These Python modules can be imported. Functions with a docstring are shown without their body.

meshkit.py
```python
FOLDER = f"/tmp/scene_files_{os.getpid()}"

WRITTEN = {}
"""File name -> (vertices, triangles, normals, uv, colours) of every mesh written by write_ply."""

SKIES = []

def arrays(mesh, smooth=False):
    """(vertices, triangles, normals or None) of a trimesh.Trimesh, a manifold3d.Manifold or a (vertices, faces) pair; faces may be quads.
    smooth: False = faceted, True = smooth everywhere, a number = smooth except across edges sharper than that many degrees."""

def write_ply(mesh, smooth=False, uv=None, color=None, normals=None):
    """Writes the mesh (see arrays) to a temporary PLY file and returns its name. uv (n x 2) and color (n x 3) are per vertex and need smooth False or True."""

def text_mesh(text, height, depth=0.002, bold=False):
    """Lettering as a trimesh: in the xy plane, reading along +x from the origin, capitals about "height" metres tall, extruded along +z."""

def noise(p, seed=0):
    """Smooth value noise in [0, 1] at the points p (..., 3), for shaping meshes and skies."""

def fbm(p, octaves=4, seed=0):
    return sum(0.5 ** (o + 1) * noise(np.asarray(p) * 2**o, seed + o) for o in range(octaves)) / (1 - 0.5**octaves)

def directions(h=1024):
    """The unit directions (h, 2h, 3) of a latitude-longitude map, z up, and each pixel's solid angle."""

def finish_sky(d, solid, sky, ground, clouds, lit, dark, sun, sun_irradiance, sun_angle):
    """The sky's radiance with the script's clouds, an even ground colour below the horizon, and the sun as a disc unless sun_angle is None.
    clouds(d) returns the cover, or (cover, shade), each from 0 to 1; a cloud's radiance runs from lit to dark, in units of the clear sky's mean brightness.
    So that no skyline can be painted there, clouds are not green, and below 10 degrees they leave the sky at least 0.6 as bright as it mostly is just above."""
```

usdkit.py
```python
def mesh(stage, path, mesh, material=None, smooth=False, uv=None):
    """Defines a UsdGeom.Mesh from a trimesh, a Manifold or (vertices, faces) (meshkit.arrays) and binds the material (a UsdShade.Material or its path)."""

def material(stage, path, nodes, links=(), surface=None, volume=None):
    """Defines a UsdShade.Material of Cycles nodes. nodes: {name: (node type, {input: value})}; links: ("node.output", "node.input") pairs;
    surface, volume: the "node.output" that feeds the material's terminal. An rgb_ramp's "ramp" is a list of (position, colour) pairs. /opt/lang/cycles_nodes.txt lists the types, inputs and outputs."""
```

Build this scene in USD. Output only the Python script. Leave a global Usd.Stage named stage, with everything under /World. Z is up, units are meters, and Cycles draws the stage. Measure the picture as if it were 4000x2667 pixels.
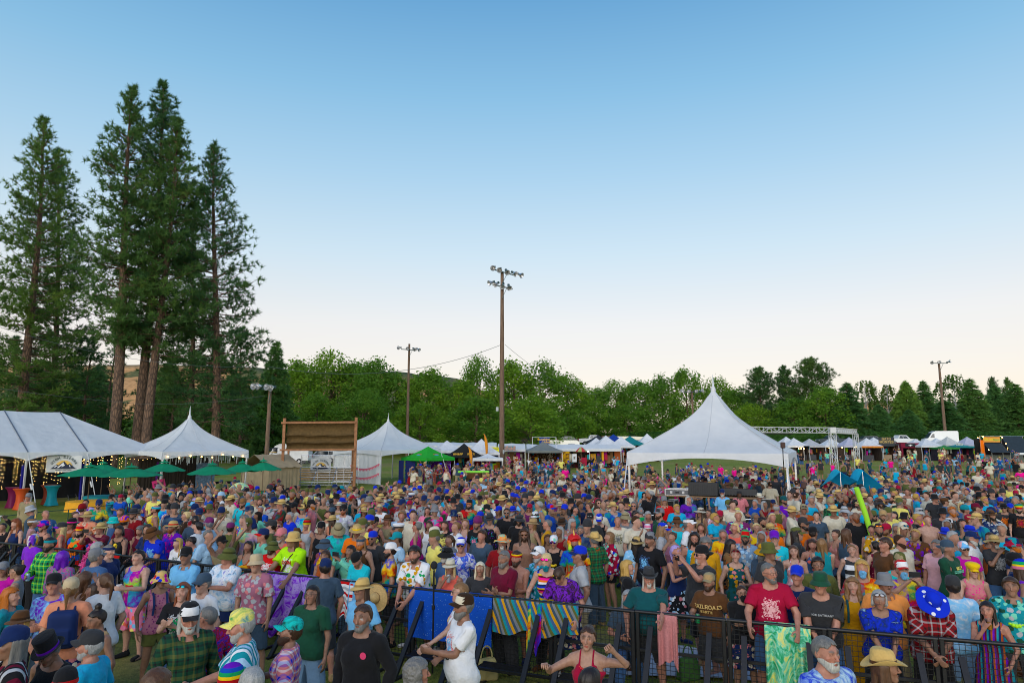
import math,random
import numpy as np,trimesh,manifold3d,shapely,usdkit,meshkit
from shapely import geometry as sg,affinity as sa
from pxr import Usd,UsdGeom,UsdLux,UsdShade,Gf,Sdf,Vt
T=Sdf.ValueTypeNames
PI=math.pi
stage=Usd.Stage.CreateInMemory()
UsdGeom.SetStageUpAxis(stage,'Z'); UsdGeom.SetStageMetersPerUnit(stage,1.0)
UsdGeom.Xform.Define(stage,'/World'); UsdGeom.Scope.Define(stage,'/World/Looks')

# ---------------------------------------------------------------- camera, sky, sun, exposure

EYE=3.50
PITCH=math.radians(8.36)
cam=UsdGeom.Camera.Define(stage,'/World/camera')
cam.CreateHorizontalApertureAttr(36.0); cam.CreateVerticalApertureAttr(36.0*682/1024); cam.CreateFocalLengthAttr(24.0)
cam.CreateClippingRangeAttr(Gf.Vec2f(0.1,20000))
cam.CreateExposureAttr(0.55)
UsdGeom.Xformable(cam).AddTranslateOp().Set(Gf.Vec3d(0,0,EYE)); UsdGeom.Xformable(cam).AddRotateXOp().Set(90+math.degrees(PITCH))
SUN_EL,SUN_AZ=math.radians(24.0),math.radians(196.0)
def mat(name,nodes,links=(),surface='p.BSDF',volume=None):
 return usdkit.material(stage,'/World/Looks/'+name,nodes,links,surface=surface,volume=volume)
dome=UsdLux.DomeLight.Define(stage,'/World/sky')
dome.CreateIntensityAttr(1.0)
def _lin(r,g,b):return[((c/255+0.055)/1.055)**2.4 for c in(r,g,b)]
# clear dusk: pale cream at the horizon all the way round, paling blue above it, deeper towards the zenith (position = sine of the elevation)

SKY=[(-1.0,_lin(120,120,110)),(-0.02,_lin(238,222,200)),(0.02,_lin(255,228,198)),(0.09,_lin(255,238,219)),(0.165,_lin(249,242,233)),(0.265,_lin(217,236,244)),(0.37,_lin(180,219,243)),(0.47,_lin(143,200,236)),(0.58,_lin(103,170,220)),(0.8,_lin(72,134,200)),(1.0,_lin(54,110,180))]
sky_m=usdkit.material(stage,'/World/Looks/evening_sky',{'s':('sky_texture',{'sky_type':'single_scattering','sun_disc':False,'sun_elevation':SUN_EL,'sun_rotation':SUN_AZ,'altitude':1000.0,'air_density':1.0,'aerosol_density':1.4,'ozone_density':1.6}),'g':('texture_coordinate',{}),'x':('separate_xyz',{}),'h':('map_range',{'range_type':'linear','from_min':-1.0,'from_max':1.0,'to_min':0.0,'to_max':1.0}),'r':('rgb_ramp',{'ramp':[((p+1)/2,c)for p,c in SKY]}),'k':('vector_math',{'math_type':'scale','scale':6.3}),'m':('mix_color',{'blend_type':'mix','fac':0.8,'use_clamp':False}),'b':('background_shader',{'strength':0.11})},[('g.generated','x.vector'),('x.z','h.value'),('h.result','r.fac'),('r.color','k.vector1'),('s.color','m.a'),('k.vector','m.b'),('m.result','b.color')],surface='b.background')
UsdShade.MaterialBindingAPI.Apply(dome.GetPrim()).Bind(sky_m)
dome.GetPrim().SetCustomDataByKey('kind','structure')
dome.GetPrim().SetCustomDataByKey('label','clear evening sky, blue above, pale cream at the horizon')
sun=UsdLux.DistantLight.Define(stage,'/World/sun')
sun.CreateIntensityAttr(0.40); sun.CreateAngleAttr(60.0); sun.CreateNormalizeAttr(True); sun.CreateColorAttr(Gf.Vec3f(1.0,0.94,0.87))
_sd=np.array([math.sin(SUN_AZ)*math.cos(SUN_EL),math.cos(SUN_AZ)*math.cos(SUN_EL),math.sin(SUN_EL)])
def look_rot(prim,z):
 z=np.array(z,float); z/=np.linalg.norm(z); x=np.cross([0,0,1.0],z); x/=np.linalg.norm(x); y=np.cross(z,x)
 m=np.eye(4); m[0,:3],m[1,:3],m[2,:3]=x,y,z
 UsdGeom.Xformable(prim).AddTransformOp().Set(Gf.Matrix4d(*m.ravel().tolist()))
look_rot(sun,_sd)

# ---------------------------------------------------------------- helpers

_F=2667.0; KD=3.5/3.15
_cp,_sp=math.cos(PITCH),math.sin(PITCH)
def ray(px,py):
 xc,yc=(px-2000)/_F,-(py-1333.5)/_F
 return np.array([xc,_cp-yc*_sp,_sp+yc*_cp])
def at(px,py,y):
 d=ray(px,py); return np.array([0,0,EYE])+d*(y*KD/d[1])
def on(px,py,z=0.0):
 d=ray(px,py); return np.array([0,0,EYE])+d*((z-EYE)/d[2])
_used={}
def numbered(name):
 k=_used.get(name,-1)+1; _used[name]=k
 return name if k==0 else f'{name}_{k:03d}'
def tag(p,label=None,cat=None,group=None,kind=None):
 p=p if isinstance(p,Usd.Prim)else p.GetPrim()
 for k,v in(('label',label),('category',cat),('group',group),('kind',kind)):
  if v:p.SetCustomDataByKey(k,v)
 return p
def thing(name,label,cat,loc=(0,0,0),rz=0.0,group=None,kind=None):
 x=UsdGeom.Xform.Define(stage,'/World/'+numbered(name))
 x.AddTranslateOp().Set(Gf.Vec3d(*map(float,loc)))
 if rz:x.AddRotateZOp().Set(math.degrees(rz))
 return tag(x,label,cat,group,kind)
def obj(name,mesh,m,parent=None,smooth=False,label=None,cat=None,group=None,kind=None,prim=None):
 """one Mesh prim under parent (a part), or under /World"""
 if parent is not None:
  base=str(parent.GetPath()); k=0; path=f'{base}/{name}'
  while stage.GetPrimAtPath(path):k+=1; path=f'{base}/{name}_{k:03d}'
 else:path='/World/'+numbered(name)
 g=usdkit.mesh(stage,path,mesh,m,smooth=smooth)
 g.CreateDoubleSidedAttr(True)
 if prim:
  for k,(v,kind_)in prim.items():
   UsdGeom.PrimvarsAPI(g).CreatePrimvar(k,kind_,'vertex').Set(Vt.Vec3fArray.FromNumpy(np.asarray(v,np.float32)))
 return tag(g,label,cat,group,kind)
def dup(src,name,label,loc,rz=0.0,scale=None,group=None,cat=None):
 was=src.GetCustomData()
 x=UsdGeom.Xform.Define(stage,'/World/'+numbered(name))
 x.GetPrim().GetReferences().AddInternalReference(src.GetPath())
 x.ClearXformOpOrder()
 x.AddTranslateOp(opSuffix='c').Set(Gf.Vec3d(*map(float,loc)))
 if rz:x.AddRotateZOp(opSuffix='c').Set(math.degrees(rz))
 if scale is not None:x.AddScaleOp(opSuffix='c').Set(Gf.Vec3f(*map(float,np.broadcast_to(scale,3))))
 x.GetPrim().SetInstanceable(True)
 return tag(x,label,cat or was.get('category'),group or was.get('group'))
class MB:
 def __init__(s):s.v,s.f,s.n=[],[],0
 def add(s,v,f):
  v=np.asarray(v,float); f=np.asarray(f,int)
  if f.shape[1]==4:f=np.vstack([f[:,[0,1,2]],f[:,[0,2,3]]])
  s.v.append(v); s.f.append(f+s.n); s.n+=len(v); return s
 def tm(s,m):return s.add(m.vertices,m.faces)
 def box(s,c,size,rz=0.0,rx=0.0,ry=0.0,bev=0.0):
  h=np.asarray(size,float)/2
  if bev:
   b=min(bev,h.min()*0.6)
   pts=np.array([[sx*(h[0]-b*(k==0)),sy*(h[1]-b*(k==1)),sz*(h[2]-b*(k==2))]for sx in(-1,1)for sy in(-1,1)for sz in(-1,1)for k in range(3)])
   # keep each face inset by the bevel on the two other axes

   pts=np.array([[sx*(h[0]-b*(k!=0)),sy*(h[1]-b*(k!=1)),sz*(h[2]-b*(k!=2))]for sx in(-1,1)for sy in(-1,1)for sz in(-1,1)for k in range(3)])
   m=trimesh.convex.convex_hull(pts); v,f=np.array(m.vertices),np.array(m.faces)
  else:
   m=trimesh.creation.box(2*h); v,f=np.array(m.vertices),np.array(m.faces)
  if rx:v=v@rotm(0,rx).T
  if ry:v=v@rotm(1,ry).T
  if rz:v=v@rotm(2,rz).T
  return s.add(v+np.asarray(c,float),f)
 def tube(s,pts,r,n=6,caps=True):
  v,f=tube(pts,r,n,caps); return s.add(v,f)
 def bar(s,a,b,w,d=None):
  a,b=np.asarray(a,float),np.asarray(b,float); L=np.linalg.norm(b-a); z=(b-a)/L
  x=np.cross([0,0,1.0]if abs(z[2])<0.95 else[0,1.0,0],z); x/=np.linalg.norm(x); y=np.cross(z,x)
  m=trimesh.creation.box((w,d or w,L)); v=np.array(m.vertices)
  return s.add(v[:,:1]*x+v[:,1:2]*y+v[:,2:]*z+(a+b)/2,m.faces)
 def lathe(s,prof,n=16,c=(0,0,0)):
  v,f=lathe(prof,n); return s.add(v+np.asarray(c,float),f)
 def out(s):return np.vstack(s.v),np.vstack(s.f)
 def build(s,name,m,parent=None,**k):return obj(name,s.out(),m,parent,**k)
def rotm(axis,a):
 c,s=math.cos(a),math.sin(a)
 return np.array([[[1,0,0],[0,c,-s],[0,s,c]],[[c,0,s],[0,1,0],[-s,0,c]],[[c,-s,0],[s,c,0],[0,0,1]]][axis],float)
def tube(pts,r,n=6,caps=True):
 P=np.asarray(pts,float); r=np.broadcast_to(np.asarray(r,float),len(P))
 t=np.gradient(P,axis=0); t/=np.maximum(np.linalg.norm(t,axis=1,keepdims=True),1e-9)
 up=np.array([0,0,1.0])if abs(t[:,2]).max()<0.95 else np.array([0.0,1,0])if abs(t[:,1]).max()<0.95 else np.array([1.0,0,0.01])
 x=np.cross(up,t); x/=np.maximum(np.linalg.norm(x,axis=1,keepdims=True),1e-9); y=np.cross(t,x)
 a=np.arange(n)/n*2*PI
 v=(P[:,None]+r[:,None,None]*(np.cos(a)[None,:,None]*x[:,None]+np.sin(a)[None,:,None]*y[:,None])).reshape(-1,3)
 f=[]
 for i in range(len(P)-1):
  for j in range(n):
   k=(j+1)%n; f.append((i*n+j,i*n+k,(i+1)*n+k,(i+1)*n+j))
 f=np.array(f); f=np.vstack([f[:,[0,1,2]],f[:,[0,2,3]]])
 if caps:
  v=np.vstack([v,P[0],P[-1]]); a,b=len(v)-2,len(v)-1; L=(len(P)-1)*n
  f=np.vstack([f,[(a,(j+1)%n,j)for j in range(n)],[(b,L+j,L+(j+1)%n)for j in range(n)]])
 return v,f
def lathe(prof,n=16):
 P=np.asarray(prof,float); a=np.arange(n)/n*2*PI
 v=np.stack([P[:,0,None]*np.cos(a),P[:,0,None]*np.sin(a),np.repeat(P[:,1:2],n,1)],-1).reshape(-1,3)
 f=[]
 for i in range(len(P)-1):
  for j in range(n):
   k=(j+1)%n; f.append((i*n+j,i*n+k,(i+1)*n+k)); f.append((i*n+j,(i+1)*n+k,(i+1)*n+j))
 return v,np.array(f)
def grid_mesh(P):
 h,w=P.shape[:2]; i=np.arange(h*w).reshape(h,w)
 q=np.stack([i[:-1,:-1],i[:-1,1:],i[1:,1:],i[1:,:-1]],-1).reshape(-1,4)
 return P.reshape(-1,3),np.vstack([q[:,[0,1,2]],q[:,[0,2,3]]])
def sheet(P,t):
 h,w=P.shape[:2]
 du,dv=np.gradient(P,axis=1),np.gradient(P,axis=0); n=np.cross(du,dv); n/=np.maximum(np.linalg.norm(n,axis=2,keepdims=True),1e-9)
 a,f=grid_mesh(P); b=(P+n*t).reshape(-1,3); N=len(a)
 i=np.arange(h*w).reshape(h,w)
 rim=np.concatenate([i[0,:],i[1:,-1],i[-1,-2::-1],i[-2:0:-1,0]]); nx=np.roll(rim,-1)
 side=np.vstack([np.stack([rim,rim+N,nx+N],1),np.stack([rim,nx+N,nx],1)])
 return np.vstack([a,b]),np.vstack([f[:,::-1],f+N,side])
def sstep(x,a,b):
 t=np.clip((x-a)/(b-a),0,1); return t*t*(3-2*t)
def hash01(*a):
 h=2166136261
 for c in '|'.join(map(str,a)):h=((h^ord(c))*16777619)&0xFFFFFFFF
 return((h>>8)&0xFFFF)/65535.0
def lin(r,g,b):return tuple(_lin(r,g,b))
_mats={}
def plain(name,col,rough=0.7,metal=0.0,noise=0.0,scale=6.0,bump=0.0,spec=0.5):
 """a plain procedural material with faint mottling; cached by name"""
 if name in _mats:return _mats[name]
 n={'p':('principled_bsdf',{'base_color':col,'roughness':rough,'metallic':metal,'specular_ior_level':spec})}; l=[]
 if noise or bump:
  n['tc']=('texture_coordinate',{}); n['n']=('noise_texture',{'scale':scale,'detail':5.0,'roughness':0.6}); l.append(('tc.object','n.vector'))
 if noise:
  a=[max(0,c*(1-noise))for c in col]; b=[min(1,c*(1+noise))for c in col]
  n['r']=('rgb_ramp',{'ramp':[(0.25,a),(0.75,b)]}); l+=[('n.fac','r.fac'),('r.color','p.base_color')]
 if bump:
  n['b']=('bump',{'strength':bump,'distance':0.02}); l+=[('n.fac','b.height'),('b.normal','p.normal')]
 _mats[name]=mat(name,n,l); return _mats[name]

 # ---------------------------------------------------------------- people: templates made once as smooth surfaces, then posed by skinning

def nets(fn,lo,hi,h):
 """surface nets: the zero surface of fn over a box, at step h (or three arrays of coordinates)"""
 if np.ndim(h[0]if isinstance(h,(list,tuple))else h)==0:ax=[np.arange(a,b+h,h)for a,b in zip(lo,hi)]
 else:ax=[np.asarray(a,float)for a in h]
 X,Y,Z=np.meshgrid(*[a.astype(np.float32)for a in ax],indexing='ij')
 V=fn(np.stack([X,Y,Z],-1)).astype(np.float32)
 V[0],V[-1]=np.maximum(V[0],1e-3),np.maximum(V[-1],1e-3)
 V[:,0],V[:,-1]=np.maximum(V[:,0],1e-3),np.maximum(V[:,-1],1e-3)
 V[:,:,0],V[:,:,-1]=np.maximum(V[:,:,0],1e-3),np.maximum(V[:,:,-1],1e-3)
 S=V<0; nx,ny,nz=V.shape
 acc=np.zeros((nx-1,ny-1,nz-1,3)); cnt=np.zeros((nx-1,ny-1,nz-1))
 sl=lambda o,n:slice(o,n-1+o)
 for axis in range(3):
  for b in(0,1):
   for c in(0,1):
    o=[0,0,0]; u,w=[k for k in range(3)if k!=axis]; o[u],o[w]=b,c
    i0=tuple(sl(o[k],V.shape[k])for k in range(3)); o[axis]=1; i1=tuple(sl(o[k],V.shape[k])for k in range(3))
    v0,v1=V[i0],V[i1]; cross=S[i0]!=S[i1]
    t=np.where(cross,v0/np.where(v0==v1,1,v0-v1),0)
    p=[None]*3
    o[axis]=0
    for k in range(3):
     a0=ax[k][:-1]if o[k]==0 else ax[k][1:]
     sh=[1,1,1]; sh[k]=-1; a0=a0.reshape(sh)
     if k==axis:a0=a0+t*np.diff(ax[k]).reshape(sh)
     p[k]=np.broadcast_to(a0,v0.shape)
    acc+=np.where(cross[...,None],np.stack(p,-1),0); cnt+=cross
 m=cnt>0; idx=np.full(m.shape,-1); idx[m]=np.arange(m.sum())
 verts=acc[m]/cnt[m][:,None]; quads=[]
 for axis in range(3):
  u,w=(axis+1)%3,(axis+2)%3
  i0=[slice(None)]*3; i1=[slice(None)]*3; i0[axis]=slice(0,-1); i1[axis]=slice(1,None)
  cross=S[tuple(i0)]!=S[tuple(i1)]; inside=S[tuple(i0)]
  g=np.argwhere(cross)
  g=g[(g[:,u]>0)&(g[:,w]>0)&(g[:,u]<V.shape[u]-1)&(g[:,w]<V.shape[w]-1)]
  def cell(du,dw):
   q=g.copy(); q[:,u]-=du; q[:,w]-=dw; return idx[q[:,0],q[:,1],q[:,2]]
  q=np.stack([cell(1,1),cell(0,1),cell(0,0),cell(1,0)],1)
  flip=~inside[g[:,0],g[:,1],g[:,2]]; q[flip]=q[flip][:,::-1]; quads.append(q)
 q=np.vstack(quads)
 return verts,np.vstack([q[:,[0,1,2]],q[:,[0,2,3]]])
def to_man(v,f):
 return manifold3d.Manifold(manifold3d.Mesh(np.asarray(v,np.float32),np.asarray(f,np.uint32)))
def man_arrays(m):
 m=m.to_mesh(); return np.array(m.vert_properties[:,:3],float),np.array(m.tri_verts,int)
def simp(v,f,tol):
 m=to_man(v,f)
 if m.is_empty():return v,f
 return man_arrays(m.simplify(tol))
def rc(p,a,b,ra,rb):
 a,b=np.asarray(a,np.float32),np.asarray(b,np.float32); ba=b-a
 h=np.clip(((p-a)@ba)/max(float(ba@ba),1e-9),0,1)
 return np.linalg.norm(p-a-h[...,None]*ba,axis=-1)-(ra+(rb-ra)*h)
def ell(p,c,r):
 q=(p-np.asarray(c,np.float32))/np.asarray(r,np.float32); k=np.linalg.norm(q,axis=-1)
 return(k-1)*min(r)
def sm(a,b,k=0.02):
 h=np.clip(0.5+0.5*(b-a)/k,0,1); return b+(a-b)*h-k*h*(1-h)
def smx(a,b,k=0.01):return-sm(-a,-b,k)
def mx(p):q=p.copy(); q[...,0]=np.abs(q[...,0]); return q
# joints of the rest pose (metres, facing -y; arms hang 55 degrees below the horizontal); one skeleton for everyone, scaled afterwards

JS,JE,JW=np.array([.172,.012,1.418]),np.array([.338,.018,1.182]),np.array([.486,.0,.968])
ARM=(JW-JS)/np.linalg.norm(JW-JS); HAND=JW+(JW-JE)/np.linalg.norm(JW-JE)*.19
JH,JK,JA=np.array([.092,.0,.92]),np.array([.102,-.005,.50]),np.array([.108,.02,.085])
PEL,SPI,CHE,NEC,HEA=np.array([0,0,.95]),np.array([0,.01,1.08]),np.array([0,.01,1.25]),np.array([0,.02,1.475]),np.array([0,.01,1.555])
TORSO={'m':[(.82,.150,.100,.01),(.90,.168,.112,.012),(.97,.165,.112,.005),(1.06,.152,.104,-.004),(1.16,.156,.108,-.008),(1.28,.172,.122,-.006),(1.36,.172,.116,.006),(1.42,.145,.09,.014),(1.47,.085,.062,.018),(1.52,.05,.05,.02)],'f':[(.82,.160,.104,.012),(.90,.178,.120,.016),(.97,.164,.112,.008),(1.07,.130,.092,-.002),(1.16,.135,.096,-.004),(1.27,.150,.108,-.002),(1.36,.150,.100,.006),(1.42,.128,.08,.014),(1.47,.075,.056,.018),(1.52,.045,.045,.02)]}
def torso_d(p,sex,off=0.0,flare=0.0,belly=0.0):
 t=np.array(TORSO[sex]); z=p[...,2]
 a=np.interp(z,t[:,0],t[:,1])+off; b=np.interp(z,t[:,0],t[:,2])+off; c=np.interp(z,t[:,0],t[:,3])
 if flare:
  w=flare*sstep(1.18-z,0,.25); a,b=a+w,b+w
 q=(np.abs(p[...,0]/a)**2.4+np.abs((p[...,1]-c)/b)**2.4)**(1/2.4)
 return(q-1)*np.minimum(a,b)
def limbs_arm(p,r=0.0,end=1.0):
 q=mx(p); d=rc(q,[.05,.018,1.437],JS,.05+r,.058+r)
 d=sm(d,rc(q,JS,JE,.055+r,.042+r),.03)
 return d,rc(q,JE,JW,.043+r,.028+r)
def leg_d(p,r=0.0):
 q=mx(p)
 d=rc(q,JH,JK,.090+r,.058+r); d2=sm(rc(q,JK,[.104,.022,.36],.055+r,.058+r),rc(q,[.104,.022,.36],JA,.056+r,.036+r),.03)
 return d,d2
def hand_mesh(grip,res=.0042):
 """the +x hand, in rest space: palm, four unequal bent fingers, a thumb from the side of the palm"""
 z=(JW-JE)/np.linalg.norm(JW-JE); y=np.array([0,-1.0,0]); y=y-z*(y@z); y/=np.linalg.norm(y); x=np.cross(y,z)
 L=lambda a:JW+a[0]*x+a[1]*y+a[2]*z
 curl=1.05 if grip else 0.30; chains=[]
 for k,(off,ln)in enumerate(((.030,.072),(.010,.080),(-.010,.074),(-.029,.058))):
  a=0.10+curl*.55; pos=np.array([0.0,off,.092]); ch=[pos]; s=[.45,.32,.25]
  for j in range(3):
   pos=pos+ln*s[j]*np.array([-math.sin(a),0.02*(k-1.5)*-1,math.cos(a)]); ch.append(pos); a+=curl*(.95 if grip else .8)
  chains.append((ch,[.0092,.0088,.008,.007]))
 th=[np.array([-.004,.026,.022]),np.array([-.018,.052,.05]),np.array([-.034,.058 if not grip else .045,.082]),np.array([-.046 if not grip else-.058,.056 if not grip else .025,.104])]
 def fn(p):
  d=rc(p,L((0,0,-.02)),L((0,0,.02)),.027,.026)
  for off in(-.028,-.009,.010,.028):
   d=sm(d,rc(p,L((0,off*.55,.012)),L((0,off,.090)),.015,.0115),.012)
  for ch,r in chains:
   for j in range(3):d=np.minimum(d,rc(p,L(ch[j]),L(ch[j+1]),r[j],r[j+1]))
  for j in range(3):d=sm(d,rc(p,L(th[j]),L(th[j+1]),(.014,.0115,.010)[j],(.0115,.010,.0085)[j]),.006)
  return d
 c=L((0,0,.09)); return nets(fn,c-.135,c+.135,res)
_SK=((0,.016,1.662),(.077,.098,.091))
def head_d(p,sex):
 q=mx(p); j=.0 if sex=='m' else-.004
 d=ell(p,*_SK)
 d=sm(d,rc(p,[0,-.030,1.632],[0,-.058,1.556],.060+j,.034+j),.03)
 d=sm(d,rc(q,[.044+j,.004,1.592],[.012,-.066,1.546],.024+j,.020),.02)
 d=sm(d,ell(q,(.040,-.056,1.622),(.026,.026,.022)),.02)
 d=sm(d,rc(q,[.010,-.083,1.674],[.040,-.070,1.674],.013,.012),.015)
 d=smx(d,-(np.linalg.norm(q-np.array([.031,-.103,1.650],np.float32),axis=-1)-.0175),.012)
 d=np.minimum(d,np.linalg.norm(q-np.array([.031,-.0745,1.650],np.float32),axis=-1)-.0135)
 d=sm(d,rc(p,[0,-.088,1.662],[0,-.113,1.616],.0075,.0125),.008)
 d=sm(d,np.linalg.norm(q-np.array([.011,-.098,1.612],np.float32),axis=-1)-.0085,.006)
 d=sm(d,rc(q,[0,-.094,1.583],[.021,-.083,1.580],.0062,.003),.005)
 d=sm(d,rc(q,[0,-.092,1.572],[.018,-.083,1.575],.0068,.003),.004)
 d=sm(d,np.linalg.norm(p-np.array([0,-.078,1.546],np.float32),axis=-1)-.017,.015)
 e=ell(q,(.080,.014,1.638),(.011,.022,.033)); d=sm(d,np.maximum(e,-ell(q,(.090,.006,1.640),(.008,.013,.020))),.006)
 d=sm(d,rc(p,[0,.022,1.42],[0,.012,1.57],.058+2*j,.053+2*j),.02)
 return d
_FX=np.unique(np.concatenate([np.arange(-.098,.099,.0055)]))
def body_mesh(sex,gl,gr,lod=0):
 f=0.0 if sex=='m' else-.006
 def fn(p):
  q=mx(p); d=torso_d(p,sex)
  d=np.maximum(d,.80-p[...,2])
  t,s=leg_d(p,f*.5); d=sm(d,t,.04); d=sm(d,s,.03)
  d=sm(d,ell(q,(.075,.075,.90),(.08,.07,.085)),.04)
  if sex=='f':d=sm(d,ell(q,(.072,-.088,1.265),(.062,.055,.062)),.035)
  else:d=sm(d,ell(q,(.075,-.085,1.30),(.075,.04,.06)),.04)
  u,fa=limbs_arm(p,f); d=sm(d,u,.03); d=sm(d,fa,.02)
  d=sm(d,rc(q,[0,.03,1.50],[.12,.02,1.445],.042,.045),.03)
  d=sm(d,rc(p,[0,.022,1.42],[0,.012,1.56],.056+2*f,.050+2*f),.025)
  d=sm(d,rc(q,[.108,.035,.045],[.116,-.12,.035],.038,.032),.02); d=sm(d,rc(q,[.108,.02,.11],[.108,.035,.045],.036,.036),.02)
  return np.maximum(d,.004-p[...,2])
 v,F=nets(fn,(-.53,-.19,-.01),(.53,.19,1.56),(.0125,.017,.022)[lod])
 m=to_man(v,F); hs=(.0055,.0100,.013)[lod]
 hv,hf=nets(lambda p:head_d(p,sex),(0,0,0),(0,0,0),[np.arange(-.0990,.0995,hs),np.arange(-.136,.130,hs),np.arange(1.452,1.765,hs)])
 m=m+to_man(hv,hf)
 for g,s in((gl,1),(gr,-1)):
  hv,hf=hand_mesh(g,(.0042,.0105,.013)[lod]); hv=hv*[s,1,1]; hf=hf if s==1 else hf[:,::-1]
  m=m+to_man(hv,hf)
 return man_arrays(m)
def weights(p,mode='body'):
 """(n, 17) skinning weights from the rest position: 0 pelvis 1 spine 2 chest 3 neck 4 head; 5-7 arm +x, 8-10 arm -x; 11-13 leg +x, 14-16 leg -x"""
 n=len(p); W=np.zeros((n,17)); z,y=p[:,2],p[:,1]; ax=np.abs(p[:,0])
 if mode=='head':W[:,4]=1; return W
 q=p.copy(); q[:,0]=ax
 s=(q-JS)@ARM; perp=np.linalg.norm(q-JS-s[:,None]*ARM,axis=1)
 a=sstep(s,-.035,.085)*(1-sstep(perp,.085,.13))*sstep(ax,.125,.195); a=np.where(s>.3,(ax>.26)*(perp<.13)*1.0,a)
 a=np.where(z>1.5,0,a)
 if mode=='torso':a=a*0
 if mode=='skirt':a=np.where(z<1.12,0,a)
 el=sstep(s,.29-.05,.29+.05); wr=sstep(s,.545,.585)
 head=sstep(z-.25*y,1.515,1.565); neck=sstep(z,1.445,1.50)*(1-head)
 leg=(1-sstep(z+.10*(ax<.03),.84,.97))*(1-a); tors=1-leg-a
 hn=np.clip(head+neck,0,1)
 che=sstep(z,1.14,1.30); spi=sstep(z,.98,1.12)*(1-che)
 W[:,4],W[:,3]=head*tors,neck*tors
 W[:,2]=che*(1-hn)*tors; W[:,1]=spi*(1-hn)*tors; W[:,0]=(1-che-spi)*(1-hn)*tors
 kn=1-sstep(z,.44,.56); an=1-sstep(z,.06,.13)
 side=sstep(p[:,0],-.02,.02)if mode!='skirt' else sstep(p[:,0],-.14,.14)
 for k,w in((0,side),(1,1-side)):
  sg_=1 if k==0 else-1; on_=(p[:,0]*sg_>0)*a
  W[:,5+3*k]=on_*(1-el); W[:,6+3*k]=on_*el*(1-wr); W[:,7+3*k]=on_*el*wr
  if mode=='skirt':W[:,11+3*k]=leg*w*.75;
  else:
   W[:,11+3*k]=leg*w*(1-kn); W[:,12+3*k]=leg*w*kn*(1-an); W[:,13+3*k]=leg*w*kn*an
 if mode=='skirt':W[:,0]+=leg*.25
 return W/np.maximum(W.sum(1,keepdims=True),1e-9)
def _T(R,c,t=None):
 M=np.eye(4); M[:3,:3]=R; M[:3,3]=(c if t is None else np.asarray(t))-R@c; return M
def _align(a,b):
 a=a/np.linalg.norm(a); b=b/np.linalg.norm(b); v=np.cross(a,b); c=a@b
 if c<-.9999:return rotm(0,PI)
 K=np.array([[0,-v[2],v[1]],[v[2],0,-v[0]],[-v[1],v[0],0]]); return np.eye(3)+K+K@K/(1+c)
def _axis(u,a):
 u=u/np.linalg.norm(u); K=np.array([[0,-u[2],u[1]],[u[2],0,-u[0]],[-u[1],u[0],0]]); return np.eye(3)+math.sin(a)*K+(1-math.cos(a))*K@K
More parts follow.
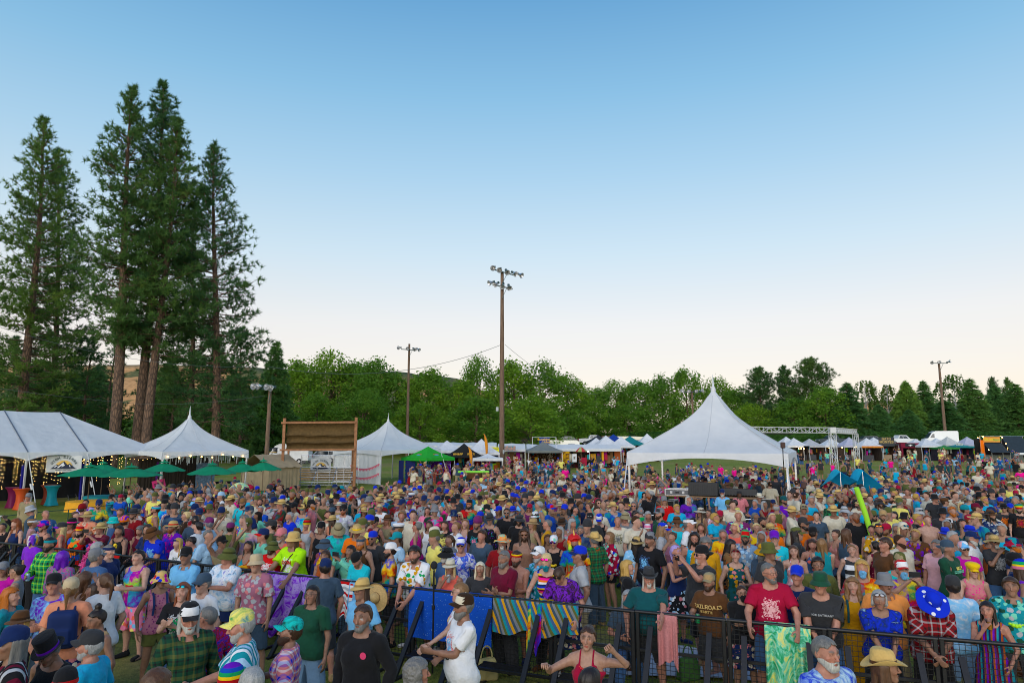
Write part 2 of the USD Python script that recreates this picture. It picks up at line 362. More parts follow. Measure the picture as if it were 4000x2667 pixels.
def bones(lean=0.,side=0.,twist=0.,head=(0,0,0),arms=None,legs=None,sit=0.,hand_tw=(0,0)):
 """17 matrices, rest to pose. lean: forward bend; head: (yaw, nod, tilt); arms: the two wrists' targets in the chest's rest frame; legs: two (swing, out, knee)"""
 B=[None]*17
 P=np.eye(4)
 if sit:P[2,3]=-.44
 B[0]=P@_T(rotm(0,lean*.45),np.array([0,0,.92]))
 B[1]=B[0]@_T(rotm(1,side*.5)@rotm(2,twist*.5)@rotm(0,lean*.3),SPI)
 B[2]=B[1]@_T(rotm(1,side*.5)@rotm(2,twist*.5)@rotm(0,lean*.25),CHE)
 hy,hn,ht=head
 B[3]=B[2]@_T(rotm(2,hy*.4)@rotm(0,hn*.4-lean*.3)@rotm(1,ht*.4),NEC)
 B[4]=B[3]@_T(rotm(2,hy*.6)@rotm(0,hn*.6-lean*.3)@rotm(1,ht*.6),HEA)
 for k,s in((0,1),(1,-1)):
  m=np.array([s,1,1]); S,E,Wr=JS*m,JE*m,JW*m
  tgt=np.array(arms[k]if arms is not None else(.27,-.03,.90),float)*m
  l1,l2=np.linalg.norm(JE-JS),np.linalg.norm(JW-JE)
  d=tgt-S; D=min(np.linalg.norm(d),(l1+l2)*.995); D=max(D,abs(l1-l2)+.08); d=d/np.linalg.norm(d); tgt=S+d*D
  ca=(l1*l1+D*D-l2*l2)/(2*l1*D); sa_=math.sqrt(max(0,1-ca*ca))
  hint=np.array([.65*s,.55,-.65]); hint=hint-d*(hint@d); hint/=np.linalg.norm(hint)
  e=S+d*l1*ca+hint*l1*sa_
  Ru=_align(E-S,e-S); Rf=_align(Ru@(Wr-E),tgt-e)@Ru
  tw=hand_tw[k]*s; ax_=(tgt-e)
  B[5+3*k]=B[2]@_T(Ru,S); B[6+3*k]=B[2]@_T(_axis(ax_,tw*.4)@Rf,E,e); B[7+3*k]=B[2]@_T(_axis(ax_,tw)@Rf,Wr,tgt)
  sw,out,kn=(legs[k]if legs is not None else(0,.02,0.02))
  if sit:sw,out,kn=1.45,.12,1.5
  H,K,A=JH*m,JK*m,JA*m
  R1=rotm(1,-s*out)@rotm(0,-sw); B[11+3*k]=P@_T(R1,H)
  k1=(B[11+3*k]@np.append(K,1))[:3]; R2=rotm(0,kn)if False else R1@rotm(0,kn)
  B[12+3*k]=_T(R2,K,k1); a1=(B[12+3*k]@np.append(A,1))[:3]
  B[13+3*k]=_T(rotm(2,-s*-.18),A,a1)
 low=min((B[13]@np.append(JA,1))[2],(B[16]@np.append(JA*[-1,1,1],1))[2])-JA[2]
 if not sit:
  for i in range(17):B[i]=np.array([[1,0,0,0],[0,1,0,0],[0,0,1,-low],[0,0,0,1.0]])@B[i]
 return np.array(B)
def skin(v,W,B):
 h=np.hstack([v,np.ones((len(v),1))])
 return np.einsum('nb,bij,nj->ni',W,B[:,:3],h,optimize=True)
def fat(v,sex,belly,width):
 """body shape, before posing: a wider frame, a belly"""
 v=v.copy(); z=v[:,2]
 t=sstep(z,.80,.95)*(1-sstep(z,1.36,1.50))*(np.abs(v[:,0])<.30)
 core=t*np.where(np.abs(v[:,0])<.2,1,sstep(.30-np.abs(v[:,0]),0,.1))
 w=np.exp(-((z-1.06)/.16)**2)*core
 v[:,1]-=belly*w*sstep(-v[:,1],-.06,.08); v[:,0]*=1+belly*1.3*w
 v[:,1]+=belly*.25*w*sstep(v[:,1],-.02,.08)
 k=1+(width-1)*np.where(z<1.46,1,1-.6*sstep(z,1.46,1.55)); v[:,0]=np.sign(v[:,0])*(np.abs(v[:,0])*k); v[:,1]*=1+(k-1)*.8
 return v
 # ---- clothes

def wrinkle(p,amp,seed=0):
 q=p*np.array([17,17,9]); return amp*(meshkit.noise(q,seed)+.5*meshkit.noise(q*2.1,seed+3)-.75)
def top_mesh(kind,sex):
 off={'tee':.016,'shirt':.020,'ls':.017,'tank':.011,'cami':.009,'hoodie':.023,'dress':.012,'vneck':.016,'polo':.018,'lshirt':.022,'maxi':.012}[kind]
 hem={'tank':.86,'cami':.90,'dress':.55,'maxi':.14,'hoodie':.85,'shirt':.83,'lshirt':.82}.get(kind,.845)
 flare={'tee':.028,'shirt':.034,'lshirt':.034,'tank':.022,'hoodie':.02,'dress':.012,'maxi':.012}.get(kind,.026)
 def fn(p):
  z,q=p[...,2],mx(p)
  d=torso_d(p,sex,off,flare)
  if sex=='f':d=sm(d,ell(q,(.070,-.086,1.265),(.066+off*.6,.055+off,.066+off*.6)),.05)
  else:d=sm(d,ell(q,(.075,-.085,1.30),(.075,.04+off,.06+off)),.05)
  if kind not in('dress','maxi'):d=sm(d,ell(q,(.075,.078,.90),(.08+off,.068+off,.09)),.05)
  if kind in('dress','maxi'):
   w=.165+(1.0-z)*(.16 if kind=='dress' else .13); c=(np.sqrt((p[...,0]/1.08)**2+((p[...,1]-.01)/.88)**2)-w-.012*np.sin(9*np.arctan2(p[...,1],p[...,0]))*sstep(1-z,0,.4))*.8
   d=sm(d,np.maximum(c,z-1.0),.05)
  s=np.einsum('...i,i->...',q-JS.astype(np.float32),ARM.astype(np.float32))
  if kind in('tee','shirt','vneck','polo'):
   u=rc(q,JS,JS+ARM*.33,.058+off,.062+off*(1.6 if kind=='shirt' else 1.1)); u=np.maximum(u,s-(.205 if kind!='shirt' else .235))
   u=sm(u,rc(q,[.05,.018,1.437],JS,.052+off*.7,.058+off),.03); d=sm(d,u,.035)
  elif kind in('ls','hoodie','lshirt'):
   e2=off*.8; u=sm(rc(q,JS,JE,.056+off,.045+e2),np.maximum(rc(q,JE,JW,.045+e2,.033+e2),s-.535),.02)
   u=sm(u,rc(q,[.05,.018,1.437],JS,.052+off*.7,.058+off),.03); d=sm(d,u,.03)
  else:
   d=sm(d,rc(q,[.06,.018,1.437],[.115,.014,1.43],.046+off,.05+off),.03)
   # arm holes

   d=smx(d,-(np.linalg.norm((q-np.array([.205 if kind!='cami' else .19,0,1.40],np.float32))*np.array([1,.55,.8],np.float32),axis=-1)-(.072 if kind!='cami' else .085)),.012)
  d=sm(d,rc(q,[0,.028,1.495],[.10,.02,1.452],.034+off,.045+off),.03)
  d=d+wrinkle(p,.017 if kind not in('cami','tank')else .006,5)
  d=np.maximum(d,hem+.005*np.sin(3*np.arctan2(p[...,1],p[...,0]))-z)
  # neck opening: a slanted cylinder

  if kind in('cami',):d=np.maximum(d,np.where(np.abs(np.abs(p[...,0])-.075)<.012,-1,z-1.345-.06*(p[...,1]>.02)+.04*np.cos(p[...,0]*30)))
  else:
   r0={'tank':.098,'vneck':.075,'shirt':.078,'lshirt':.078,'dress':.10,'maxi':.10}.get(kind,.072)
   dr={'tank':1.385,'vneck':1.385,'shirt':1.40,'lshirt':1.40,'dress':1.37,'maxi':1.37,'hoodie':1.44}.get(kind,1.432)
   zz=z-(1.475+p[...,1]*((1.475-dr)/.12))
   neck=np.maximum(np.sqrt(p[...,0]**2+(p[...,1]+.005)**2*.75)-r0-.02*(zz>0),-zz-.0)
   d=smx(d,-np.maximum(neck,-zz),.008)
   d=np.maximum(d,z-1.515)
  if kind=='hoodie':
   hd=rc(q,[0,.085,1.455],[.07,.05,1.475],.052,.042); d=sm(d,hd,.02)
  return d
 xs=.56 if kind in('ls','hoodie','lshirt')else .40 if kind not in('maxi','dress')else .36
 return nets(fn,(-xs,-.30 if kind=='maxi' else-.24,hem-.03),(xs,.30 if kind=='maxi' else .24,1.56),.0145)
def low_mesh(kind,sex):
 r,end={'shorts':(.024,.47),'short':(.018,.68),'trousers':(.018,.075),'skirt':(.02,.50),'leggings':(.006,.10)}[kind]
 def fn(p):
  z,q=p[...,2],mx(p)
  d=np.maximum(torso_d(p,sex,.010),z-1.03)
  d=sm(d,ell(q,(.075,.078,.90),(.088,.074,.09)),.04)
  if kind=='skirt':
   w=.16+(1.0-z)*.17; c=(np.sqrt((p[...,0]/1.08)**2+((p[...,1]-.01)/.88)**2)-w-.012*np.sin(9*np.arctan2(p[...,1],p[...,0]))*sstep(1-z,0,.4))*.8; d=sm(d,np.maximum(c,z-.98),.04)
  else:
   k=.020 if kind=='shorts' else .004
   t=rc(q,JH,JK,.092+r*.6,.060+r+k); s=sm(rc(q,JK,[.104,.02,.36],.06+r,.06+r),rc(q,[.104,.02,.36],JA,.06+r,(.045 if kind!='leggings' else .034)+r),.03)
   d=sm(d,t,.03)
   if end<.45:d=sm(d,s,.03)
  d=d+wrinkle(p,.008,9)
  if kind!='skirt':d=smx(d,.003+.055*(.84-z)-q[...,0]-10*(z>.84),.012)
  return np.maximum(d,end-z)
 return nets(fn,(-.34,-.28,end-.03),(.34,.28,1.06),.0145)
def shoe_mesh():
 def fn(p):
  q=mx(p); d=rc(q,[.108,.04,.045],[.118,-.135,.038],.046,.040); d=sm(d,rc(q,[.108,.03,.10],[.108,.045,.05],.045,.046),.02)
  return np.maximum(d,np.maximum(.001-p[...,2],p[...,2]-.125))
 return nets(fn,(-.2,-.2,-.01),(.2,.12,.14),.011)
 # ---- hair and beards, fixed to the head

def strands(p,amp,f=46,seed=2):
 a=np.arctan2(p[...,0],p[...,1]-.016); r=np.stack([a*f/6.28,p[...,2]*7,np.linalg.norm(p[...,:2],axis=-1)*6],-1)
 return amp*(meshkit.noise(r,seed)-.5)*2+amp*.6*(meshkit.noise(r*[2.3,1,1],seed+1)-.5)
def hair_mesh(style):
 t={'crew':.008,'short':.015,'receding':.012,'balding':.011,'messy':.024,'curly':.034,'afro':.055,'long':.017,'wavy':.022,'bigwavy':.03,'bob':.020,'pony':.012,'bun':.012,'topbun':.012,'wig':.030,'under':.014,'underlong':.013,'updo':.014,'curlylong':.03,'clown':.06}[style]
 c,r=np.array(_SK[0]),np.array(_SK[1])
 fuzzy=style in('curly','afro','curlylong','messy','bigwavy','clown')
 def fn(p):
  z,y,q=p[...,2],p[...,1],mx(p)
  d=ell(p,c,r+t)
  line=1.712+.012*np.cos(p[...,0]*45)-(.05 if style in('wig',)else 0)
  if style=='receding':line=line+.035
  d=np.maximum(d,np.minimum(-.012-y+.35*np.maximum(0,1.70-z)*(style not in('wig','bob')),line-z))
  d=np.maximum(d,1.575-z)
  if style=='balding':d=np.maximum(d,z-1.695+.12*(y<.02)*0)
  if style in('under','underlong'):d=np.maximum(d,z-1.69)
  if style in('long','wavy','bigwavy','underlong','curlylong','clown','wig','bob'):
   e={'bob':1.555,'wig':1.50,'clown':1.50}.get(style,1.335); w={'bigwavy':.012,'curlylong':.018,'clown':.022,'wig':.008}.get(style,0)
   g=rc(q,[.058,.045,1.66],[.078,.055,e],.034+w,.026+w*1.3); g=sm(g,rc(p,[0,.085,1.66],[0,.098,e-.02],.034+w,.028+w),.04)
   g=sm(g,rc(q,[.076,.006,1.665],[.088,-.012,e+.03],.018+w,.018+w),.02)
   if style in('long','wavy','bigwavy','curlylong'):g=sm(g,rc(q,[.085,.0,1.50],[.092,-.055,e+.01],.02+w,.017+w),.02)
   d=sm(d,g,.015)
  if style=='pony':d=sm(d,sm(rc(p,[0,.105,1.69],[0,.145,1.62],.022,.028),rc(p,[0,.145,1.62],[0,.13,1.44],.028,.012),.02),.012)
  if style=='bun':d=sm(d,np.linalg.norm(p-np.array([0,.118,1.70],np.float32),axis=-1)-.038,.008)
  if style=='topbun':d=sm(d,np.linalg.norm(p-np.array([0,.055,1.788],np.float32),axis=-1)-.040,.008)
  if style=='updo':d=sm(d,ell(p,(0,.085,1.715),(.06,.05,.055)),.015)
  if fuzzy:d=d+(.016 if style!='messy' else .010)*(meshkit.noise(p*48,7)+.6*meshkit.noise(p*95,8)-.8)
  else:d=d+strands(p,.006,38)+(.007*(meshkit.noise(p*42,5)-.5)if style in('short','under','crew','receding','balding')else 0)
  return d
 lo=1.26 if style in('long','wavy','bigwavy','underlong','curlylong')else 1.42
 return nets(fn,(-.19,-.19,lo),(.19,.21,1.86),.0078)
def beard_mesh(style):
 def fn(p):
  q=mx(p); b={'full':.013,'long':.013,'goatee':.010,'stubble':.004,'mustache':.009}[style]
  d=rc(p,[0,-.030,1.625],[0,-.058,1.552],.060+b,.036+b); d=sm(d,rc(q,[.046,.004,1.60],[.012,-.066,1.546],.026+b,.022+b),.02)
  if style=='long':d=sm(d,rc(p,[0,-.072,1.55],[0,-.085,1.455],.045,.018),.03)
  m=rc(q,[0,-.100,1.594],[.026,-.080,1.577],.0075,.005)
  top=1.612-.02*sstep(-p[...,1],.04,.08)
  d=np.maximum(d,p[...,2]-top); d=np.maximum(d,p[...,1]-.015)
  d=np.maximum(d,-rc(q,[0,-.102,1.577],[.016,-.09,1.577],.0105,.008))
  if style=='goatee':d=np.maximum(d,np.abs(p[...,0])-.030)
  if style=='mustache':return m+strands(p,.0015)
  return np.minimum(d,m)+strands(p,.003,60)
 return nets(fn,(-.1,-.15,1.42),(.1,.04,1.64),.0058)
 # ---- hats, glasses and other worn things, in the head's rest frame

def _oval(prof,n=20,sx=.086,sy=.106,c=(0,.016),warp=None):
 """a lathe whose unit radius is the head's oval at the hat line"""
 v,f=lathe(prof,n); v[:,0]*=sx; v[:,1]=v[:,1]*sy
 if warp is not None:v=warp(v)
 v[:,0]+=c[0]; v[:,1]+=c[1]; return v,f
def _tilt(v,a,c=(0,.016,1.69)):return(v-c)@rotm(0,a).T+c
def hat_parts(kind):
 H=1.688
 if kind in('cap','capback','visor','trucker'):
  dome=[(1.02,H-.008),(1.03,H+.008),(1.0,H+.045),(.90,H+.078),(.68,H+.098),(.36,H+.108),(.08,H+.111),(.0,H+.111)]
  if kind=='visor':dome=[(1.03,H-.006),(1.045,H+.004),(1.045,H+.038),(1.03,H+.044),(.99,H+.04),(.99,H-.006)]
  crown=_oval(dome,20)
  u=np.linspace(-1,1,11); w=np.linspace(0,1,5)
  U,Wd=np.meshgrid(u,w); a=U*1.08
  bx=np.sin(a)*.0875*(1+.0*Wd); by=.016-np.cos(a)*.106
  ext=.085*(1-.45*U**2)*Wd
  P=np.stack([bx*(1-.12*Wd),by-ext,H+.004-.030*(bx/.08)**2*(.4+.8*Wd)-.018*Wd**2],-1)
  brim=sheet(P,.004)
  sweat=_oval([(1.035,H-.010),(1.045,H+.006),(1.035,H+.016)],20)
  parts=[('crown',*crown),('brim',*brim)]
  if kind!='visor':
   k,kf=lathe([(.0,H+.117),(.006,H+.114),(.008,H+.109)],6); k[:,1]+=.016; parts.append(('button',k,kf))
  if kind=='trucker':
   v,f=_oval([(1.03,H-.006),(1.045,H+.008),(1.018,H+.045),(.93,H+.074),(.74,H+.092)],20); f=f[v[f][:,:,1].mean(1)<-.03]; used,inv=np.unique(f,return_inverse=True); parts.append(('front_panel',v[used],inv.reshape(f.shape)))
  if kind=='capback':parts=[(n,np.array([0,.03,0])+np.asarray(v)*[-1,-1,1],np.asarray(f))for n,v,f in parts]
  return[(n,_tilt(v,-.10 if kind!='capback' else .02),f)for n,v,f in parts]
 if kind=='beanie':
  v,f=_oval([(1.06,H-.025),(1.09,H-.01),(1.08,H+.02),(1.03,H+.05),(.90,H+.085),(.62,H+.112),(.25,H+.126),(0,H+.128)],20)
  c,cf=_oval([(1.08,H-.028),(1.13,H-.02),(1.13,H+.008),(1.08,H+.014)],20); return[('crown',v,f),('cuff',c,cf)]
 if kind in('headband','bandana'):
  v,f=_oval([(1.0,H-.018),(1.05,H-.012),(1.05,H+.022),(.99,H+.028)],20)
  out=[('band',v,f)]
  if kind=='bandana':v2,f2=_oval([(1.05,H+.02),(1.0,H+.05),(.88,H+.078),(.62,H+.094),(.25,H+.100),(0,H+.101)],20); out.append(('crown',v2,f2))
  return out
 spec={'bucket':(.092,.05,.46,'flat'),'boonie':(.085,.075,.72,'flop'),'fedora':(.105,.03,.62,'pinch'),'straw':(.095,.02,.82,'round'),'widestraw':(.095,.035,1.15,'round'),'cowboy':(.125,.0,.80,'pinch'),'tophat':(.150,.0,.55,'flat'),'lowtop':(.085,.0,.48,'flat'),'captain':(.075,.0,.0,'captain'),'newsboy':(.075,.0,.0,'news'),'sombrero':(.11,.02,1.35,'round'),'pork':(.075,.01,.45,'flat')}[kind]
 h,drop,ext,style=spec
 if style in('captain','news'):
  v,f=_oval([(1.0,H-.012),(1.03,H+.02),(1.22,H+.045),(1.24,H+.058),(1.05,H+.074),(.5,H+.086),(0,H+.088)]if style=='captain' else[(1.0,H-.01),(1.12,H+.012),(1.28,H+.036),(1.2,H+.066),(.8,H+.088),(.3,H+.096),(0,H+.097)],20)
  b,bf=_oval([(1.0,H-.016),(1.035,H-.014),(1.045,H+.018),(1.03,H+.022)],20)
  u=np.linspace(-1,1,11); w=np.linspace(0,1,4); U,Wd=np.meshgrid(u,w); a=U*.95
  P=np.stack([np.sin(a)*.088*(1-.1*Wd),.016-np.cos(a)*.106-.055*(1-.5*U**2)*Wd,H-.006-.03*Wd-.02*U**2],-1); br=sheet(P,.004)
  return[('crown',v,f),('band',b,bf),('brim',*br)]
 if kind=='bucket':cr=[(1.03,H-.01),(1.04,H+.02),(1.0,H+.055),(.93,H+.078),(.75,H+.091),(.35,H+.096),(0,H+.097)]
 elif style=='flat':cr=[(1.03,H-.01),(1.02,H+.01),(.95 if kind!='tophat' else 1.04,H+h*.88),(.86 if kind!='tophat' else 1.05,H+h*.97),(.5,H+h),(0,H+h)]
 elif style=='pinch':cr=[(1.03,H-.01),(1.02,H+.01),(.96,H+h*.55),(.88,H+h*.86),(.70,H+h),(.40,H+h*.93),(0,H+h*.84)]
 else:cr=[(1.03,H-.01),(1.02,H+.01),(.96,H+h*.45),(.84,H+h*.75),(.55,H+h*.95),(.2,H+h),(0,H+h)]
 def pinch(v):
  if style=='pinch':
   z=sstep(v[:,2],H+h*.3,H+h); front=sstep(-v[:,1],-.02,.08); v[:,0]*=1-.42*z*front; v[:,2]-=.018*z*front
  return v
 crown=_oval(cr,24,warp=pinch)
 def brimw(v):
  r=np.hypot(v[:,0]/.086,v[:,1]/.106); e=np.clip((r-1)/max(ext,.01),0,1); a=np.arctan2(v[:,1],v[:,0])
  if kind=='cowboy':v[:,2]+=.055*e**1.6*np.cos(a)**2-.022*e*np.sin(a)**2; v[:,0]*=1-.10*e
  elif kind in('boonie','widestraw','straw','sombrero'):v[:,2]+=(.012 if kind!='boonie' else .016)*e*np.sin(3*a+1)+.008*e*np.sin(5*a)
  elif kind=='fedora':v[:,2]+=.018*e*np.cos(a)**2
  if kind in('tophat','lowtop'):v[:,2]+=.022*e*np.cos(a)**2
  return v
 E=[0,.3,.6,.85,1.0]
 pr=[(1.0+ext*e,H-.004-drop*e**1.25)for e in E]; pr+=[(1.0+ext*e,H-.009-drop*e**1.25)for e in E[::-1]]
 brim=_oval(pr,28,warp=brimw)
 parts=[('crown',*crown),('brim',*brim)]
 if kind in('fedora','straw','widestraw','cowboy','tophat','lowtop','boonie','pork'):
  parts.append(('band',*_oval([(1.02,H-.004),(1.05,H-.002),(1.035,H+.022),(1.01,H+.024)],24)))
 return[(n,_tilt(v,-.06),f)for n,v,f in parts]
def glasses_parts(kind):
 """lenses and frame in front of the eyes; kind: sun, clear, goggle (pushed up on the hair when up)"""
 L,Fm=MB(),MB()
 for s in(-1,1):
  n=10; a=np.arange(n)/n*2*PI; w,h=(.0255,.0195)if kind=='sun' else(.022,.018)
  c=np.array([s*.032,-.0985,1.649])
  e=2.6
  x=np.sign(np.cos(a))*np.abs(np.cos(a))**(2/e)*w; z=np.sign(np.sin(a))*np.abs(np.sin(a))**(2/e)*h
  rim=np.stack([c[0]+x,c[1]+.10*(np.abs(c[0]+x)-.02).clip(0)**1*2.2*.5+.0*z,c[2]+z-.004*(np.abs(x)>9)],-1)
  ctr=rim.mean(0)+[0,-.004,0]
  L.add(np.vstack([rim,ctr]),[(i,(i+1)%n,n)if s>0 else((i+1)%n,i,n)for i in range(n)])
  Fm.tube(np.vstack([rim,rim[:1]]),.0022 if kind=='sun' else .0018,4,False)
  Fm.tube([[s*.054,-.094,1.655],[s*.078,-.07,1.655],[s*.084,.0,1.652],[s*.083,.02,1.640]],.0022,4)
 Fm.tube([[-.010,-.101,1.655],[0,-.106,1.656],[.010,-.101,1.655]],.0020,4)
 return[('lenses',*L.out()),('frame',*Fm.out())]
def mask_mesh():
 def fn(p):
  d=rc(p,[0,-.030,1.625],[0,-.060,1.552],.068,.046); d=sm(d,rc(p,[0,-.09,1.635],[0,-.115,1.610],.016,.020),.03)
  d=np.maximum(d,p[...,2]-1.632); return np.maximum(d,p[...,1]+.028)
 return nets(fn,(-.09,-.16,1.48),(.09,.0,1.66),.007)
_TPL={}
def tpl(key,make,hd,mode):
 """(vertices, faces, weights) of a template, in full or thinned out for people farther away"""
 k=(key,hd)
 if k not in _TPL:
  body=key[0]=='body'; raw=(key,'raw',hd if body else 0)
  if raw not in _TPL:_TPL[raw]=make()
  v,f=_TPL[raw]
  v,f=simp(v,f,((.0022,.0055,.009)if body else(.0009,.0050,.010))[hd]); _TPL[k]=(v,f,weights(v,mode))
 return _TPL[k]
 # ---- colours and cloth

PAL=dict(black=(.012,.012,.014),charcoal=(.035,.036,.04),grey=(.20,.205,.22),lgrey=(.42,.43,.45),white=(.78,.78,.80),cream=(.66,.60,.48),navy=(.012,.025,.095),blue=(.02,.085,.42),royal=(.015,.05,.52),sky=(.22,.50,.78),lblue=(.38,.56,.74),teal=(.01,.25,.30),dteal=(.012,.075,.085),aqua=(.06,.52,.62),cyan=(.03,.40,.62),turq=(.04,.52,.50),mint=(.22,.62,.46),green=(.02,.30,.10),lime=(.42,.78,.03),dgreen=(.012,.055,.03),olive=(.10,.11,.035),forest=(.015,.07,.04),yellow=(.80,.55,.02),pyellow=(.82,.72,.22),mustard=(.58,.30,.01),gold=(.62,.36,.05),orange=(.80,.20,.02),lorange=(.86,.34,.12),peach=(.66,.28,.18),coral=(.75,.16,.12),rust=(.36,.09,.03),red=(.55,.015,.02),dred=(.22,.008,.018),maroon=(.13,.008,.03),crimson=(.34,.012,.05),pink=(.80,.25,.40),hotpink=(.85,.03,.30),lpink=(.80,.45,.48),magenta=(.48,.01,.32),plum=(.16,.03,.12),purple=(.15,.03,.42),lavender=(.44,.34,.66),violet=(.22,.05,.55),brown=(.10,.045,.02),dbrown=(.035,.018,.01),tan=(.40,.27,.14),lbrown=(.22,.12,.055),beige=(.52,.42,.28),khaki=(.30,.25,.15),straw=(.62,.43,.18),denim=(.06,.12,.25),ldenim=(.18,.28,.42),dusty=(.45,.20,.18),mauve=(.34,.14,.20),slate=(.05,.08,.12),rose=(.62,.22,.24),blond=(.48,.30,.10),lblond=(.66,.50,.26),platinum=(.74,.66,.50),auburn=(.20,.055,.018),ginger=(.42,.13,.02),brunette=(.045,.022,.012),dark=(.016,.010,.008),chestnut=(.085,.04,.02),silver=(.34,.34,.34),salt=(.16,.155,.15),whiteh=(.46,.45,.42))
_dye=lambda c:tuple(float(np.clip(np.mean(c)+(x-np.mean(c))*1.15,.004,1)*.92)for x in c)
PAL={k:_dye(c)for k,c in PAL.items()}
WORD=dict(lgrey='light grey',navy='navy',royal='royal blue',sky='sky blue',lblue='pale blue',dteal='dark teal',turq='turquoise',dgreen='dark green',forest='dark green',pyellow='pale yellow',lorange='light orange',dred='dark red',hotpink='hot pink',lpink='light pink',dbrown='dark brown',lbrown='light brown',ldenim='light denim blue',denim='denim blue',dusty='dusty pink',lblond='light blond',platinum='platinum blond',brunette='dark brown',dark='black',chestnut='brown',silver='silver grey',salt='grey',whiteh='white',straw='straw',slate='slate grey',cyan='bright blue',rose='rose pink')
def word(c):return WORD.get(c,c)
def col(c):return PAL[c]
def _tint_nodes():return{'a':('attribute',{'attribute':'tint'})}
SKIN_M=mat('skin',{'a':('attribute',{'attribute':'tint'}),'tc':('texture_coordinate',{}),'n':('noise_texture',{'scale':28.0,'detail':4.0}),'r':('rgb_ramp',{'ramp':[(.3,(.86,.80,.78)),(.7,(1.08,1.06,1.05))]}),'x':('mix',{'mix_type':'multiply','fac':1.0}),'p':('principled_bsdf',{'roughness':.52,'specular_ior_level':.4,'subsurface_weight':.0})},[('tc.object','n.vector'),('n.fac','r.fac'),('a.color','x.color1'),('r.color','x.color2'),('x.color','p.base_color')])
CLOTH_M=mat('plain_cloth',{'a':('attribute',{'attribute':'tint'}),'tc':('texture_coordinate',{}),'n':('noise_texture',{'scale':9.0,'detail':6.0,'roughness':.65}),'r':('rgb_ramp',{'ramp':[(.3,(.84,.84,.84)),(.7,(1.06,1.06,1.06))]}),'x':('mix',{'mix_type':'multiply','fac':1.0}),'b':('bump',{'strength':.6,'distance':.03}),'p':('principled_bsdf',{'roughness':.9,'specular_ior_level':.15,'sheen_weight':.08})},[('tc.object','n.vector'),('n.fac','r.fac'),('a.color','x.color1'),('r.color','x.color2'),('x.color','p.base_color'),('n.fac','b.height'),('b.normal','p.normal')])
HAIR_M=mat('hair',{'a':('attribute',{'attribute':'tint'}),'tc':('texture_coordinate',{}),'m':('mapping',{'scale':(1.0,1.0,.10)}),'n':('noise_texture',{'scale':160.0,'detail':3.0}),'r':('rgb_ramp',{'ramp':[(.3,(.66,.66,.66)),(.7,(1.22,1.2,1.16))]}),'x':('mix',{'mix_type':'multiply','fac':1.0}),'b':('bump',{'strength':.35,'distance':.006}),'p':('principled_bsdf',{'roughness':.48,'specular_ior_level':.4})},[('tc.object','m.vector'),('m.vector','n.vector'),('n.fac','r.fac'),('a.color','x.color1'),('r.color','x.color2'),('x.color','p.base_color'),('n.fac','b.height'),('b.normal','p.normal')])
STRAW_M=mat('straw_weave',{'a':('attribute',{'attribute':'tint'}),'tc':('texture_coordinate',{}),'w':('wave_texture',{'wave_type':'rings','rings_direction':'z','scale':60.0,'distortion':1.5,'detail':2.0}),'r':('rgb_ramp',{'ramp':[(.2,(.62,.60,.56)),(.7,(1.05,1.05,1.05))]}),'x':('mix',{'mix_type':'multiply','fac':1.0}),'b':('bump',{'strength':.5,'distance':.004}),'p':('principled_bsdf',{'roughness':.75})},[('tc.object','w.vector'),('w.fac','r.fac'),('a.color','x.color1'),('r.color','x.color2'),('x.color','p.base_color'),('w.fac','b.height'),('b.normal','p.normal')])
LENS_M=plain('dark_lens',(.01,.01,.012),.08,0,spec=.8)
MIRROR_M={}
def mirror_lens(c):
 if c not in MIRROR_M:MIRROR_M[c]=plain('mirror_lens_'+c,tuple(.9*x for x in col(c)),.12,.85)
 return MIRROR_M[c]
CLEAR_M=mat('clear_lens',{'t':('transparent_bsdf',{}),'g':('glossy_bsdf',{'roughness':.05}),'f':('fresnel',{'IOR':1.35}),'x':('mix_closure',{})},[('f.fac','x.fac'),('t.BSDF','x.closure1'),('g.BSDF','x.closure2')],surface='x.closure')
FRAME_M=plain('glasses_frame',(.015,.013,.012),.35)
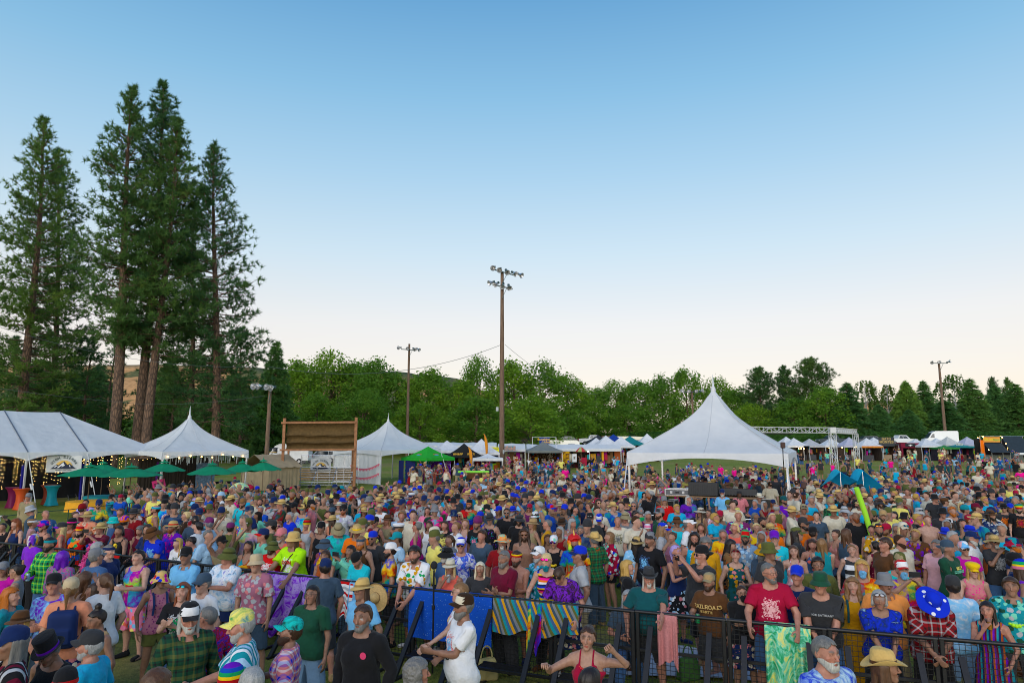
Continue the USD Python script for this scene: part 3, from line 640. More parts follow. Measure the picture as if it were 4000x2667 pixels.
def pattern(kind,cs):
 """printed cloth; the print sits in the garment's rest shape (primvar rest), so it follows the body"""
 key='cloth_'+kind+'_'+'_'.join(cs)
 if key in _mats:return _mats[key]
 c=[col(x)for x in cs]; n={'v':('attribute',{'attribute':'rest'}),'p':('principled_bsdf',{'roughness':.88,'specular_ior_level':.18}),'bn':('noise_texture',{'scale':9.0,'detail':6.0,'roughness':.65}),'tc':('texture_coordinate',{}),'b':('bump',{'strength':.6,'distance':.03})}
 l=[('tc.object','bn.vector'),('bn.fac','b.height'),('b.normal','p.normal')]
 def ramp(cols,name='r',hard=False):
  k=len(cols); n[name]=('rgb_ramp',{'ramp':[(i/max(k-1,1)if not hard else i/k,x)for i,x in enumerate(cols)],'interpolate':not hard})
 if kind=='tie':
  n['mp']=('mapping',{'location':(0.0,.12,-1.24),'rotation':(1.5708,0,0),'scale':(1.0,.4,1.0)})
  n['no']=('noise_texture',{'scale':7.0,'detail':4.0,'roughness':.6}); n['sx']=('separate_xyz',{}); n['at']=('math',{'math_type':'arctan2'}); n['le']=('vector_math',{'math_type':'length'})
  n['m1']=('math',{'math_type':'multiply','value2':.48}); n['m2']=('math',{'math_type':'multiply_add','value2':3.2}); n['m3']=('math',{'math_type':'multiply_add','value2':1.3}); n['fr']=('math',{'math_type':'pingpong','value2':1.0})
  l+=[('v.vector','mp.vector'),('mp.vector','sx.vector'),('sx.x','at.value1'),('sx.z','at.value2'),('at.value','m1.value1'),('mp.vector','le.vector1'),('le.value','m2.value1'),('m1.value','m2.value3'),('v.vector','no.vector'),('no.fac','m3.value1'),('m2.value','m3.value3'),('m3.value','fr.value1'),('fr.value','r.fac')]
  ramp(c+c[:1])
 elif kind in('marble','galaxy'):
  n['no']=('noise_texture',{'scale':7.5 if kind=='marble' else 9.0,'detail':5.0,'roughness':.62,'distortion':1.4 if kind=='marble' else 2.4}); l+=[('v.vector','no.vector'),('no.fac','mr.value'),('mr.result','r.fac')]
  n['mr']=('map_range',{'range_type':'linear','from_min':.28,'from_max':.72,'to_min':0.0,'to_max':1.0}); ramp(c)
 elif kind in('hstripe','vstripe','sequin','slant'):
  n['sx']=('separate_xyz',{}); n['m']=('math',{'math_type':'multiply','value2':{'hstripe':5.5,'vstripe':9.0,'sequin':60.,'slant':4.5}[kind]}); n['fr']=('math',{'math_type':'fraction'})
  n['mp']=('mapping',{'rotation':(0,.45 if kind=='slant' else 0,0)})
  l+=[('v.vector','mp.vector'),('mp.vector','sx.vector'),('sx.'+('x' if kind in('vstripe','slant')else 'z'),'m.value1'),('m.value','fr.value1'),('fr.value','r.fac')]; ramp(c,hard=True)
 elif kind=='plaid':
  n['sx']=('separate_xyz',{}); ramp([c[0],c[0],c[1],c[0],c[2],c[0]],'r',True); ramp([c[0],c[1],c[1],c[0],c[0],c[2]],'r2',True); n['mx']=('mix_color',{'blend_type':'mix','fac':.5})
  for a,o,rr,s in(('x','ma','r',11.),('z','mb','r2',10.)):
   n[o]=('math',{'math_type':'multiply','value2':s}); n[o+'f']=('math',{'math_type':'fraction'}); l+=[('sx.'+a,o+'.value1'),(o+'.value',o+'f.value1'),(o+'f.value',rr+'.fac')]
  l+=[('v.vector','sx.vector'),('r.color','mx.a'),('r2.color','mx.b'),('mx.result','p.base_color')]
 elif kind in('floral','dots','patch','camo','speckle'):
  sc={'floral':13.,'dots':22.,'patch':10.,'camo':11.,'speckle':34.}[kind]
  n['vo']=('voronoi_texture',{'scale':sc,'randomness':.9}); n['no']=('noise_texture',{'scale':22.0,'detail':3.0}); n['vm']=('vector_math',{'math_type':'multiply_add','vector2':(.05,.05,.05)})
  l+=[('v.vector','no.vector'),('no.color','vm.vector1'),('v.vector','vm.vector3'),('vm.vector','vo.vector')]
  n['sc']=('separate_color',{}); l+=[('vo.color','sc.color')]
  rest=c[1:]if len(c)>1 else c
  if kind in('patch','camo'):ramp(c,hard=True); l+=[('sc.r','r.fac')]
  else:
   ramp(rest,'r3',True); n['lt']=('math',{'math_type':'less_than','value2':{'floral':.46,'speckle':.15}.get(kind,.30)}); n['mx']=('mix_color',{'blend_type':'mix','a':c[0]})
   l+=[('sc.r','r3.fac'),('vo.distance','lt.value1'),('lt.value','mx.fac'),('r3.color','mx.b'),('mx.result','p.base_color')]
 elif kind=='starry':
  n['vo']=('voronoi_texture',{'scale':9.0,'randomness':.7}); n['lt']=('math',{'math_type':'less_than','value2':.22}); n['mx']=('mix_color',{'blend_type':'mix','a':c[0],'b':c[1]})
  l+=[('v.vector','vo.vector'),('vo.distance','lt.value1'),('lt.value','mx.fac'),('mx.result','p.base_color')]
 elif kind=='chest':
  n['mp']=('mapping',{'location':(0.0,0.0,-1.25*7),'scale':(9.0,0.0,7.0)}); n['ab']=('vector_math',{'math_type':'absolute'}); n['sp']=('separate_xyz',{}); n['m']=('math',{'math_type':'maximum'}); n['sx']=('separate_xyz',{}); n['lt']=('math',{'math_type':'less_than','value2':-.02}); n['mx']=('mix_color',{'blend_type':'mix','a':c[0]})
  n['no']=('noise_texture',{'scale':38.0,'detail':4.0}); n['m2']=('math',{'math_type':'multiply','value2':.55}); n['m3']=('math',{'math_type':'multiply_add','value2':.75})
  l+=[('v.vector','mp.vector'),('mp.vector','ab.vector1'),('ab.vector','sp.vector'),('sp.x','m.value1'),('sp.z','m.value2'),('m.value','m2.value1'),('v.vector','no.vector'),('no.fac','m3.value1'),('m2.value','m3.value3'),('m3.value','r.fac'),('v.vector','sx.vector'),('sx.y','lt.value1'),('lt.value','mx.fac'),('r.color','mx.b'),('mx.result','p.base_color')]
  k=c[1:]; n['r']=('rgb_ramp',{'ramp':[(.0,k[0]),(.36,k[0]),(.42,k[min(1,len(k)-1)]),(.50,k[-1]),(.60,c[0]),(.66,k[0]),(.78,c[0]),(1.0,c[0])],'interpolate':False})
 if not any(b=='p.base_color' for _,b in l):l.append(('r.color','p.base_color'))
 _mats[key]=mat(key,n,l); return _mats[key]
SKIN=dict(fair=(.46,.27,.20),mid=(.37,.205,.14),tan=(.27,.14,.09),olive=(.23,.125,.08),deep=(.09,.045,.027),ruddy=(.41,.195,.135))
def skin_tint(v,tone,hair,lips,sex):
 """the skin's own colours: lips, eyes, brows, a little red on cheeks, nose and ears"""
 c=np.tile(np.array(SKIN[tone]),(len(v),1)); q=v.copy(); q[:,0]=np.abs(q[:,0])
 face=(v[:,2]>1.5)&(v[:,1]<-.03)
 r=np.exp(-(np.linalg.norm(q-[.045,-.07,1.615],axis=1)/.03)**2)+np.exp(-(np.linalg.norm(q-[0,-.115,1.618],axis=1)/.02)**2)*.9
 c*=1+np.clip(r,0,1)[:,None]*np.array([.10,-.10,-.08])
 lp=np.minimum(rc(q,[0,-.096,1.583],[.019,-.087,1.580],.0062,.004),rc(q,[0,-.094,1.572],[.016,-.087,1.575],.0066,.004))
 c[(lp<.0025)&face]=np.array(SKIN[tone])*([.80,.50,.50]if not lips else[.92,.42,.42])
 br=rc(q,[.014,-.092,1.676],[.044,-.082,1.679],.0055,.0042); c[(br<.004)&face]=np.array(hair)*.6+np.array(SKIN[tone])*.22
 e=np.linalg.norm(q-[.031,-.0745,1.650],axis=1); eye=(e<.0150)&(v[:,1]<-.078)&(np.abs(v[:,2]-1.650)<.0085)
 c[eye]=(.36,.33,.31); c[eye&(np.linalg.norm(q[:,[0,2]]-[.031,1.650],axis=1)<.0068)]=(.02,.014,.012)
 c[(np.abs(v[:,2]-1.6585)<.0028)&(np.linalg.norm(q[:,[0,2]]-[.031,1.6535],axis=1)<.017)&(v[:,1]<-.074)]=np.array(SKIN[tone])*.5
 return c
TOPW=dict(tee='t-shirt',shirt='shirt',ls='long-sleeved top',tank='tank top',cami='strappy top',hoodie='hooded jacket',dress='dress',vneck='v-neck t-shirt',polo='polo shirt',lshirt='long-sleeved shirt',maxi='long dress')
PATW=dict(tie='tie-dye',marble='dye-marbled',galaxy='galaxy-swirl',hstripe='striped',vstripe='vertically striped',plaid='plaid',floral='floral',dots='dotted',patch='patchwork',camo='camouflage',starry='starred',chest='printed',sequin='sequined')
HATW=dict(cap='cap',capback='backward cap',visor='visor',trucker='trucker cap',beanie='beanie',headband='headband',bandana='bandana',bucket='bucket hat',boonie='floppy brimmed hat',fedora='brimmed felt hat',straw='straw hat',widestraw='wide straw hat',cowboy='cowboy hat',tophat='top hat',lowtop='low top hat',captain="captain's cap",newsboy='newsboy cap',sombrero='sombrero',pork='small brimmed hat')
HAIRW=dict(crew='cropped',short='short',receding='receding',balding='balding',messy='tousled',curly='curly',afro='bushy',long='long',wavy='long wavy',bigwavy='big wavy',bob='bobbed',pony='ponytailed',bun='bunned',topbun='top-knotted',wig='wig',under='short',underlong='long',updo='pinned-up',curlylong='long curly',clown='clown wig')
ARMS=dict(down=((.25,-.03,.90),(.25,-.03,.90)),relax=((.26,-.10,.93),(.25,-.02,.90)),pocket=((.215,-.10,.93),(.215,-.10,.93)),hip=((.25,.0,1.0),(.25,-.03,.90)),rail=((.0,-.33,1.11),(.02,-.37,1.14)),railwide=((.26,-.34,1.10),(.24,-.34,1.10)),cross=((-.05,-.275,1.20),(-.04,-.245,1.14)),cup=((.25,-.03,.90),(.13,-.31,1.16)),cup2=((.11,-.31,1.17),(.25,-.05,.90)),drink=((.2,-.12,.97),(.04,-.21,1.45)),phone=((.07,-.36,1.52),(.07,-.36,1.52)),phonelow=((.05,-.30,1.27),(.05,-.30,1.27)),up=((.22,-.16,1.86),(.25,-.03,.90)),up2=((.25,-.03,.90),(.24,-.18,1.86)),bothup=((.26,-.12,1.84),(.26,-.12,1.84)),clap=((.03,-.30,1.17),(.03,-.30,1.18)),dance=((.33,-.25,1.60),(.38,-.33,1.40)),brow=((.25,-.03,.90),(.09,-.17,1.60)),head=((.16,.02,1.66),(.16,.02,1.66)),chin=((.05,-.19,1.50),(.12,-.20,1.15)),wave=((.25,-.03,.90),(.32,-.22,1.52)),gest=((.25,-.03,.90),(.34,-.34,1.08)),lap=((.12,-.30,1.0),(.12,-.30,1.0)))
ALT=[0]
def build_person(path,d,loc,yaw,height,hd):
 """d: the person's description (see the table). Parts: body, hair, beard, top, trousers, shoes, hat > brim ..., glasses > frame, mask"""
 seed=int(hash01(path,d['key'])*1e6); rng=np.random.default_rng(seed)
 sex=d['sex']; s=height/1.752; hr=col(d['haircol']); tone=d['tone']
 root=UsdGeom.Xform.Define(stage,path); root.AddTranslateOp().Set(Gf.Vec3d(*map(float,loc))); root.AddRotateZOp().Set(float(math.degrees(yaw))); root.AddScaleOp().Set(Gf.Vec3f(s,s,s))
 root=root.GetPrim(); pose=d['pose']
 arms=[np.array(a,float)for a in ARMS[pose if pose in ARMS else 'down']]
 if ALT[0]%2 and pose in('cup','cup2','relax','cross','hip','gest'):arms=arms[::-1]
 ALT[0]+=1
 jit=.022; arms=[a+rng.uniform(-jit,jit,3)for a in arms]
 for a in arms:
  if a[1]<-.15 and a[2]<1.4:a[1]-=1.1*d['belly']+.25*max(0,d['width']-1)
 lean={'rail':.30,'railwide':.22}.get(pose,0)+d.get('lean',0)+rng.uniform(-.03,.03)
 sit=d.get('sit',False)
 h=d.get('head',(0,0,0)); h=(h[0]+rng.uniform(-.10,.10),h[1]+rng.uniform(-.05,.05),h[2]+rng.uniform(-.07,.07))
 sh=rng.uniform(-1,1)
 legs=((.04*sh,.04+rng.uniform(0,.04),.06+.08*max(0,sh)),(-.04*sh,.04+rng.uniform(0,.04),.06+.08*max(0,-sh)))
 B=bones(lean,.03*sh,rng.uniform(-.06,.06),h,arms,legs,sit,(rng.uniform(-.3,.3),rng.uniform(-.3,.3)))
 grip=tuple(1 if(np.linalg.norm(a-np.array([.25,-.03,.9]))>.2 and pose not in('rail','cross','clap','chin','head'))else 0 for a in arms)if hd==0 else(0,0)
 belly,width=d['belly'],d['width']
 def put(name,v,f,W,m,tint=None,parent=root,rest=None,smooth=True):
  pv={}
  if tint is not None:pv['tint']=(np.broadcast_to(np.asarray(tint,float),(len(v),3)),T.Color3fArray)
  if rest is not None:pv['rest']=(rest,T.Float3Array)
  P=skin(v,W,B)if W is not None else(np.hstack([v,np.ones((len(v),1))])@B[4].T)[:,:3]
  return obj(name,(P,f),m,parent,smooth=smooth,prim=pv)
  # body

 v,f,W=tpl(('body',sex)+grip,lambda:body_mesh(sex,*grip,hd),hd,'body')
 tint=skin_tint(v,tone,hr,sex=='f' and rng.random()<.4,sex)
 top,low=d['top'],d['low']
 ins=np.zeros(len(v)); z=v[:,2]
 if top[0]!='none':ins=np.maximum(ins,((z<1.36)&(z>.90)&(np.abs(v[:,0])<.19))*.007)
 c0=v.copy(); c0[:,:2]*=(1-ins/.12)[:,None]
 put('body',fat(c0,sex,belly,width),f,W,SKIN_M,tint)
 # clothes

 def cloth(name,key,make,mode,spec):
  v,f,W=tpl(key,make,hd,mode); kind,cs=spec
  if kind=='plain':return put(name,fat(v,sex,belly,width),f,W,CLOTH_M,col(cs[0]))
  return put(name,fat(v,sex,belly,width),f,W,pattern(kind,cs),None,rest=v)
 if low is not None and top[0]not in('maxi',):
  cloth({'trousers':'trousers','leggings':'leggings','skirt':'skirt'}.get(low[0],'shorts'),('low',low[0],sex),lambda:low_mesh(low[0],sex),'skirt' if low[0]=='skirt' else 'body',low[1:])
 if top[0]!='none':
  nm={'tee':'shirt','vneck':'shirt','ls':'shirt','lshirt':'shirt','polo':'shirt','tank':'tank_top','cami':'tank_top','maxi':'dress','hoodie':'jacket'}.get(top[0],top[0])
  cloth(nm,('top',top[0],sex),lambda:top_mesh(top[0],sex),'skirt' if top[0]in('dress','maxi')else 'body',top[1:])
 if top[0]in('shirt','lshirt','polo'):
  a=np.linspace(.42,2*PI-.42,25); P=np.array([np.stack([r*1.02*np.sin(a),.014-r*np.cos(a),zz+.30*(.014-r*np.cos(a))*.55],-1)for r,zz in((.070,1.492),(.082,1.488),(.098,1.452))]); v,f=sheet(P,.005); q=fat(v,sex,belly,width); W=weights(v,'torso'); kind,cs=top[1:]
  if kind=='plain':put('collar',q,f,W,CLOTH_M,col(cs[0]))
  else:put('collar',q,f,W,pattern(kind,cs),None,rest=v)
 if d['shoes']:
  v,f,W=tpl(('shoe',),shoe_mesh,2 if hd else 1,'body'); [put('shoe',*_half(v,f,W,q),CLOTH_M,col(d['shoes']))for q in(1,-1)]
  # head

 if d['hair']!='bald':
  st=d['hair']
  if d['hat']and d['hat'][0]not in('headband','visor'):
   st={'long':'underlong','wavy':'underlong','bob':'bob'}.get(st,st)
   if st in('short','crew','messy','receding','balding','curly','afro','updo','topbun'):st='under'
  v,f,W=tpl(('hair',st),lambda:hair_mesh(st),hd,'head')
  c=np.tile(np.array(hr),(len(v),1))
  if d.get('haircols'):
   k=np.array([col(x)for x in d['haircols']]); a=(np.arctan2(v[:,0],v[:,1])/(2*PI)+.5)*2.999; i=(a*len(k)).astype(int)%len(k); c=k[i]if d['hair']!='clown' else k[np.clip(((1.76-v[:,2])/.30*len(k)).astype(int),0,len(k)-1)]
  put('hair',v,f,None,HAIR_M,c)
 if d['beard']:
  bs,bc=d['beard']; v,f,W=tpl(('beard',bs),lambda:beard_mesh(bs),hd,'head'); put('beard',v,f,None,HAIR_M,col(bc))
 if d['hat']:
  hk,hc=d['hat'][0],d['hat'][1]; x=None
  if('hatp',hk)not in _TPL:_TPL[('hatp',hk)]=hat_parts(hk)
  for i,(n,v,f)in enumerate(_TPL[('hatp',hk)]):
   cc=hc[0]if n in('crown',)or len(hc)==1 else hc[1]if n in('brim','band','cuff','front_panel','button')else hc[0]
   if n=='brim' and hk in('straw','widestraw','fedora','cowboy','boonie','tophat','lowtop','pork','sombrero','trucker'):cc=hc[0]
   if n=='band' and hk in('headband','bandana'):cc=hc[0]
   m=STRAW_M if hk in('straw','widestraw','sombrero')and n!='band' else CLOTH_M; tn=col(cc)
   if d.get('hatpat')and n in('crown','brim','band'):m,tn=pattern(*d['hatpat']),None
   if len(hc)==1 and n=='band' and hk not in('headband','bandana'):tn=tuple(.45*q for q in col(cc))
   if len(hc)==1 and n in('cuff',):tn=tuple(.8*q for q in col(cc))
   q=put(n if i else 'hat',np.array(v),np.array(f),None,m,tn,parent=root if i==0 else x,smooth=35,rest=np.array(v)if tn is None else None)if False else _hat_piece(put,n if i else 'hat',v,f,m,tn,root if i==0 else x)
   if i==0:x=q
 for g in d['glasses']:
  kind,c=g
  gp=_TPL.setdefault(('gl',kind in('clear',)),glasses_parts('clear' if kind=='clear' else 'sun')); x=None
  for i,(n,v,f)in enumerate(gp):
   v=np.array(v)
   if kind=='up':
    hz=.085 if d['hat']else .078; v=(v-[0,-.1,1.65])@rotm(0,-.55).T+[0,-.085 if not d['hat']else-.105,1.65+hz]
   m=FRAME_M if n=='frame' else CLEAR_M if kind=='clear' else LENS_M if c=='black' else mirror_lens(c)
   q=put('glasses' if i==0 else n,v,f,None,m,None,parent=root if i==0 else x,smooth=True)
   if i==0:x=q
 if d['mask']:
  v,f,W=tpl(('mask',),mask_mesh,hd,'head'); put('face_mask',v,f,None,CLOTH_M,col(d['mask']))
 return root,B,s
def _half(v,f,W,q):
 f=f[(v[f][:,:,0].mean(1)*q>0)]; u,i=np.unique(f,return_inverse=True); return v[u],i.reshape(f.shape),W[u]
def _hat_piece(put,n,v,f,m,tn,parent):
 if tn is None:return put(n,np.array(v),np.array(f),None,m,None,parent=parent,smooth=True,rest=np.array(v))
 return put(n,np.array(v),np.array(f),None,m,tn,parent=parent,smooth=True)

 # ---------------------------------------------------------------- ground, hills, hedge

def gz(x,y):
 y=np.asarray(y,float); return .83*sstep(y,61,105)+2.05*sstep(y,115,125)+0*np.asarray(x,float)
def gp(px,py,y):p=at(px,py,y); p[2]=float(gz(p[0],p[1])); return p
xs=np.unique(np.concatenate([np.linspace(-900,-130,12),np.linspace(-130,130,66),np.linspace(130,900,12)])); ys=np.unique(np.concatenate([np.linspace(-60,0,6),np.linspace(0,140,90),np.linspace(140,2200,16)]))
X,Y=np.meshgrid(xs,ys); Zg=gz(X,Y)+.05*(meshkit.noise(np.stack([X*.12,Y*.12,0*X],-1))-.5)*(np.hypot(X,Y)<200)
GRASS=mat('lawn_grass',{'tc':('texture_coordinate',{}),'n':('noise_texture',{'scale':.22,'detail':6.0,'roughness':.65}),'n2':('noise_texture',{'scale':9.0,'detail':5.0,'roughness':.7}),'n3':('noise_texture',{'scale':60.0,'detail':3.0}),'r':('rgb_ramp',{'ramp':[(.30,(.165,.215,.038)),(.48,(.235,.27,.052)),(.58,(.29,.265,.08)),(.70,(.29,.225,.11))]}),'r2':('rgb_ramp',{'ramp':[(.25,(.60,.62,.6)),(.75,(1.25,1.22,1.15))]}),'r3':('rgb_ramp',{'ramp':[(.3,(.72,.74,.7)),(.7,(1.2,1.2,1.15))]}),'x':('mix',{'mix_type':'multiply','fac':1.0}),'x2':('mix',{'mix_type':'multiply','fac':1.0}),'b':('bump',{'strength':.9,'distance':.05}),'p':('principled_bsdf',{'roughness':.95,'specular_ior_level':.1})},[('tc.object','n.vector'),('tc.object','n2.vector'),('tc.object','n3.vector'),('n.fac','r.fac'),('n2.fac','r2.fac'),('n3.fac','r3.fac'),('r.color','x.color1'),('r2.color','x.color2'),('x.color','x2.color1'),('r3.color','x2.color2'),('x2.color','p.base_color'),('n3.fac','b.height'),('b.normal','p.normal')])
obj('ground',grid_mesh(np.stack([X,Y,Zg],-1)),GRASS,smooth=True,kind='structure',label='green festival lawn with dry worn patches')
# wooded hills, far off, dry grass made more orange to paint in evening sunlight

HILLM=mat('sun_tinted_dry_hill',{'tc':('texture_coordinate',{}),'n':('noise_texture',{'scale':.009,'detail':7.0,'roughness':.62}),'v':('voronoi_texture',{'scale':.10}),'r':('rgb_ramp',{'ramp':[(.40,(.52,.28,.12)),(.48,(.46,.24,.10)),(.54,(.12,.12,.05)),(.8,(.07,.095,.05))]}),'r2':('rgb_ramp',{'ramp':[(.1,(.75,.75,.75)),(.6,(1.1,1.1,1.1))]}),'x':('mix',{'mix_type':'multiply','fac':1.0}),'p':('principled_bsdf',{'roughness':1.0,'specular_ior_level':.05})},[('tc.object','n.vector'),('tc.object','v.vector'),('n.fac','r.fac'),('v.distance','r2.fac'),('r.color','x.color1'),('r2.color','x.color2'),('x.color','p.base_color')])
def hill(pts,base,depth,seed,label):
 px=np.array([p[0]for p in pts],float); py=np.array([p[1]for p in pts],float); u=np.linspace(px[0],px[-1],110); h=np.interp(u,px,py)
 h=h+6*(meshkit.fbm(np.stack([u*.03,0*u,0*u],-1),4,seed)-.5)
 G=[]
 for k,t in enumerate(np.linspace(0,1,14)):
  row=[]
  for a,b in zip(u,h):
   top=at(a,b,base+depth); foot=at(a,1745,base); s=foot+(top-foot)*np.array([t,t,0]); s[2]=-2+(top[2]+2)*(t**.8)
   s[2]+=(meshkit.noise(np.array([s[0]*.012,s[1]*.012,seed]))-.5)*38*t*(1-t)*2; row.append(s)
  G.append(row)
 back=[[p[0],p[1]+300,-5]for p in G[-1]]; G.append(back)
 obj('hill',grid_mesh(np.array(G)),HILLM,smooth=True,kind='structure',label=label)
hill([(-500,1440),(0,1430),(350,1425),(640,1425),(900,1430),(1010,1436),(1130,1458),(1210,1460),(1330,1445),(1420,1446),(1560,1452),(1640,1464),(1720,1468),(1800,1482),(1860,1510),(2000,1600),(2300,1690)],1250,420,3,'tawny wooded hill ridge, sunlight painted into its orange, beyond the trees on the left')
hill([(2500,1690),(2900,1640),(3300,1580),(3450,1562),(3650,1575),(3850,1560),(4000,1550),(4500,1540)],1500,300,5,'low tawny hill, sunlight painted into its orange, showing between the right-hand trees')

# ---------------------------------------------------------------- trees

BARK=mat('pine_bark',{'tc':('texture_coordinate',{}),'m':('mapping',{'scale':(1.0,1.0,.28)}),'v':('voronoi_texture',{'scale':5.5,'feature':'distance_to_edge'}),'n':('noise_texture',{'scale':3.0,'detail':5.0}),'r':('rgb_ramp',{'ramp':[(.0,(.035,.024,.018)),(.10,(.11,.065,.042)),(.5,(.24,.14,.085)),(1.0,(.30,.18,.11))]}),'b':('bump',{'strength':.8,'distance':.05}),'p':('principled_bsdf',{'roughness':.95})},[('tc.object','m.vector'),('m.vector','v.vector'),('v.distance','r.fac'),('r.color','p.base_color'),('v.distance','b.height'),('b.normal','p.normal')])
WOODP=mat('weathered_pole',{'tc':('texture_coordinate',{}),'m':('mapping',{'scale':(1.0,1.0,.05)}),'n':('noise_texture',{'scale':22.0,'detail':5.0}),'r':('rgb_ramp',{'ramp':[(.3,(.085,.05,.032)),(.6,(.20,.125,.08)),(.8,(.28,.19,.13))]}),'p':('principled_bsdf',{'roughness':.9})},[('tc.object','m.vector'),('m.vector','n.vector'),('n.fac','r.fac'),('r.color','p.base_color')])
def leafmat(name,a,b,c,scale=.35,trans=.35):
 return mat(name,{'tc':('texture_coordinate',{}),'n':('noise_texture',{'scale':scale,'detail':4.0,'roughness':.7}),'g':('geometry',{}),'r':('rgb_ramp',{'ramp':[(.3,a),(.52,b),(.75,c)]}),'ri':('rgb_ramp',{'ramp':[(0,(.72,.74,.70)),(1,(1.32,1.26,1.1))]}),'oi':('object_info',{}),'ro':('rgb_ramp',{'ramp':[(0,(.74,.84,.92)),(.5,(1.,1.,1.)),(1,(1.45,1.22,.75))]}),'x':('mix',{'mix_type':'multiply','fac':1.0}),'y':('mix',{'mix_type':'multiply','fac':1.0}),'p':('principled_bsdf',{'roughness':.6,'specular_ior_level':.25}),'t':('translucent_bsdf',{}),'m':('mix_closure',{'fac':trans})},[('tc.object','n.vector'),('n.fac','r.fac'),('g.random_per_island','ri.fac'),('r.color','x.color1'),('ri.color','x.color2'),('oi.random','ro.fac'),('x.color','y.color1'),('ro.color','y.color2'),('y.color','p.base_color'),('y.color','t.color'),('p.BSDF','m.closure1'),('t.BSDF','m.closure2')],surface='m.closure')
NEEDLE=leafmat('pine_needles',(.045,.12,.045),(.10,.22,.062),(.19,.32,.065),.30,.4)
SPRUCE=leafmat('spruce_needles',(.065,.18,.055),(.13,.29,.07),(.22,.40,.08),.5,.2)
LEAF=leafmat('broad_leaves',(.095,.24,.028),(.19,.38,.035),(.33,.52,.05),.28,.5)
BIRCHL=leafmat('birch_leaves',(.05,.13,.02),(.10,.20,.03),(.17,.27,.05),.4,.45)
def blades(P,D,L,w,n,rng,spread=1.0):
 """n narrow blades from each point, around the direction D"""
 P=np.repeat(P,n,0); D=np.repeat(D,n,0); k=len(P)
 d=D+spread*rng.normal(size=(k,3)); d/=np.linalg.norm(d,axis=1,keepdims=True)
 s=np.cross(d,rng.normal(size=(k,3))); s/=np.maximum(np.linalg.norm(s,axis=1,keepdims=True),1e-9)
 l=L*rng.uniform(.7,1.2,(k,1)); v=np.stack([P-s*w*.5,P+s*w*.5,P+d*l],1).reshape(-1,3)
 return v,np.arange(3*k).reshape(-1,3)
def cards(P,N,size,rng,fold=.35):
 """leaf-shaped cards (two folded triangles) facing roughly N"""
 k=len(P); n=N+.8*rng.normal(size=(k,3)); n/=np.linalg.norm(n,axis=1,keepdims=True)
 u=np.cross(n,rng.normal(size=(k,3))); u/=np.maximum(np.linalg.norm(u,axis=1,keepdims=True),1e-9); w=np.cross(n,u)
 s=size*rng.uniform(.6,1.3,(k,1))
 a,b=P-u*s*.6,P+u*s*.6; c,d=P+w*s*.42+n*s*fold*.4,P-w*s*.42+n*s*fold*.4
 v=np.stack([a,b,c,d],1).reshape(-1,3); i=np.arange(k)[:,None]*4
 return v,np.vstack([i+[0,1,2],i+[1,0,3]])
def pine(root,h,r0,R,bare,seed,lean=(0,0),dens=1.0,name_crown='crown'):
 rng=np.random.default_rng(seed); zs=np.linspace(0,h,14); t=zs/h
 wob=np.stack([lean[0]*t+.25*np.sin(t*5+seed),lean[1]*t+.2*np.cos(t*4+seed),zs],1); wob[0,:2]=0
 tr=MB(); tr.tube(wob,r0*(1-t)**.85+.03,12);
 P,D=[],[]
 nb=int(205*dens*(h/38)); br=MB()
 for k in range(nb):
  tt=bare+(1-bare)*((k+rng.uniform(0,1))/nb); z=tt*h; c=np.array([np.interp(z,zs,wob[:,i])for i in range(3)])
  q=(tt-bare)/(1-bare); prof=np.clip(np.interp(q,[0,.12,.35,.65,.88,1],[.72,1.0,.95,.68,.36,.07]),0,1)
  L=R*prof*rng.uniform(.55,1.15); a=rng.uniform(0,2*PI); el=np.interp(q,[0,.5,1],[-.18,.08,.75])+rng.normal()*.12
  d=np.array([math.cos(a)*math.cos(el),math.sin(a)*math.cos(el),math.sin(el)])
  pts=np.array([c+d*L*s+np.array([0,0,L*.22*s*s])for s in(0,.4,.75,1.0)])
  br.tube(pts,[.055*(1-q)+.03,.04,.028,.012],4,False)
  m=max(3,int(L*3.8*dens))
  for s in rng.uniform(.38 if q<.85 else .1,1.0,m):
   e=c+d*L*s+np.array([0,0,L*.22*s*s])+rng.normal(size=3)*np.array([.36,.36,.22])*min(1,L/2); P.append(e); D.append(d*.6+np.array([0,0,.6]))
  P.append(pts[-1]); D.append(d+np.array([0,0,.4]))
 for z in np.linspace(h*.93,h,8):P.append(np.array([np.interp(z,zs,wob[:,0]),np.interp(z,zs,wob[:,1]),z])); D.append(np.array([0,0,1.]))
 v,f=blades(np.array(P),np.array(D),.52,.085,13,rng,.9)
 obj('trunk',tr.out(),BARK,root,smooth=True); br.build('branches',BARK,root,kind='stuff'); obj(name_crown,(v,f),NEEDLE,root)
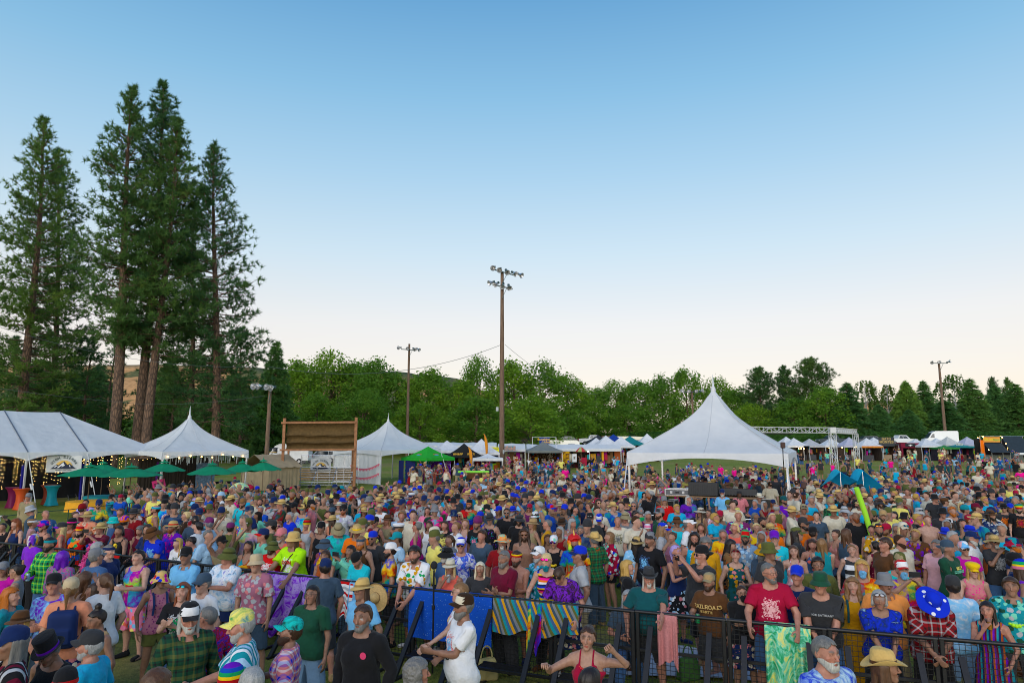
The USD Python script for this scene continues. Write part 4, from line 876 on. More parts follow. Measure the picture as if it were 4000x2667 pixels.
def broadleaf(root,h,R,seed,m=None,z0=.03,narrow=1.0,n=8200):
 rng=np.random.default_rng(seed); tr=MB(); tr.tube([[0,0,-.3],[.1,0,h*.25],[-.1,.1,h*.6],[0,0,h*.88]],[.32,.26,.16,.04],8)
 cl=[]
 for k in range(90):
  q=rng.uniform(0,1); z=h*(z0+(1-z0)*q); w=R*narrow*np.interp(q,[0,.2,.5,.8,1],[.75,1.0,.95,.62,.15]); a=rng.uniform(0,2*PI); rr=w*math.sqrt(rng.uniform(.15,1)); c=np.array([rr*math.cos(a),rr*math.sin(a),z]); cl.append(c)
  if k%4==0:tr.tube([[0,0,z*.62],c*[.5,.5,.9],c],[.09,.05,.02],4,False)
 cl=np.array(cl); i=rng.integers(0,len(cl),n); off=rng.normal(size=(n,3)); off/=np.linalg.norm(off,axis=1,keepdims=True)
 P=cl[i]+off*rng.uniform(.4,1.0,(n,1))*np.array([1.0,1.0,1.05])*(R*.30)*rng.uniform(.7,1.2,(n,1))
 v,f=cards(P,off+[0,0,.3],.42,rng); obj('trunk',tr.out(),BARK,root,smooth=True); obj('crown',(v,f),m or LEAF,root)
def spruce(root,h,R,seed,m=None,dens=1.0,droop=.25):
 rng=np.random.default_rng(seed); tr=MB(); tr.tube([[0,0,-.2],[0,0,h*.5],[0,0,h]],[.26,.16,.02],8); P,D=[],[]; br=MB()
 for k in range(int(300*dens)):
  q=rng.uniform(0,1)**.85; z=h*(.05+.95*q); L=R*(1-q)**.8*rng.uniform(.75,1.15)+.12; a=rng.uniform(0,2*PI); d=np.array([math.cos(a),math.sin(a),0])
  side=np.array([-d[1],d[0],0])
  for s in np.linspace(.12,1,max(3,int(L*5))):
   p=np.array([0,0,z])+d*L*s+np.array([0,0,.25*L*s-droop*2.2*L*s*s]); P.append(p+side*rng.normal()*.22*L*s); D.append(d*1.0+np.array([0,0,-.25])+side*rng.normal()*.5)
 P.append(np.array([0,0,h])); D.append(np.array([0,0,1.]))
 v,f=blades(np.array(P),np.array(D),.66,.19,7,rng,.5); obj('trunk',tr.out(),BARK,root,smooth=True); obj('crown',(v,f),m or SPRUCE,root)
def birch(root,h,R,seed):
 rng=np.random.default_rng(seed); tr=MB(); tr.tube([[0,0,-.2],[.2,0,h*.4],[0,.1,h*.75],[.1,0,h*.97]],[.22,.17,.09,.02],8); P=[]
 for k in range(90):
  q=rng.uniform(.25,1); z=h*q; a=rng.uniform(0,2*PI); L=R*np.interp(q,[.25,.6,.9,1],[.8,1,.7,.15])*rng.uniform(.4,1); e=np.array([math.cos(a)*L,math.sin(a)*L,z+.5*L])
  if k%3==0:tr.tube([[0,0,z-.4],e*[.5,.5,1],e],[.05,.035,.015],4,False)
  for s in np.linspace(0,1,30):P.append(e+np.array([math.cos(a),math.sin(a),0])*s*.5+np.array([0,0,-s*h*.17])+rng.normal(size=3)*.12)
 P=np.array(P); v,f=cards(P,rng.normal(size=P.shape),.36,rng); obj('trunk',tr.out(),plain('birch_bark',(.5,.48,.44),.8,noise=.4,scale=4),root,smooth=True); obj('crown',(v,f),BIRCHL,root)
 # the tall pines on the left: (base px, ground depth, top px, top py, trunk radius, crown radius, bare share, label)

PINES=[(92,66,168,470,.50,5.9,.15,'leftmost tall pine, standing behind the long white tent, its trunk half hidden'),(200,72,238,590,.36,5.3,.12,'bushy shorter pine leaning against the leftmost tall pine'),(440,60,528,350,.50,4.3,.32,'tall thin-crowned pine, first trunk left of the three bare trunks'),(545,62,642,330,.48,4.4,.33,'tallest pine, its bare trunk in the middle of the three'),(582,61,690,468,.44,4.6,.32,'tall leaning pine, rightmost of the three bare trunks'),(842,64,846,572,.42,5.4,.15,'rounded tall pine at the right edge of the pine group'),(735,72,770,800,.34,4.4,.18,'shorter pine in the gap between the three trunks and the right-hand pine')]
for bx,y,tx,ty,r,R,bare,lab in PINES:
 b=gp(bx,1700,y); t=at(tx,ty,y); rt=thing('pine_tree',lab,'tree',b,group='tall pines on the left')
 pine(rt,t[2]-b[2],r*1.08,R*.98,bare,int(bx),lean=(t[0]-b[0],0),dens=1.10)
def under_pines():
 rt=thing('pine_tree','low young pine behind the long white tent ridge','tree',gp(330,1700,78)); pine(rt,16,.22,3.4,.06,77,dens=.9)
 for k,(px,y,h,lab)in enumerate([(20,84,17,'young pine at the left edge behind the long tent'),(660,86,15,'young pine seen low between the trunks and the peaked tent'),(930,82,18,'dark young pine left of the tall lone spruce'),(150,90,19,'young pine behind the leftmost tall trunk'),(420,92,20,'young pine filling the gap left of the three bare trunks'),(800,88,19,'young pine behind the right-hand tall pine'),(560,98,15,'far small pine seen between the bare trunks')]):
  r2=thing('pine_tree',lab,'tree',gp(px,1700,y)); pine(r2,h,.2,3.6,.05,80+k,dens=.9)
under_pines()
# prototypes that stand in the row themselves, then copies

TREES=[('spruce',1062,92,1335,2.9,'lone pointed spruce rising above the trees left of the tarp shelter'),('broad',1165,118,1425,4.6,'broadleaf tree just right of the lone spruce'),('broad',1285,122,1392,5.2,'tallest broadleaf tree above the brown tarp shelter'),('broad',1380,124,1428,4.4,'broadleaf tree above the right post of the tarp shelter'),('broad',1465,120,1418,4.8,'round broadleaf tree left of the mid-distance light pole'),('broad',1235,108,1545,4.0,'lower bushy tree behind the brown tarp'),('broad',1415,108,1535,4.2,'lower bright green tree behind the middle white tent'),('broad',1545,122,1470,4.2,'broadleaf tree behind the mid-distance light pole'),('broad',1680,124,1455,5.0,'broadleaf tree under the hanging wire, between the two poles'),('broad',1790,120,1500,4.6,'dark broadleaf tree left of the tall light pole, below the hill'),('broad',1872,128,1410,4.2,'open-topped broadleaf tree immediately left of the tall light pole'),('broad',1640,106,1580,4.0,'lower dark tree above the orange-lit stalls left of the tall pole'),('broad',1860,108,1560,4.6,'lower leafy tree beside the foot of the tall light pole'),('broad',2010,122,1425,5.0,'broadleaf tree immediately right of the tall light pole'),('broad',2110,124,1428,5.2,'broad tall tree above the hedge end, right of the tall pole'),('broad',2215,126,1478,4.6,'broadleaf tree where the clipped hedge begins'),('broad',2075,108,1560,4.6,'lower tree in front of the hedge end'),('broad',2320,138,1530,4.6,'broadleaf tree over the left part of the hedge'),('broad',2410,140,1500,4.6,'light green tree over the hedge, left of the big tent'),('broad',2500,140,1498,4.4,'rounded tree over the hedge near the big tent slope'),('broad',2590,142,1478,3.9,'slim tree left of the lamp pole behind the big tent'),('broad',2690,142,1458,4.4,'tree behind the lamp pole and the big tent slope'),('broad',2800,144,1490,4.6,'tree right behind the big tent peak'),('broad',2880,142,1530,4.4,'low tree over the big tent slope, right of its peak'),('pine',2975,140,1440,4.6,'dark pine above the truss, leftmost of the three'),('pine',3078,142,1432,3.2,'slim pine between two wider dark pines above the truss'),('pine',3182,138,1405,5.6,'widest and tallest dark pine above the truss corner'),('broad',3232,128,1520,4.2,'yellow-green broadleaf tree above the truss corner'),('spruce',3322,126,1495,3.8,'blue-green spruce right of the truss'),('birch',3392,136,1487,2.6,'weeping birch right behind the blue-green spruce'),('birch',3480,138,1505,2.4,'weeping birch, middle one of the skyline birches'),('spruce',3555,130,1490,4.0,'wide conifer left of the far right light pole'),('spruce',3625,132,1488,3.0,'narrow conifer just left of the far right light pole'),('birch',3745,138,1465,3.0,'large weeping birch right of the far right light pole'),('spruce',3810,128,1480,3.6,'pointed spruce above the white van roof, right of the far pole'),('spruce',3905,130,1505,3.8,'conifer above the dark awning stall'),('pine',3900,146,1478,1.9,'small slim pine peeping over the right-hand conifers'),('pine',3955,148,1478,2.1,'small slim pine close to the right picture edge'),('spruce',3985,128,1500,3.8,'conifer at the right picture edge'),('spruce',3440,126,1580,3.4,'lower dark conifer in front of the birches'),('spruce',3700,126,1560,3.6,'lower conifer under the far right light pole'),('broad',3105,130,1565,4.4,'low leafy tree above the truss beam'),('broad',2940,132,1585,4.2,'low leafy tree behind the left end of the truss'),('spruce',3560,124,1600,3.2,'lowest conifer behind the two rigged banners'),('broad',2450,134,1590,4.2,'low shrubby tree behind the hedge left of the big tent'),('broad',2260,134,1590,4.2,'low shrubby tree behind the hedge start'),('broad',950,110,1640,4.2,'low leafy tree behind the peaked tent by the pines'),('broad',1010,100,1600,3.8,'low dark tree behind the short lamp pole'),('spruce',130,92,1470,4.2,'dark conifer low behind the leftmost pine trunk'),('broad',255,94,1480,4.6,'leafy tree behind the bushy shorter pine'),('spruce',365,96,1430,4.2,'dark conifer between the left pines and the three bare trunks'),('spruce',640,92,1420,4.2,'dark conifer just right of the three bare trunks'),('broad',705,96,1500,4.4,'leafy tree low right of the three bare trunks'),('spruce',905,90,1450,4.2,'dark conifer right of the right-hand tall pine'),('broad',985,92,1520,4.2,'leafy tree between the conifers left of the lone spruce'),('broad',480,96,1640,3.8,'low bright bush between the pine trunks'),('broad',300,98,1630,3.6,'low bright tree behind the long tent ridge')]
_proto={}
for i,(kd,px,y,ty,R,lab)in enumerate(TREES):
 b=gp(px,1720,y); h=at(px,ty,y)[2]-b[2]; variant=i%(4 if kd=='broad' else 2); key=(kd,variant)
 nm={'spruce':'spruce_tree','broad':'broadleaf_tree','pine':'pine_tree','birch':'birch_tree'}[kd]; grp={'spruce':'conifers behind the stalls','broad':'broadleaf trees behind the stalls','pine':'dark pines on the skyline','birch':'weeping birches on the skyline'}[kd]
 b[2]-=.1; R=R*{'broad':1.34,'spruce':1.5,'birch':1.4,'pine':1.25}[kd]
 if key not in _proto:
  rt=thing(nm,lab,'tree',b,group=grp); _proto[key]=(rt,h,R)
  if kd=='broad':broadleaf(rt,h,R,100+i,narrow=1.0+.1*variant)
  elif kd=='spruce':spruce(rt,h,R,100+i,dens=1.1)
  elif kd=='birch':birch(rt,h,R,100+i)
  else:pine(rt,h,.3,R,.10,100+i,dens=1.9)
 else:
  s,h0,R0=_proto[key]; dup(s,nm,lab,b,(i*2.4)%6.28,(R/R0,R/R0,h/h0),grp)
  # the clipped hedge along the car park

HEDGE=leafmat('hedge_leaves',(.035,.13,.02),(.065,.19,.026),(.11,.25,.035),.6,.3)
def hedge():
 A,B=at(2230,1692,134),at(4150,1695,118); rng=np.random.default_rng(9); L=np.linalg.norm((B-A)[:2]); u=(B-A)/L; u[2]=0; n=np.array([u[1],-u[0],0])
 z0,top=2.4,5.3; k=17000
 s=rng.uniform(0,L,k); face=rng.uniform(0,1,k); zz=rng.uniform(z0,top,k); q=meshkit.noise(np.stack([s*.5,zz*.7,0*s],-1))*.5
 P=A[None]*[1,1,0]+u*s[:,None]+n*(.8+q-.25)[:,None]; P[:,2]=zz; up=face>.78; P[up]-=n*rng.uniform(0,1.8,up.sum())[:,None]; P[up,2]=top+q[up]-.2
 v,f=cards(P,np.where(up[:,None],[0,0,1.],n),.36,rng)
 rt=thing('hedge','long clipped green hedge behind the car park','hedge'); obj('foliage',(v,f),HEDGE,rt)
 m=MB(); c=(A+B)/2-n*.15; m.box((c[0],c[1],(z0+top)/2),(L,1.5,top-z0-.1),rz=math.atan2(u[1],u[0])); m.build('core',HEDGE,rt)
hedge()

# ---------------------------------------------------------------- tents and other large structures

VINYL=mat('white_vinyl',{'tc':('texture_coordinate',{}),'n':('noise_texture',{'scale':1.6,'detail':6.0,'roughness':.6}),'r':('rgb_ramp',{'ramp':[(.3,(.74,.755,.77)),(.7,(.85,.855,.86))]}),'b':('bump',{'strength':.6,'distance':.08}),'p':('principled_bsdf',{'roughness':.45,'specular_ior_level':.4}),'t':('translucent_bsdf',{'color':(.72,.74,.76)}),'m':('mix_closure',{'fac':.32})},[('tc.object','n.vector'),('n.fac','r.fac'),('r.color','p.base_color'),('n.fac','b.height'),('b.normal','p.normal'),('p.BSDF','m.closure1'),('t.BSDF','m.closure2')],surface='m.closure')
def fabric(name,c,trans=.15,rough=.8):
 if name in _mats:return _mats[name]
 _mats[name]=mat(name,{'tc':('texture_coordinate',{}),'n':('noise_texture',{'scale':3.0,'detail':6.0}),'r':('rgb_ramp',{'ramp':[(.3,[.85*x for x in c]),(.7,[min(1,1.1*x)for x in c])]}),'b':('bump',{'strength':.3,'distance':.03}),'p':('principled_bsdf',{'roughness':rough,'specular_ior_level':.25}),'t':('translucent_bsdf',{'color':c}),'m':('mix_closure',{'fac':trans})},[('tc.object','n.vector'),('n.fac','r.fac'),('r.color','p.base_color'),('n.fac','b.height'),('b.normal','p.normal'),('p.BSDF','m.closure1'),('t.BSDF','m.closure2')],surface='m.closure'); return _mats[name]
ALU=plain('aluminium',(.62,.63,.65),.32,.9,.1,8)
STEELW=plain('white_painted_steel',(.72,.73,.74),.4,.2)
BLACKM=plain('black_painted_steel',(.012,.012,.014),.42,.3,.3,20)
BLACKC=fabric('black_cloth',(.012,.012,.014),.0)
def peak_tent(name,label,C,L,rz,eave,peak,drop=.42,arch=.20,mats=VINYL,pole=.045,sides=(0,1,2,3)):
 """a high-peak frame tent: concave roof swept up to a point, a curved valance on each side, four legs, a finial"""
 rt=thing(name,label,'tent',(C[0],C[1],float(gz(C[0],C[1]))),rz,group=None)
 n,m=20,14; V=[]; h=L/2
 for i in range(m+1):
  t=i/m; s=(1-t); z=eave+(peak-eave)*(t**1.0*.62+.38*t**2.8); ring=[]
  for j in range(4*n):
   side,q=divmod(j,n); u=-1+2*q/n
   x,y=[(u,-1),(1,u),(-u,1),(-1,-u)][side]
   rr=1+(.0 if s>.6 else 0); pull=1-.06*(1-u*u)*4*s*t
   rad=(1-(1-abs(s))*0)
   ang=math.atan2(y,x); sq=max(abs(x),abs(y)); cx,cy=x*s,y*s
   k=sstep(t,.35,1.0); r_=s*1.05; cx=cx*(1-k)+math.cos(ang)*r_*k; cy=cy*(1-k)+math.sin(ang)*r_*k
   sag=.10*L/6*(1-u*u)*4*t*(1-t)*.5
   ring.append([cx*pull*h,cy*pull*h,z-sag])
  V.append(ring)
 V=np.array(V); V=np.concatenate([V,V[:,:1]],1); v,f=grid_mesh(V); obj('roof',(v,f),mats,rt,smooth=35)
 for j in range(8):
  m_=MB(); m_.tube(V[:-1,(j*n//2)%(4*n)]*[1.002,1.002,1]+[0,0,.012],.016 if j%2==0 else .009,4); m_.build('seam',plain('vinyl_seam',(.50,.52,.55),.6),rt)
 for sd in sides:
  u=np.linspace(-1,1,33); w=np.linspace(0,1,5); U,W=np.meshgrid(u,w)
  low=drop-arch*(1-np.abs(U)**2.2); fold=.012*np.sin(U*38)*W*(.3+np.abs(U)**2)
  P=np.stack([U*(h+.01),-h-.015-.03*W+fold,eave-W*low],-1)
  v,f=grid_mesh(P); v=v@rotm(2,sd*PI/2).T; obj('valance',(v,f),mats,rt,smooth=True)
 for sx,sy in((-1,-1),(1,-1),(1,1),(-1,1)):
  b=MB(); b.box((sx*(h-.06),sy*(h-.06),eave/2-.02),(2*pole,2*pole,eave),bev=.01); b.box((sx*(h-.06),sy*(h-.06),.012),(.26,.26,.02)); b.build('leg',ALU,rt)
 b=MB(); b.lathe([(.11,peak-.18),(.10,peak),(.05,peak+.10),(.022,peak+.45),(.012,peak+.62),(0,peak+.63)],10); b.build('finial',mats,rt,smooth=True)
 b=MB()
 for sd in range(4):
  q=rotm(2,sd*PI/2); b.bar(q@np.array([-h+.06,-h+.06,eave-.08]),q@np.array([h-.06,-h+.06,eave-.08]),.06)
 b.bar((0,0,peak-1.6),(0,0,peak-.05),.07); b.build('frame',ALU,rt)
 return rt
 # big tent over the sound desk

FL,BL=at(2450,1766,26.0),at(2580,1766,31.0); ex=BL-FL; ex[2]=0; Ld=6.25; ey=ex/np.linalg.norm(ex); exx=np.array([ey[1],-ey[0],0])
C1=FL+exx*Ld/2+ey*Ld/2; RZ1=math.atan2(exx[1],exx[0])
BIG=peak_tent('peaked_tent','large white high-peaked tent over the sound desk right of centre',C1,Ld,RZ1,3.06,5.85,drop=.54,arch=.33)
C2=at(1515,1700,55.3); MIDT=peak_tent('peaked_tent','white high-peaked tent in mid-field with one draped corner, left of the tall pole',C2,6.7,math.radians(-41),2.83,5.45,drop=.5,arch=.22)
A50=math.radians(50)
C3=np.array([-17.8,37.9])*KD; LEFTT=peak_tent('peaked_tent','white high-peaked tent in front of the pine trunks, beside the long tent',C3,5.1,A50,2.97,5.05,drop=.46,arch=.22)
def curtain(P0,P1,z0,z1,folds,amp,m,name,rt,thick=.0,seed=0,n=60):
 u=np.linspace(0,1,n); w=np.linspace(0,1,8); U,W=np.meshgrid(u,w); d=P1-P0; nn=np.array([-d[1],d[0]])/np.linalg.norm(d[:2])
 ph=np.sin(U*folds*6.28+1.3*np.sin(U*folds*2.1+seed))*amp*(.4+.6*W)
 P=np.stack([P0[0]+d[0]*U+nn[0]*ph,P0[1]+d[1]*U+nn[1]*ph,z1+(z0-z1)*W],-1); return obj(name,grid_mesh(P),m,rt,smooth=True)
h_=3.3
curtain(np.array([h_-.55,-h_-.02]),np.array([h_+.05,-h_-.06]),.05,2.5,3,.08,VINYL,'curtain',MIDT)
curtain(np.array([-h_,-h_+.06]),np.array([h_-.5,-h_+.06]),.05,2.6,8,.05,VINYL,'side_wall',MIDT,n=100)
# the long marquee at the left

def marquee():
 d=np.array([math.cos(A50),math.sin(A50),0]); nb=np.array([-math.sin(A50),math.cos(A50),0]); P2=np.array([-21.25,34.6,0])*KD; rt=thing('marquee','long white marquee tent with lights inside at the left edge','tent'); E,R_,w=2.97,5.28,5.1
 bays=[-16.8,-14.0,-11.2,-8.4,-5.6,-2.8,0,4.1]
 def panel(name,A,B,C,D,sag=.06):
  u,v_=np.meshgrid(np.linspace(0,1,7),np.linspace(0,1,9)); P=(A*(1-u)[...,None]+B*u[...,None])*(1-v_)[...,None]+(D*(1-u)[...,None]+C*u[...,None])*v_[...,None]; P[...,2]-=sag*(u*(1-u)*4*.6+v_*(1-v_)*4*.4); obj(name,grid_mesh(P),VINYL,rt,smooth=True)
 for a,b in zip(bays[:-2],bays[1:-1]):
  z=np.array([0,0,1.]); panel('roof_panel',P2+d*(a+.02)+z*E,P2+d*(b-.02)+z*E,P2+d*(b-.02)+nb*w+z*R_,P2+d*(a+.02)+nb*w+z*R_)
  panel('roof_panel',P2+d*(a+.02)+nb*2*w+z*E,P2+d*(b-.02)+nb*2*w+z*E,P2+d*(b-.02)+nb*w+z*(R_-.01),P2+d*(a+.02)+nb*w+z*(R_-.01))
 z=np.array([0,0,1.]); top=P2+nb*w+z*R_; c1,c2=P2+d*4.1+z*E,P2+d*4.1+nb*2*w+z*E
 panel('hip_panel',P2+d*.02+z*E,c1,top+d*.03,top+d*.02); panel('hip_panel',c1+d*.01,c2,top+d*.04,top+d*.04,.1); panel('hip_panel',P2+d*.02+nb*2*w+z*E,c2,top+d*.03,top+d*.02)
 for a,b in zip(bays[:-1],bays[1:]):
  u=np.linspace(0,1,25); W=np.linspace(0,1,4); U,Wd=np.meshgrid(u,W); low=.46-.30*(1-np.abs(2*U-1)**2.2)
  P=P2+d*(a+(b-a)*U)[...,None]-nb*(.03+.02*Wd+.012*np.sin(U*30)*Wd)[...,None]+z*(E-Wd*low)[...,None]; obj('valance',grid_mesh(P),VINYL,rt,smooth=True)
 u=np.linspace(0,1,40); U,Wd=np.meshgrid(u,np.linspace(0,1,4)); P=c1+nb*(2*w*U)[...,None]+d*(.03+.02*Wd)[...,None]-z*(Wd*.3)[...,None]; obj('valance',grid_mesh(P),VINYL,rt,smooth=True)
 sm_=MB()
 for a in bays[:-1]:sm_.bar(P2+d*a+z*(E+.015),P2+d*a+nb*w+z*(R_+.02),.05,.03)
 sm_.build('seam',plain('grey_seam',(.10,.12,.16),.6),rt)
 for a in bays:
  b=MB(); p=P2+d*a+nb*.12; b.box(p+z*(E/2),(.10,.10,E),rz=A50,bev=.01); b.box(p+z*.012,(.28,.28,.02),rz=A50); b.build('leg',ALU,rt)
  b=MB(); p=P2+d*a+nb*(2*w-.12); b.box(p+z*(E/2),(.10,.10,E),rz=A50); b.build('leg',ALU,rt)
 for a in(-2.8,0):
  b=MB(); b.tube([P2+d*a-nb*.05+z*(E-.1),P2+d*(a+.32)-nb*1.15+z*.02],.022,6); b.tube([P2+d*(a+.12)-nb*.5+z*1.35,P2+d*(a+.17)-nb*.64+z*1.05],.05,6); b.build('guy_strap',plain('pale_strap',(.55,.56,.58),.5),rt)
 bw=fabric('dark_backdrop',(.012,.012,.016),0); curtain((P2+d*-16+nb*7.3)[:2],(P2+d*3.9+nb*7.3)[:2],.02,2.6,26,.06,bw,'backdrop',rt,n=200); curtain((P2+d*3.95+nb*7.3)[:2],(P2+d*3.95+nb*10.1)[:2],.02,2.5,5,.05,bw,'backdrop',rt,n=60)
 for a,c in((-2.8,(.02,.02,.30)),(0.0,(.02,.02,.26)),(4.02,(.13,.02,.22))):curtain((P2+d*(a-.16)+nb*.2)[:2],(P2+d*(a-.02)+nb*.25)[:2],.1,2.3,2,.05,fabric('drape_%d'%int(c[0]*100+c[2]*1000),c,.1),'drape',rt,n=20)
 # warm string lights hanging inside: small lit bulbs

 rng=np.random.default_rng(4); BULB=mat('warm_bulb',{'e':('emission',{'color':(1.0,.62,.18),'strength':4.5})},surface='e.emission'); mb=MB(); wr=MB(); o=trimesh.creation.icosphere(0,.017)
 for k in range(64):
  a=rng.uniform(-7,3.5); q=rng.uniform(2.5,6.4); top=2.7; n=int(rng.integers(3,11)); p=P2+d*a+nb*q
  wr.tube([p+z*top,p+z*(top-n*.2)],.003,3,False)
  for j in range(n):mb.add(np.array(o.vertices)+p+z*(top-.1-j*.2-rng.uniform(0,.08))+rng.normal(size=3)*.02,o.faces)
 sl=thing('string_lights','warm string lights hanging in strands inside the long white marquee','string lights'); wr.build('wires',BLACKM,sl,kind='stuff'); mb.build('bulbs',BULB,sl,kind='stuff')
 mb=MB(); wr=MB()
 for s0,s1 in((-5.6,-2.8),(-2.8,0),(0,4.1)):
  t=np.linspace(0,1,18)
  pts=np.array([P2+d*(s0+(s1-s0)*q)+nb*.4+z*(2.58-.10*math.sin(q*3.14*2)**2)for q in t]); wr.tube(pts,.004,3,False)
  for p in pts:mb.add(np.array(o.vertices)*.9+p-z*.03,o.faces)
 sl=thing('string_lights','row of warm bulbs along the front eave of the long white marquee','string lights'); wr.build('wires',BLACKM,sl,kind='stuff'); mb.build('bulbs',BULB,sl,kind='stuff')
 # larger bulbs along the eave of the peaked tent beside it

 mb=MB(); wr=MB(); f0=np.array([-17.5,34.7,0])*KD; fd=np.array([math.cos(A50),math.sin(A50),0]); pts=np.array([f0+fd*5.1*t+nb*-.12+z*(2.84-.16*abs(math.sin(t*PI*3)))for t in np.linspace(0,1,25)]); wr.tube(pts,.006,3,False); o2=trimesh.creation.icosphere(1,.045)
 for p in pts[1::3]:mb.add(np.array(o2.vertices)+p-z*.08,o2.faces)
 sl=thing('string_lights','large bulbs on a wire along the eave of the peaked tent by the pines','string lights'); wr.build('wire',BLACKM,sl); mb.build('bulbs',BULB,sl,kind='stuff')
 mb=MB()
 for k in range(70):
  t=rng.uniform(.05,.95); q=rng.uniform(.3,1.2); p=f0+fd*5.1*t+nb*q; l=rng.uniform(.2,.55); mb.tube([p+z*2.72,p+z*(2.72-l)],.018,4)
 tag(mb.build('hanging_garland',plain('pale_paper',(.55,.62,.64),.8)),'white hanging garlands under the eave of the peaked tent by the pines','garland')
 rt2=LEFTT; bwm=fabric('dark_bamboo',(.03,.022,.016),0); curtain(np.array([-2.2,1.4]),np.array([2.2,1.4]),.02,2.5,22,.03,bwm,'back_wall',rt2,n=160)
 lac=pattern('floral',['slate','lgrey','slate']); P=np.stack(np.meshgrid([0.9,2.1],[.05,2.2]),-1); P3=np.stack([P[...,0],np.full(P.shape[:2],.6),P[...,1]],-1); obj('lattice_screen',sheet(P3,.02),plain('lattice_blue',(.10,.16,.24),.7,noise=.6,scale=9),rt2)
 # the banner

 return rt,d,nb,P2
MARQ,MD_,MN_,MP2=marquee()
def text_on(txt,h,origin,right,up,m,parent,name='lettering',bold=True,center=True,depth=.004):
 t=meshkit.text_mesh(txt,h,depth,bold); v=np.array(t.vertices)
 if center:v[:,0]-=(v[:,0].max()+v[:,0].min())/2
 right,up=np.asarray(right,float),np.asarray(up,float); n=np.cross(right,up)
 return obj(name,(np.asarray(origin)+v[:,:1]*right+v[:,1:2]*up+v[:,2:]*n,t.faces),m,parent)
def poly_on(pts,origin,right,up,m,parent,name,lift,depth=.003):
 g=sg.Polygon(pts).buffer(0); t=trimesh.util.concatenate([trimesh.creation.extrude_polygon(q,depth,engine='earcut')for q in getattr(g,'geoms',[g])]); v=np.array(t.vertices); n=np.cross(right,up)
 return obj(name,(np.asarray(origin)+v[:,:1]*right+v[:,1:2]*up+(v[:,2:]+lift)*n,t.faces),m,parent)
INK=plain('dark_ink',(.02,.05,.05),.7); NAVYINK=plain('navy_ink',(.012,.02,.05),.7); YEL=plain('banner_yellow',(.85,.50,.04),.7); BANW=fabric('banner_white',(.72,.72,.70),.1); WHITEINK=plain('white_ink',(.8,.8,.8),.7)
def festival_banner(label,O,right,W,H):
 """white banner: arched words over a sun behind three snowy peaks"""
 right=np.asarray(right,float)/np.linalg.norm(right); up=np.array([0,0,1.]); n=np.cross(right,up); rt=thing('banner',label,'banner',group='white festival banners')
 u,v_=np.meshgrid(np.linspace(-.5,.5,9),np.linspace(0,1,7)); P=O+right*(u*W)[...,None]+up*(v_*H)[...,None]-n*(.012+.01*np.sin(u*9)*v_)[...,None]; obj('cloth',sheet(P,-.004),BANW,rt)
 s=min(W/1.25,H/.74); q=lambda L:[(a*s,b*s)for a,b in L]; O2=O+n*.012
 a=np.linspace(0,PI,28); poly_on(q([(.34*math.cos(t),.22+.32*math.sin(t))for t in a]),O2,right,up,YEL,rt,'sun',0)
 rays=MB()
 for k in range(19):
  t=PI*(k+.5)/19; x0,x1=.25,.35; w=.006; g=trimesh.creation.box((x1-x0,w,.002)); vv=np.array(g.vertices)@rotm(2,t).T; c=((x0+x1)/2*math.cos(t),.22+(x0+x1)/2*math.sin(t)*.94); vv[:,:2]+=c; vv*=[s,s,1]; rays.add(O2+vv[:,:1]*right+vv[:,1:2]*up+(vv[:,2:]+.006)*n,g.faces)
 rays.build('sun_rays',BANW,rt)
 poly_on(q([(-.50,.17),(-.28,.36),(-.22,.32),(0,.50),(.14,.33),(.22,.39),(.46,.17)]),O2,right,up,NAVYINK,rt,'mountains',.009)
 for i,L in enumerate(([(-.02,.455),(-.27,.20),(-.20,.20),(-.10,.29),(-.05,.27),(-.10,.22),(.03,.30),(.05,.36),(.0,.33)],[(-.30,.315),(-.40,.21),(-.34,.22),(-.24,.30)],[(.20,.35),(.22,.25),(.26,.22),(.25,.30)])):poly_on(q(L),O2,right,up,WHITEINK,rt,'snow',.014)
 poly_on(q([(-.52,.155),(.52,.155),(.52,.165),(-.52,.165)]),O2,right,up,NAVYINK,rt,'rule',.009)
 text_on('MUSIC  FESTIVAL',.052*s,O2+up*.075*s+n*.008,right,up,NAVYINK,rt)
 w='HIGH SIERRA'; lt=MB()
 for i,ch in enumerate(w):
  if ch==' ':continue
  t=PI*(.86-.72*i/(len(w)-1)); g=meshkit.text_mesh(ch,.105,.003,True); vv=np.array(g.vertices); vv[:,0]-=(vv[:,0].min()+vv[:,0].max())/2; vv=vv@rotm(2,t-PI/2).T; vv[:,:2]+=(.46*math.cos(t),.22+.41*math.sin(t)); vv*=[s,s,1]; lt.add(O2+vv[:,:1]*right+vv[:,1:2]*up+(vv[:,2:]+.008)*n,g.faces)
 lt.build('lettering',INK,rt); return rt
bo=at(247,1843,33.9); festival_banner('white mountain-logo banner hanging under the long marquee eave',bo,MD_*.0+np.array([.88,.47,0]),1.62,.86)
# rails of far stalls: pop-up canopies

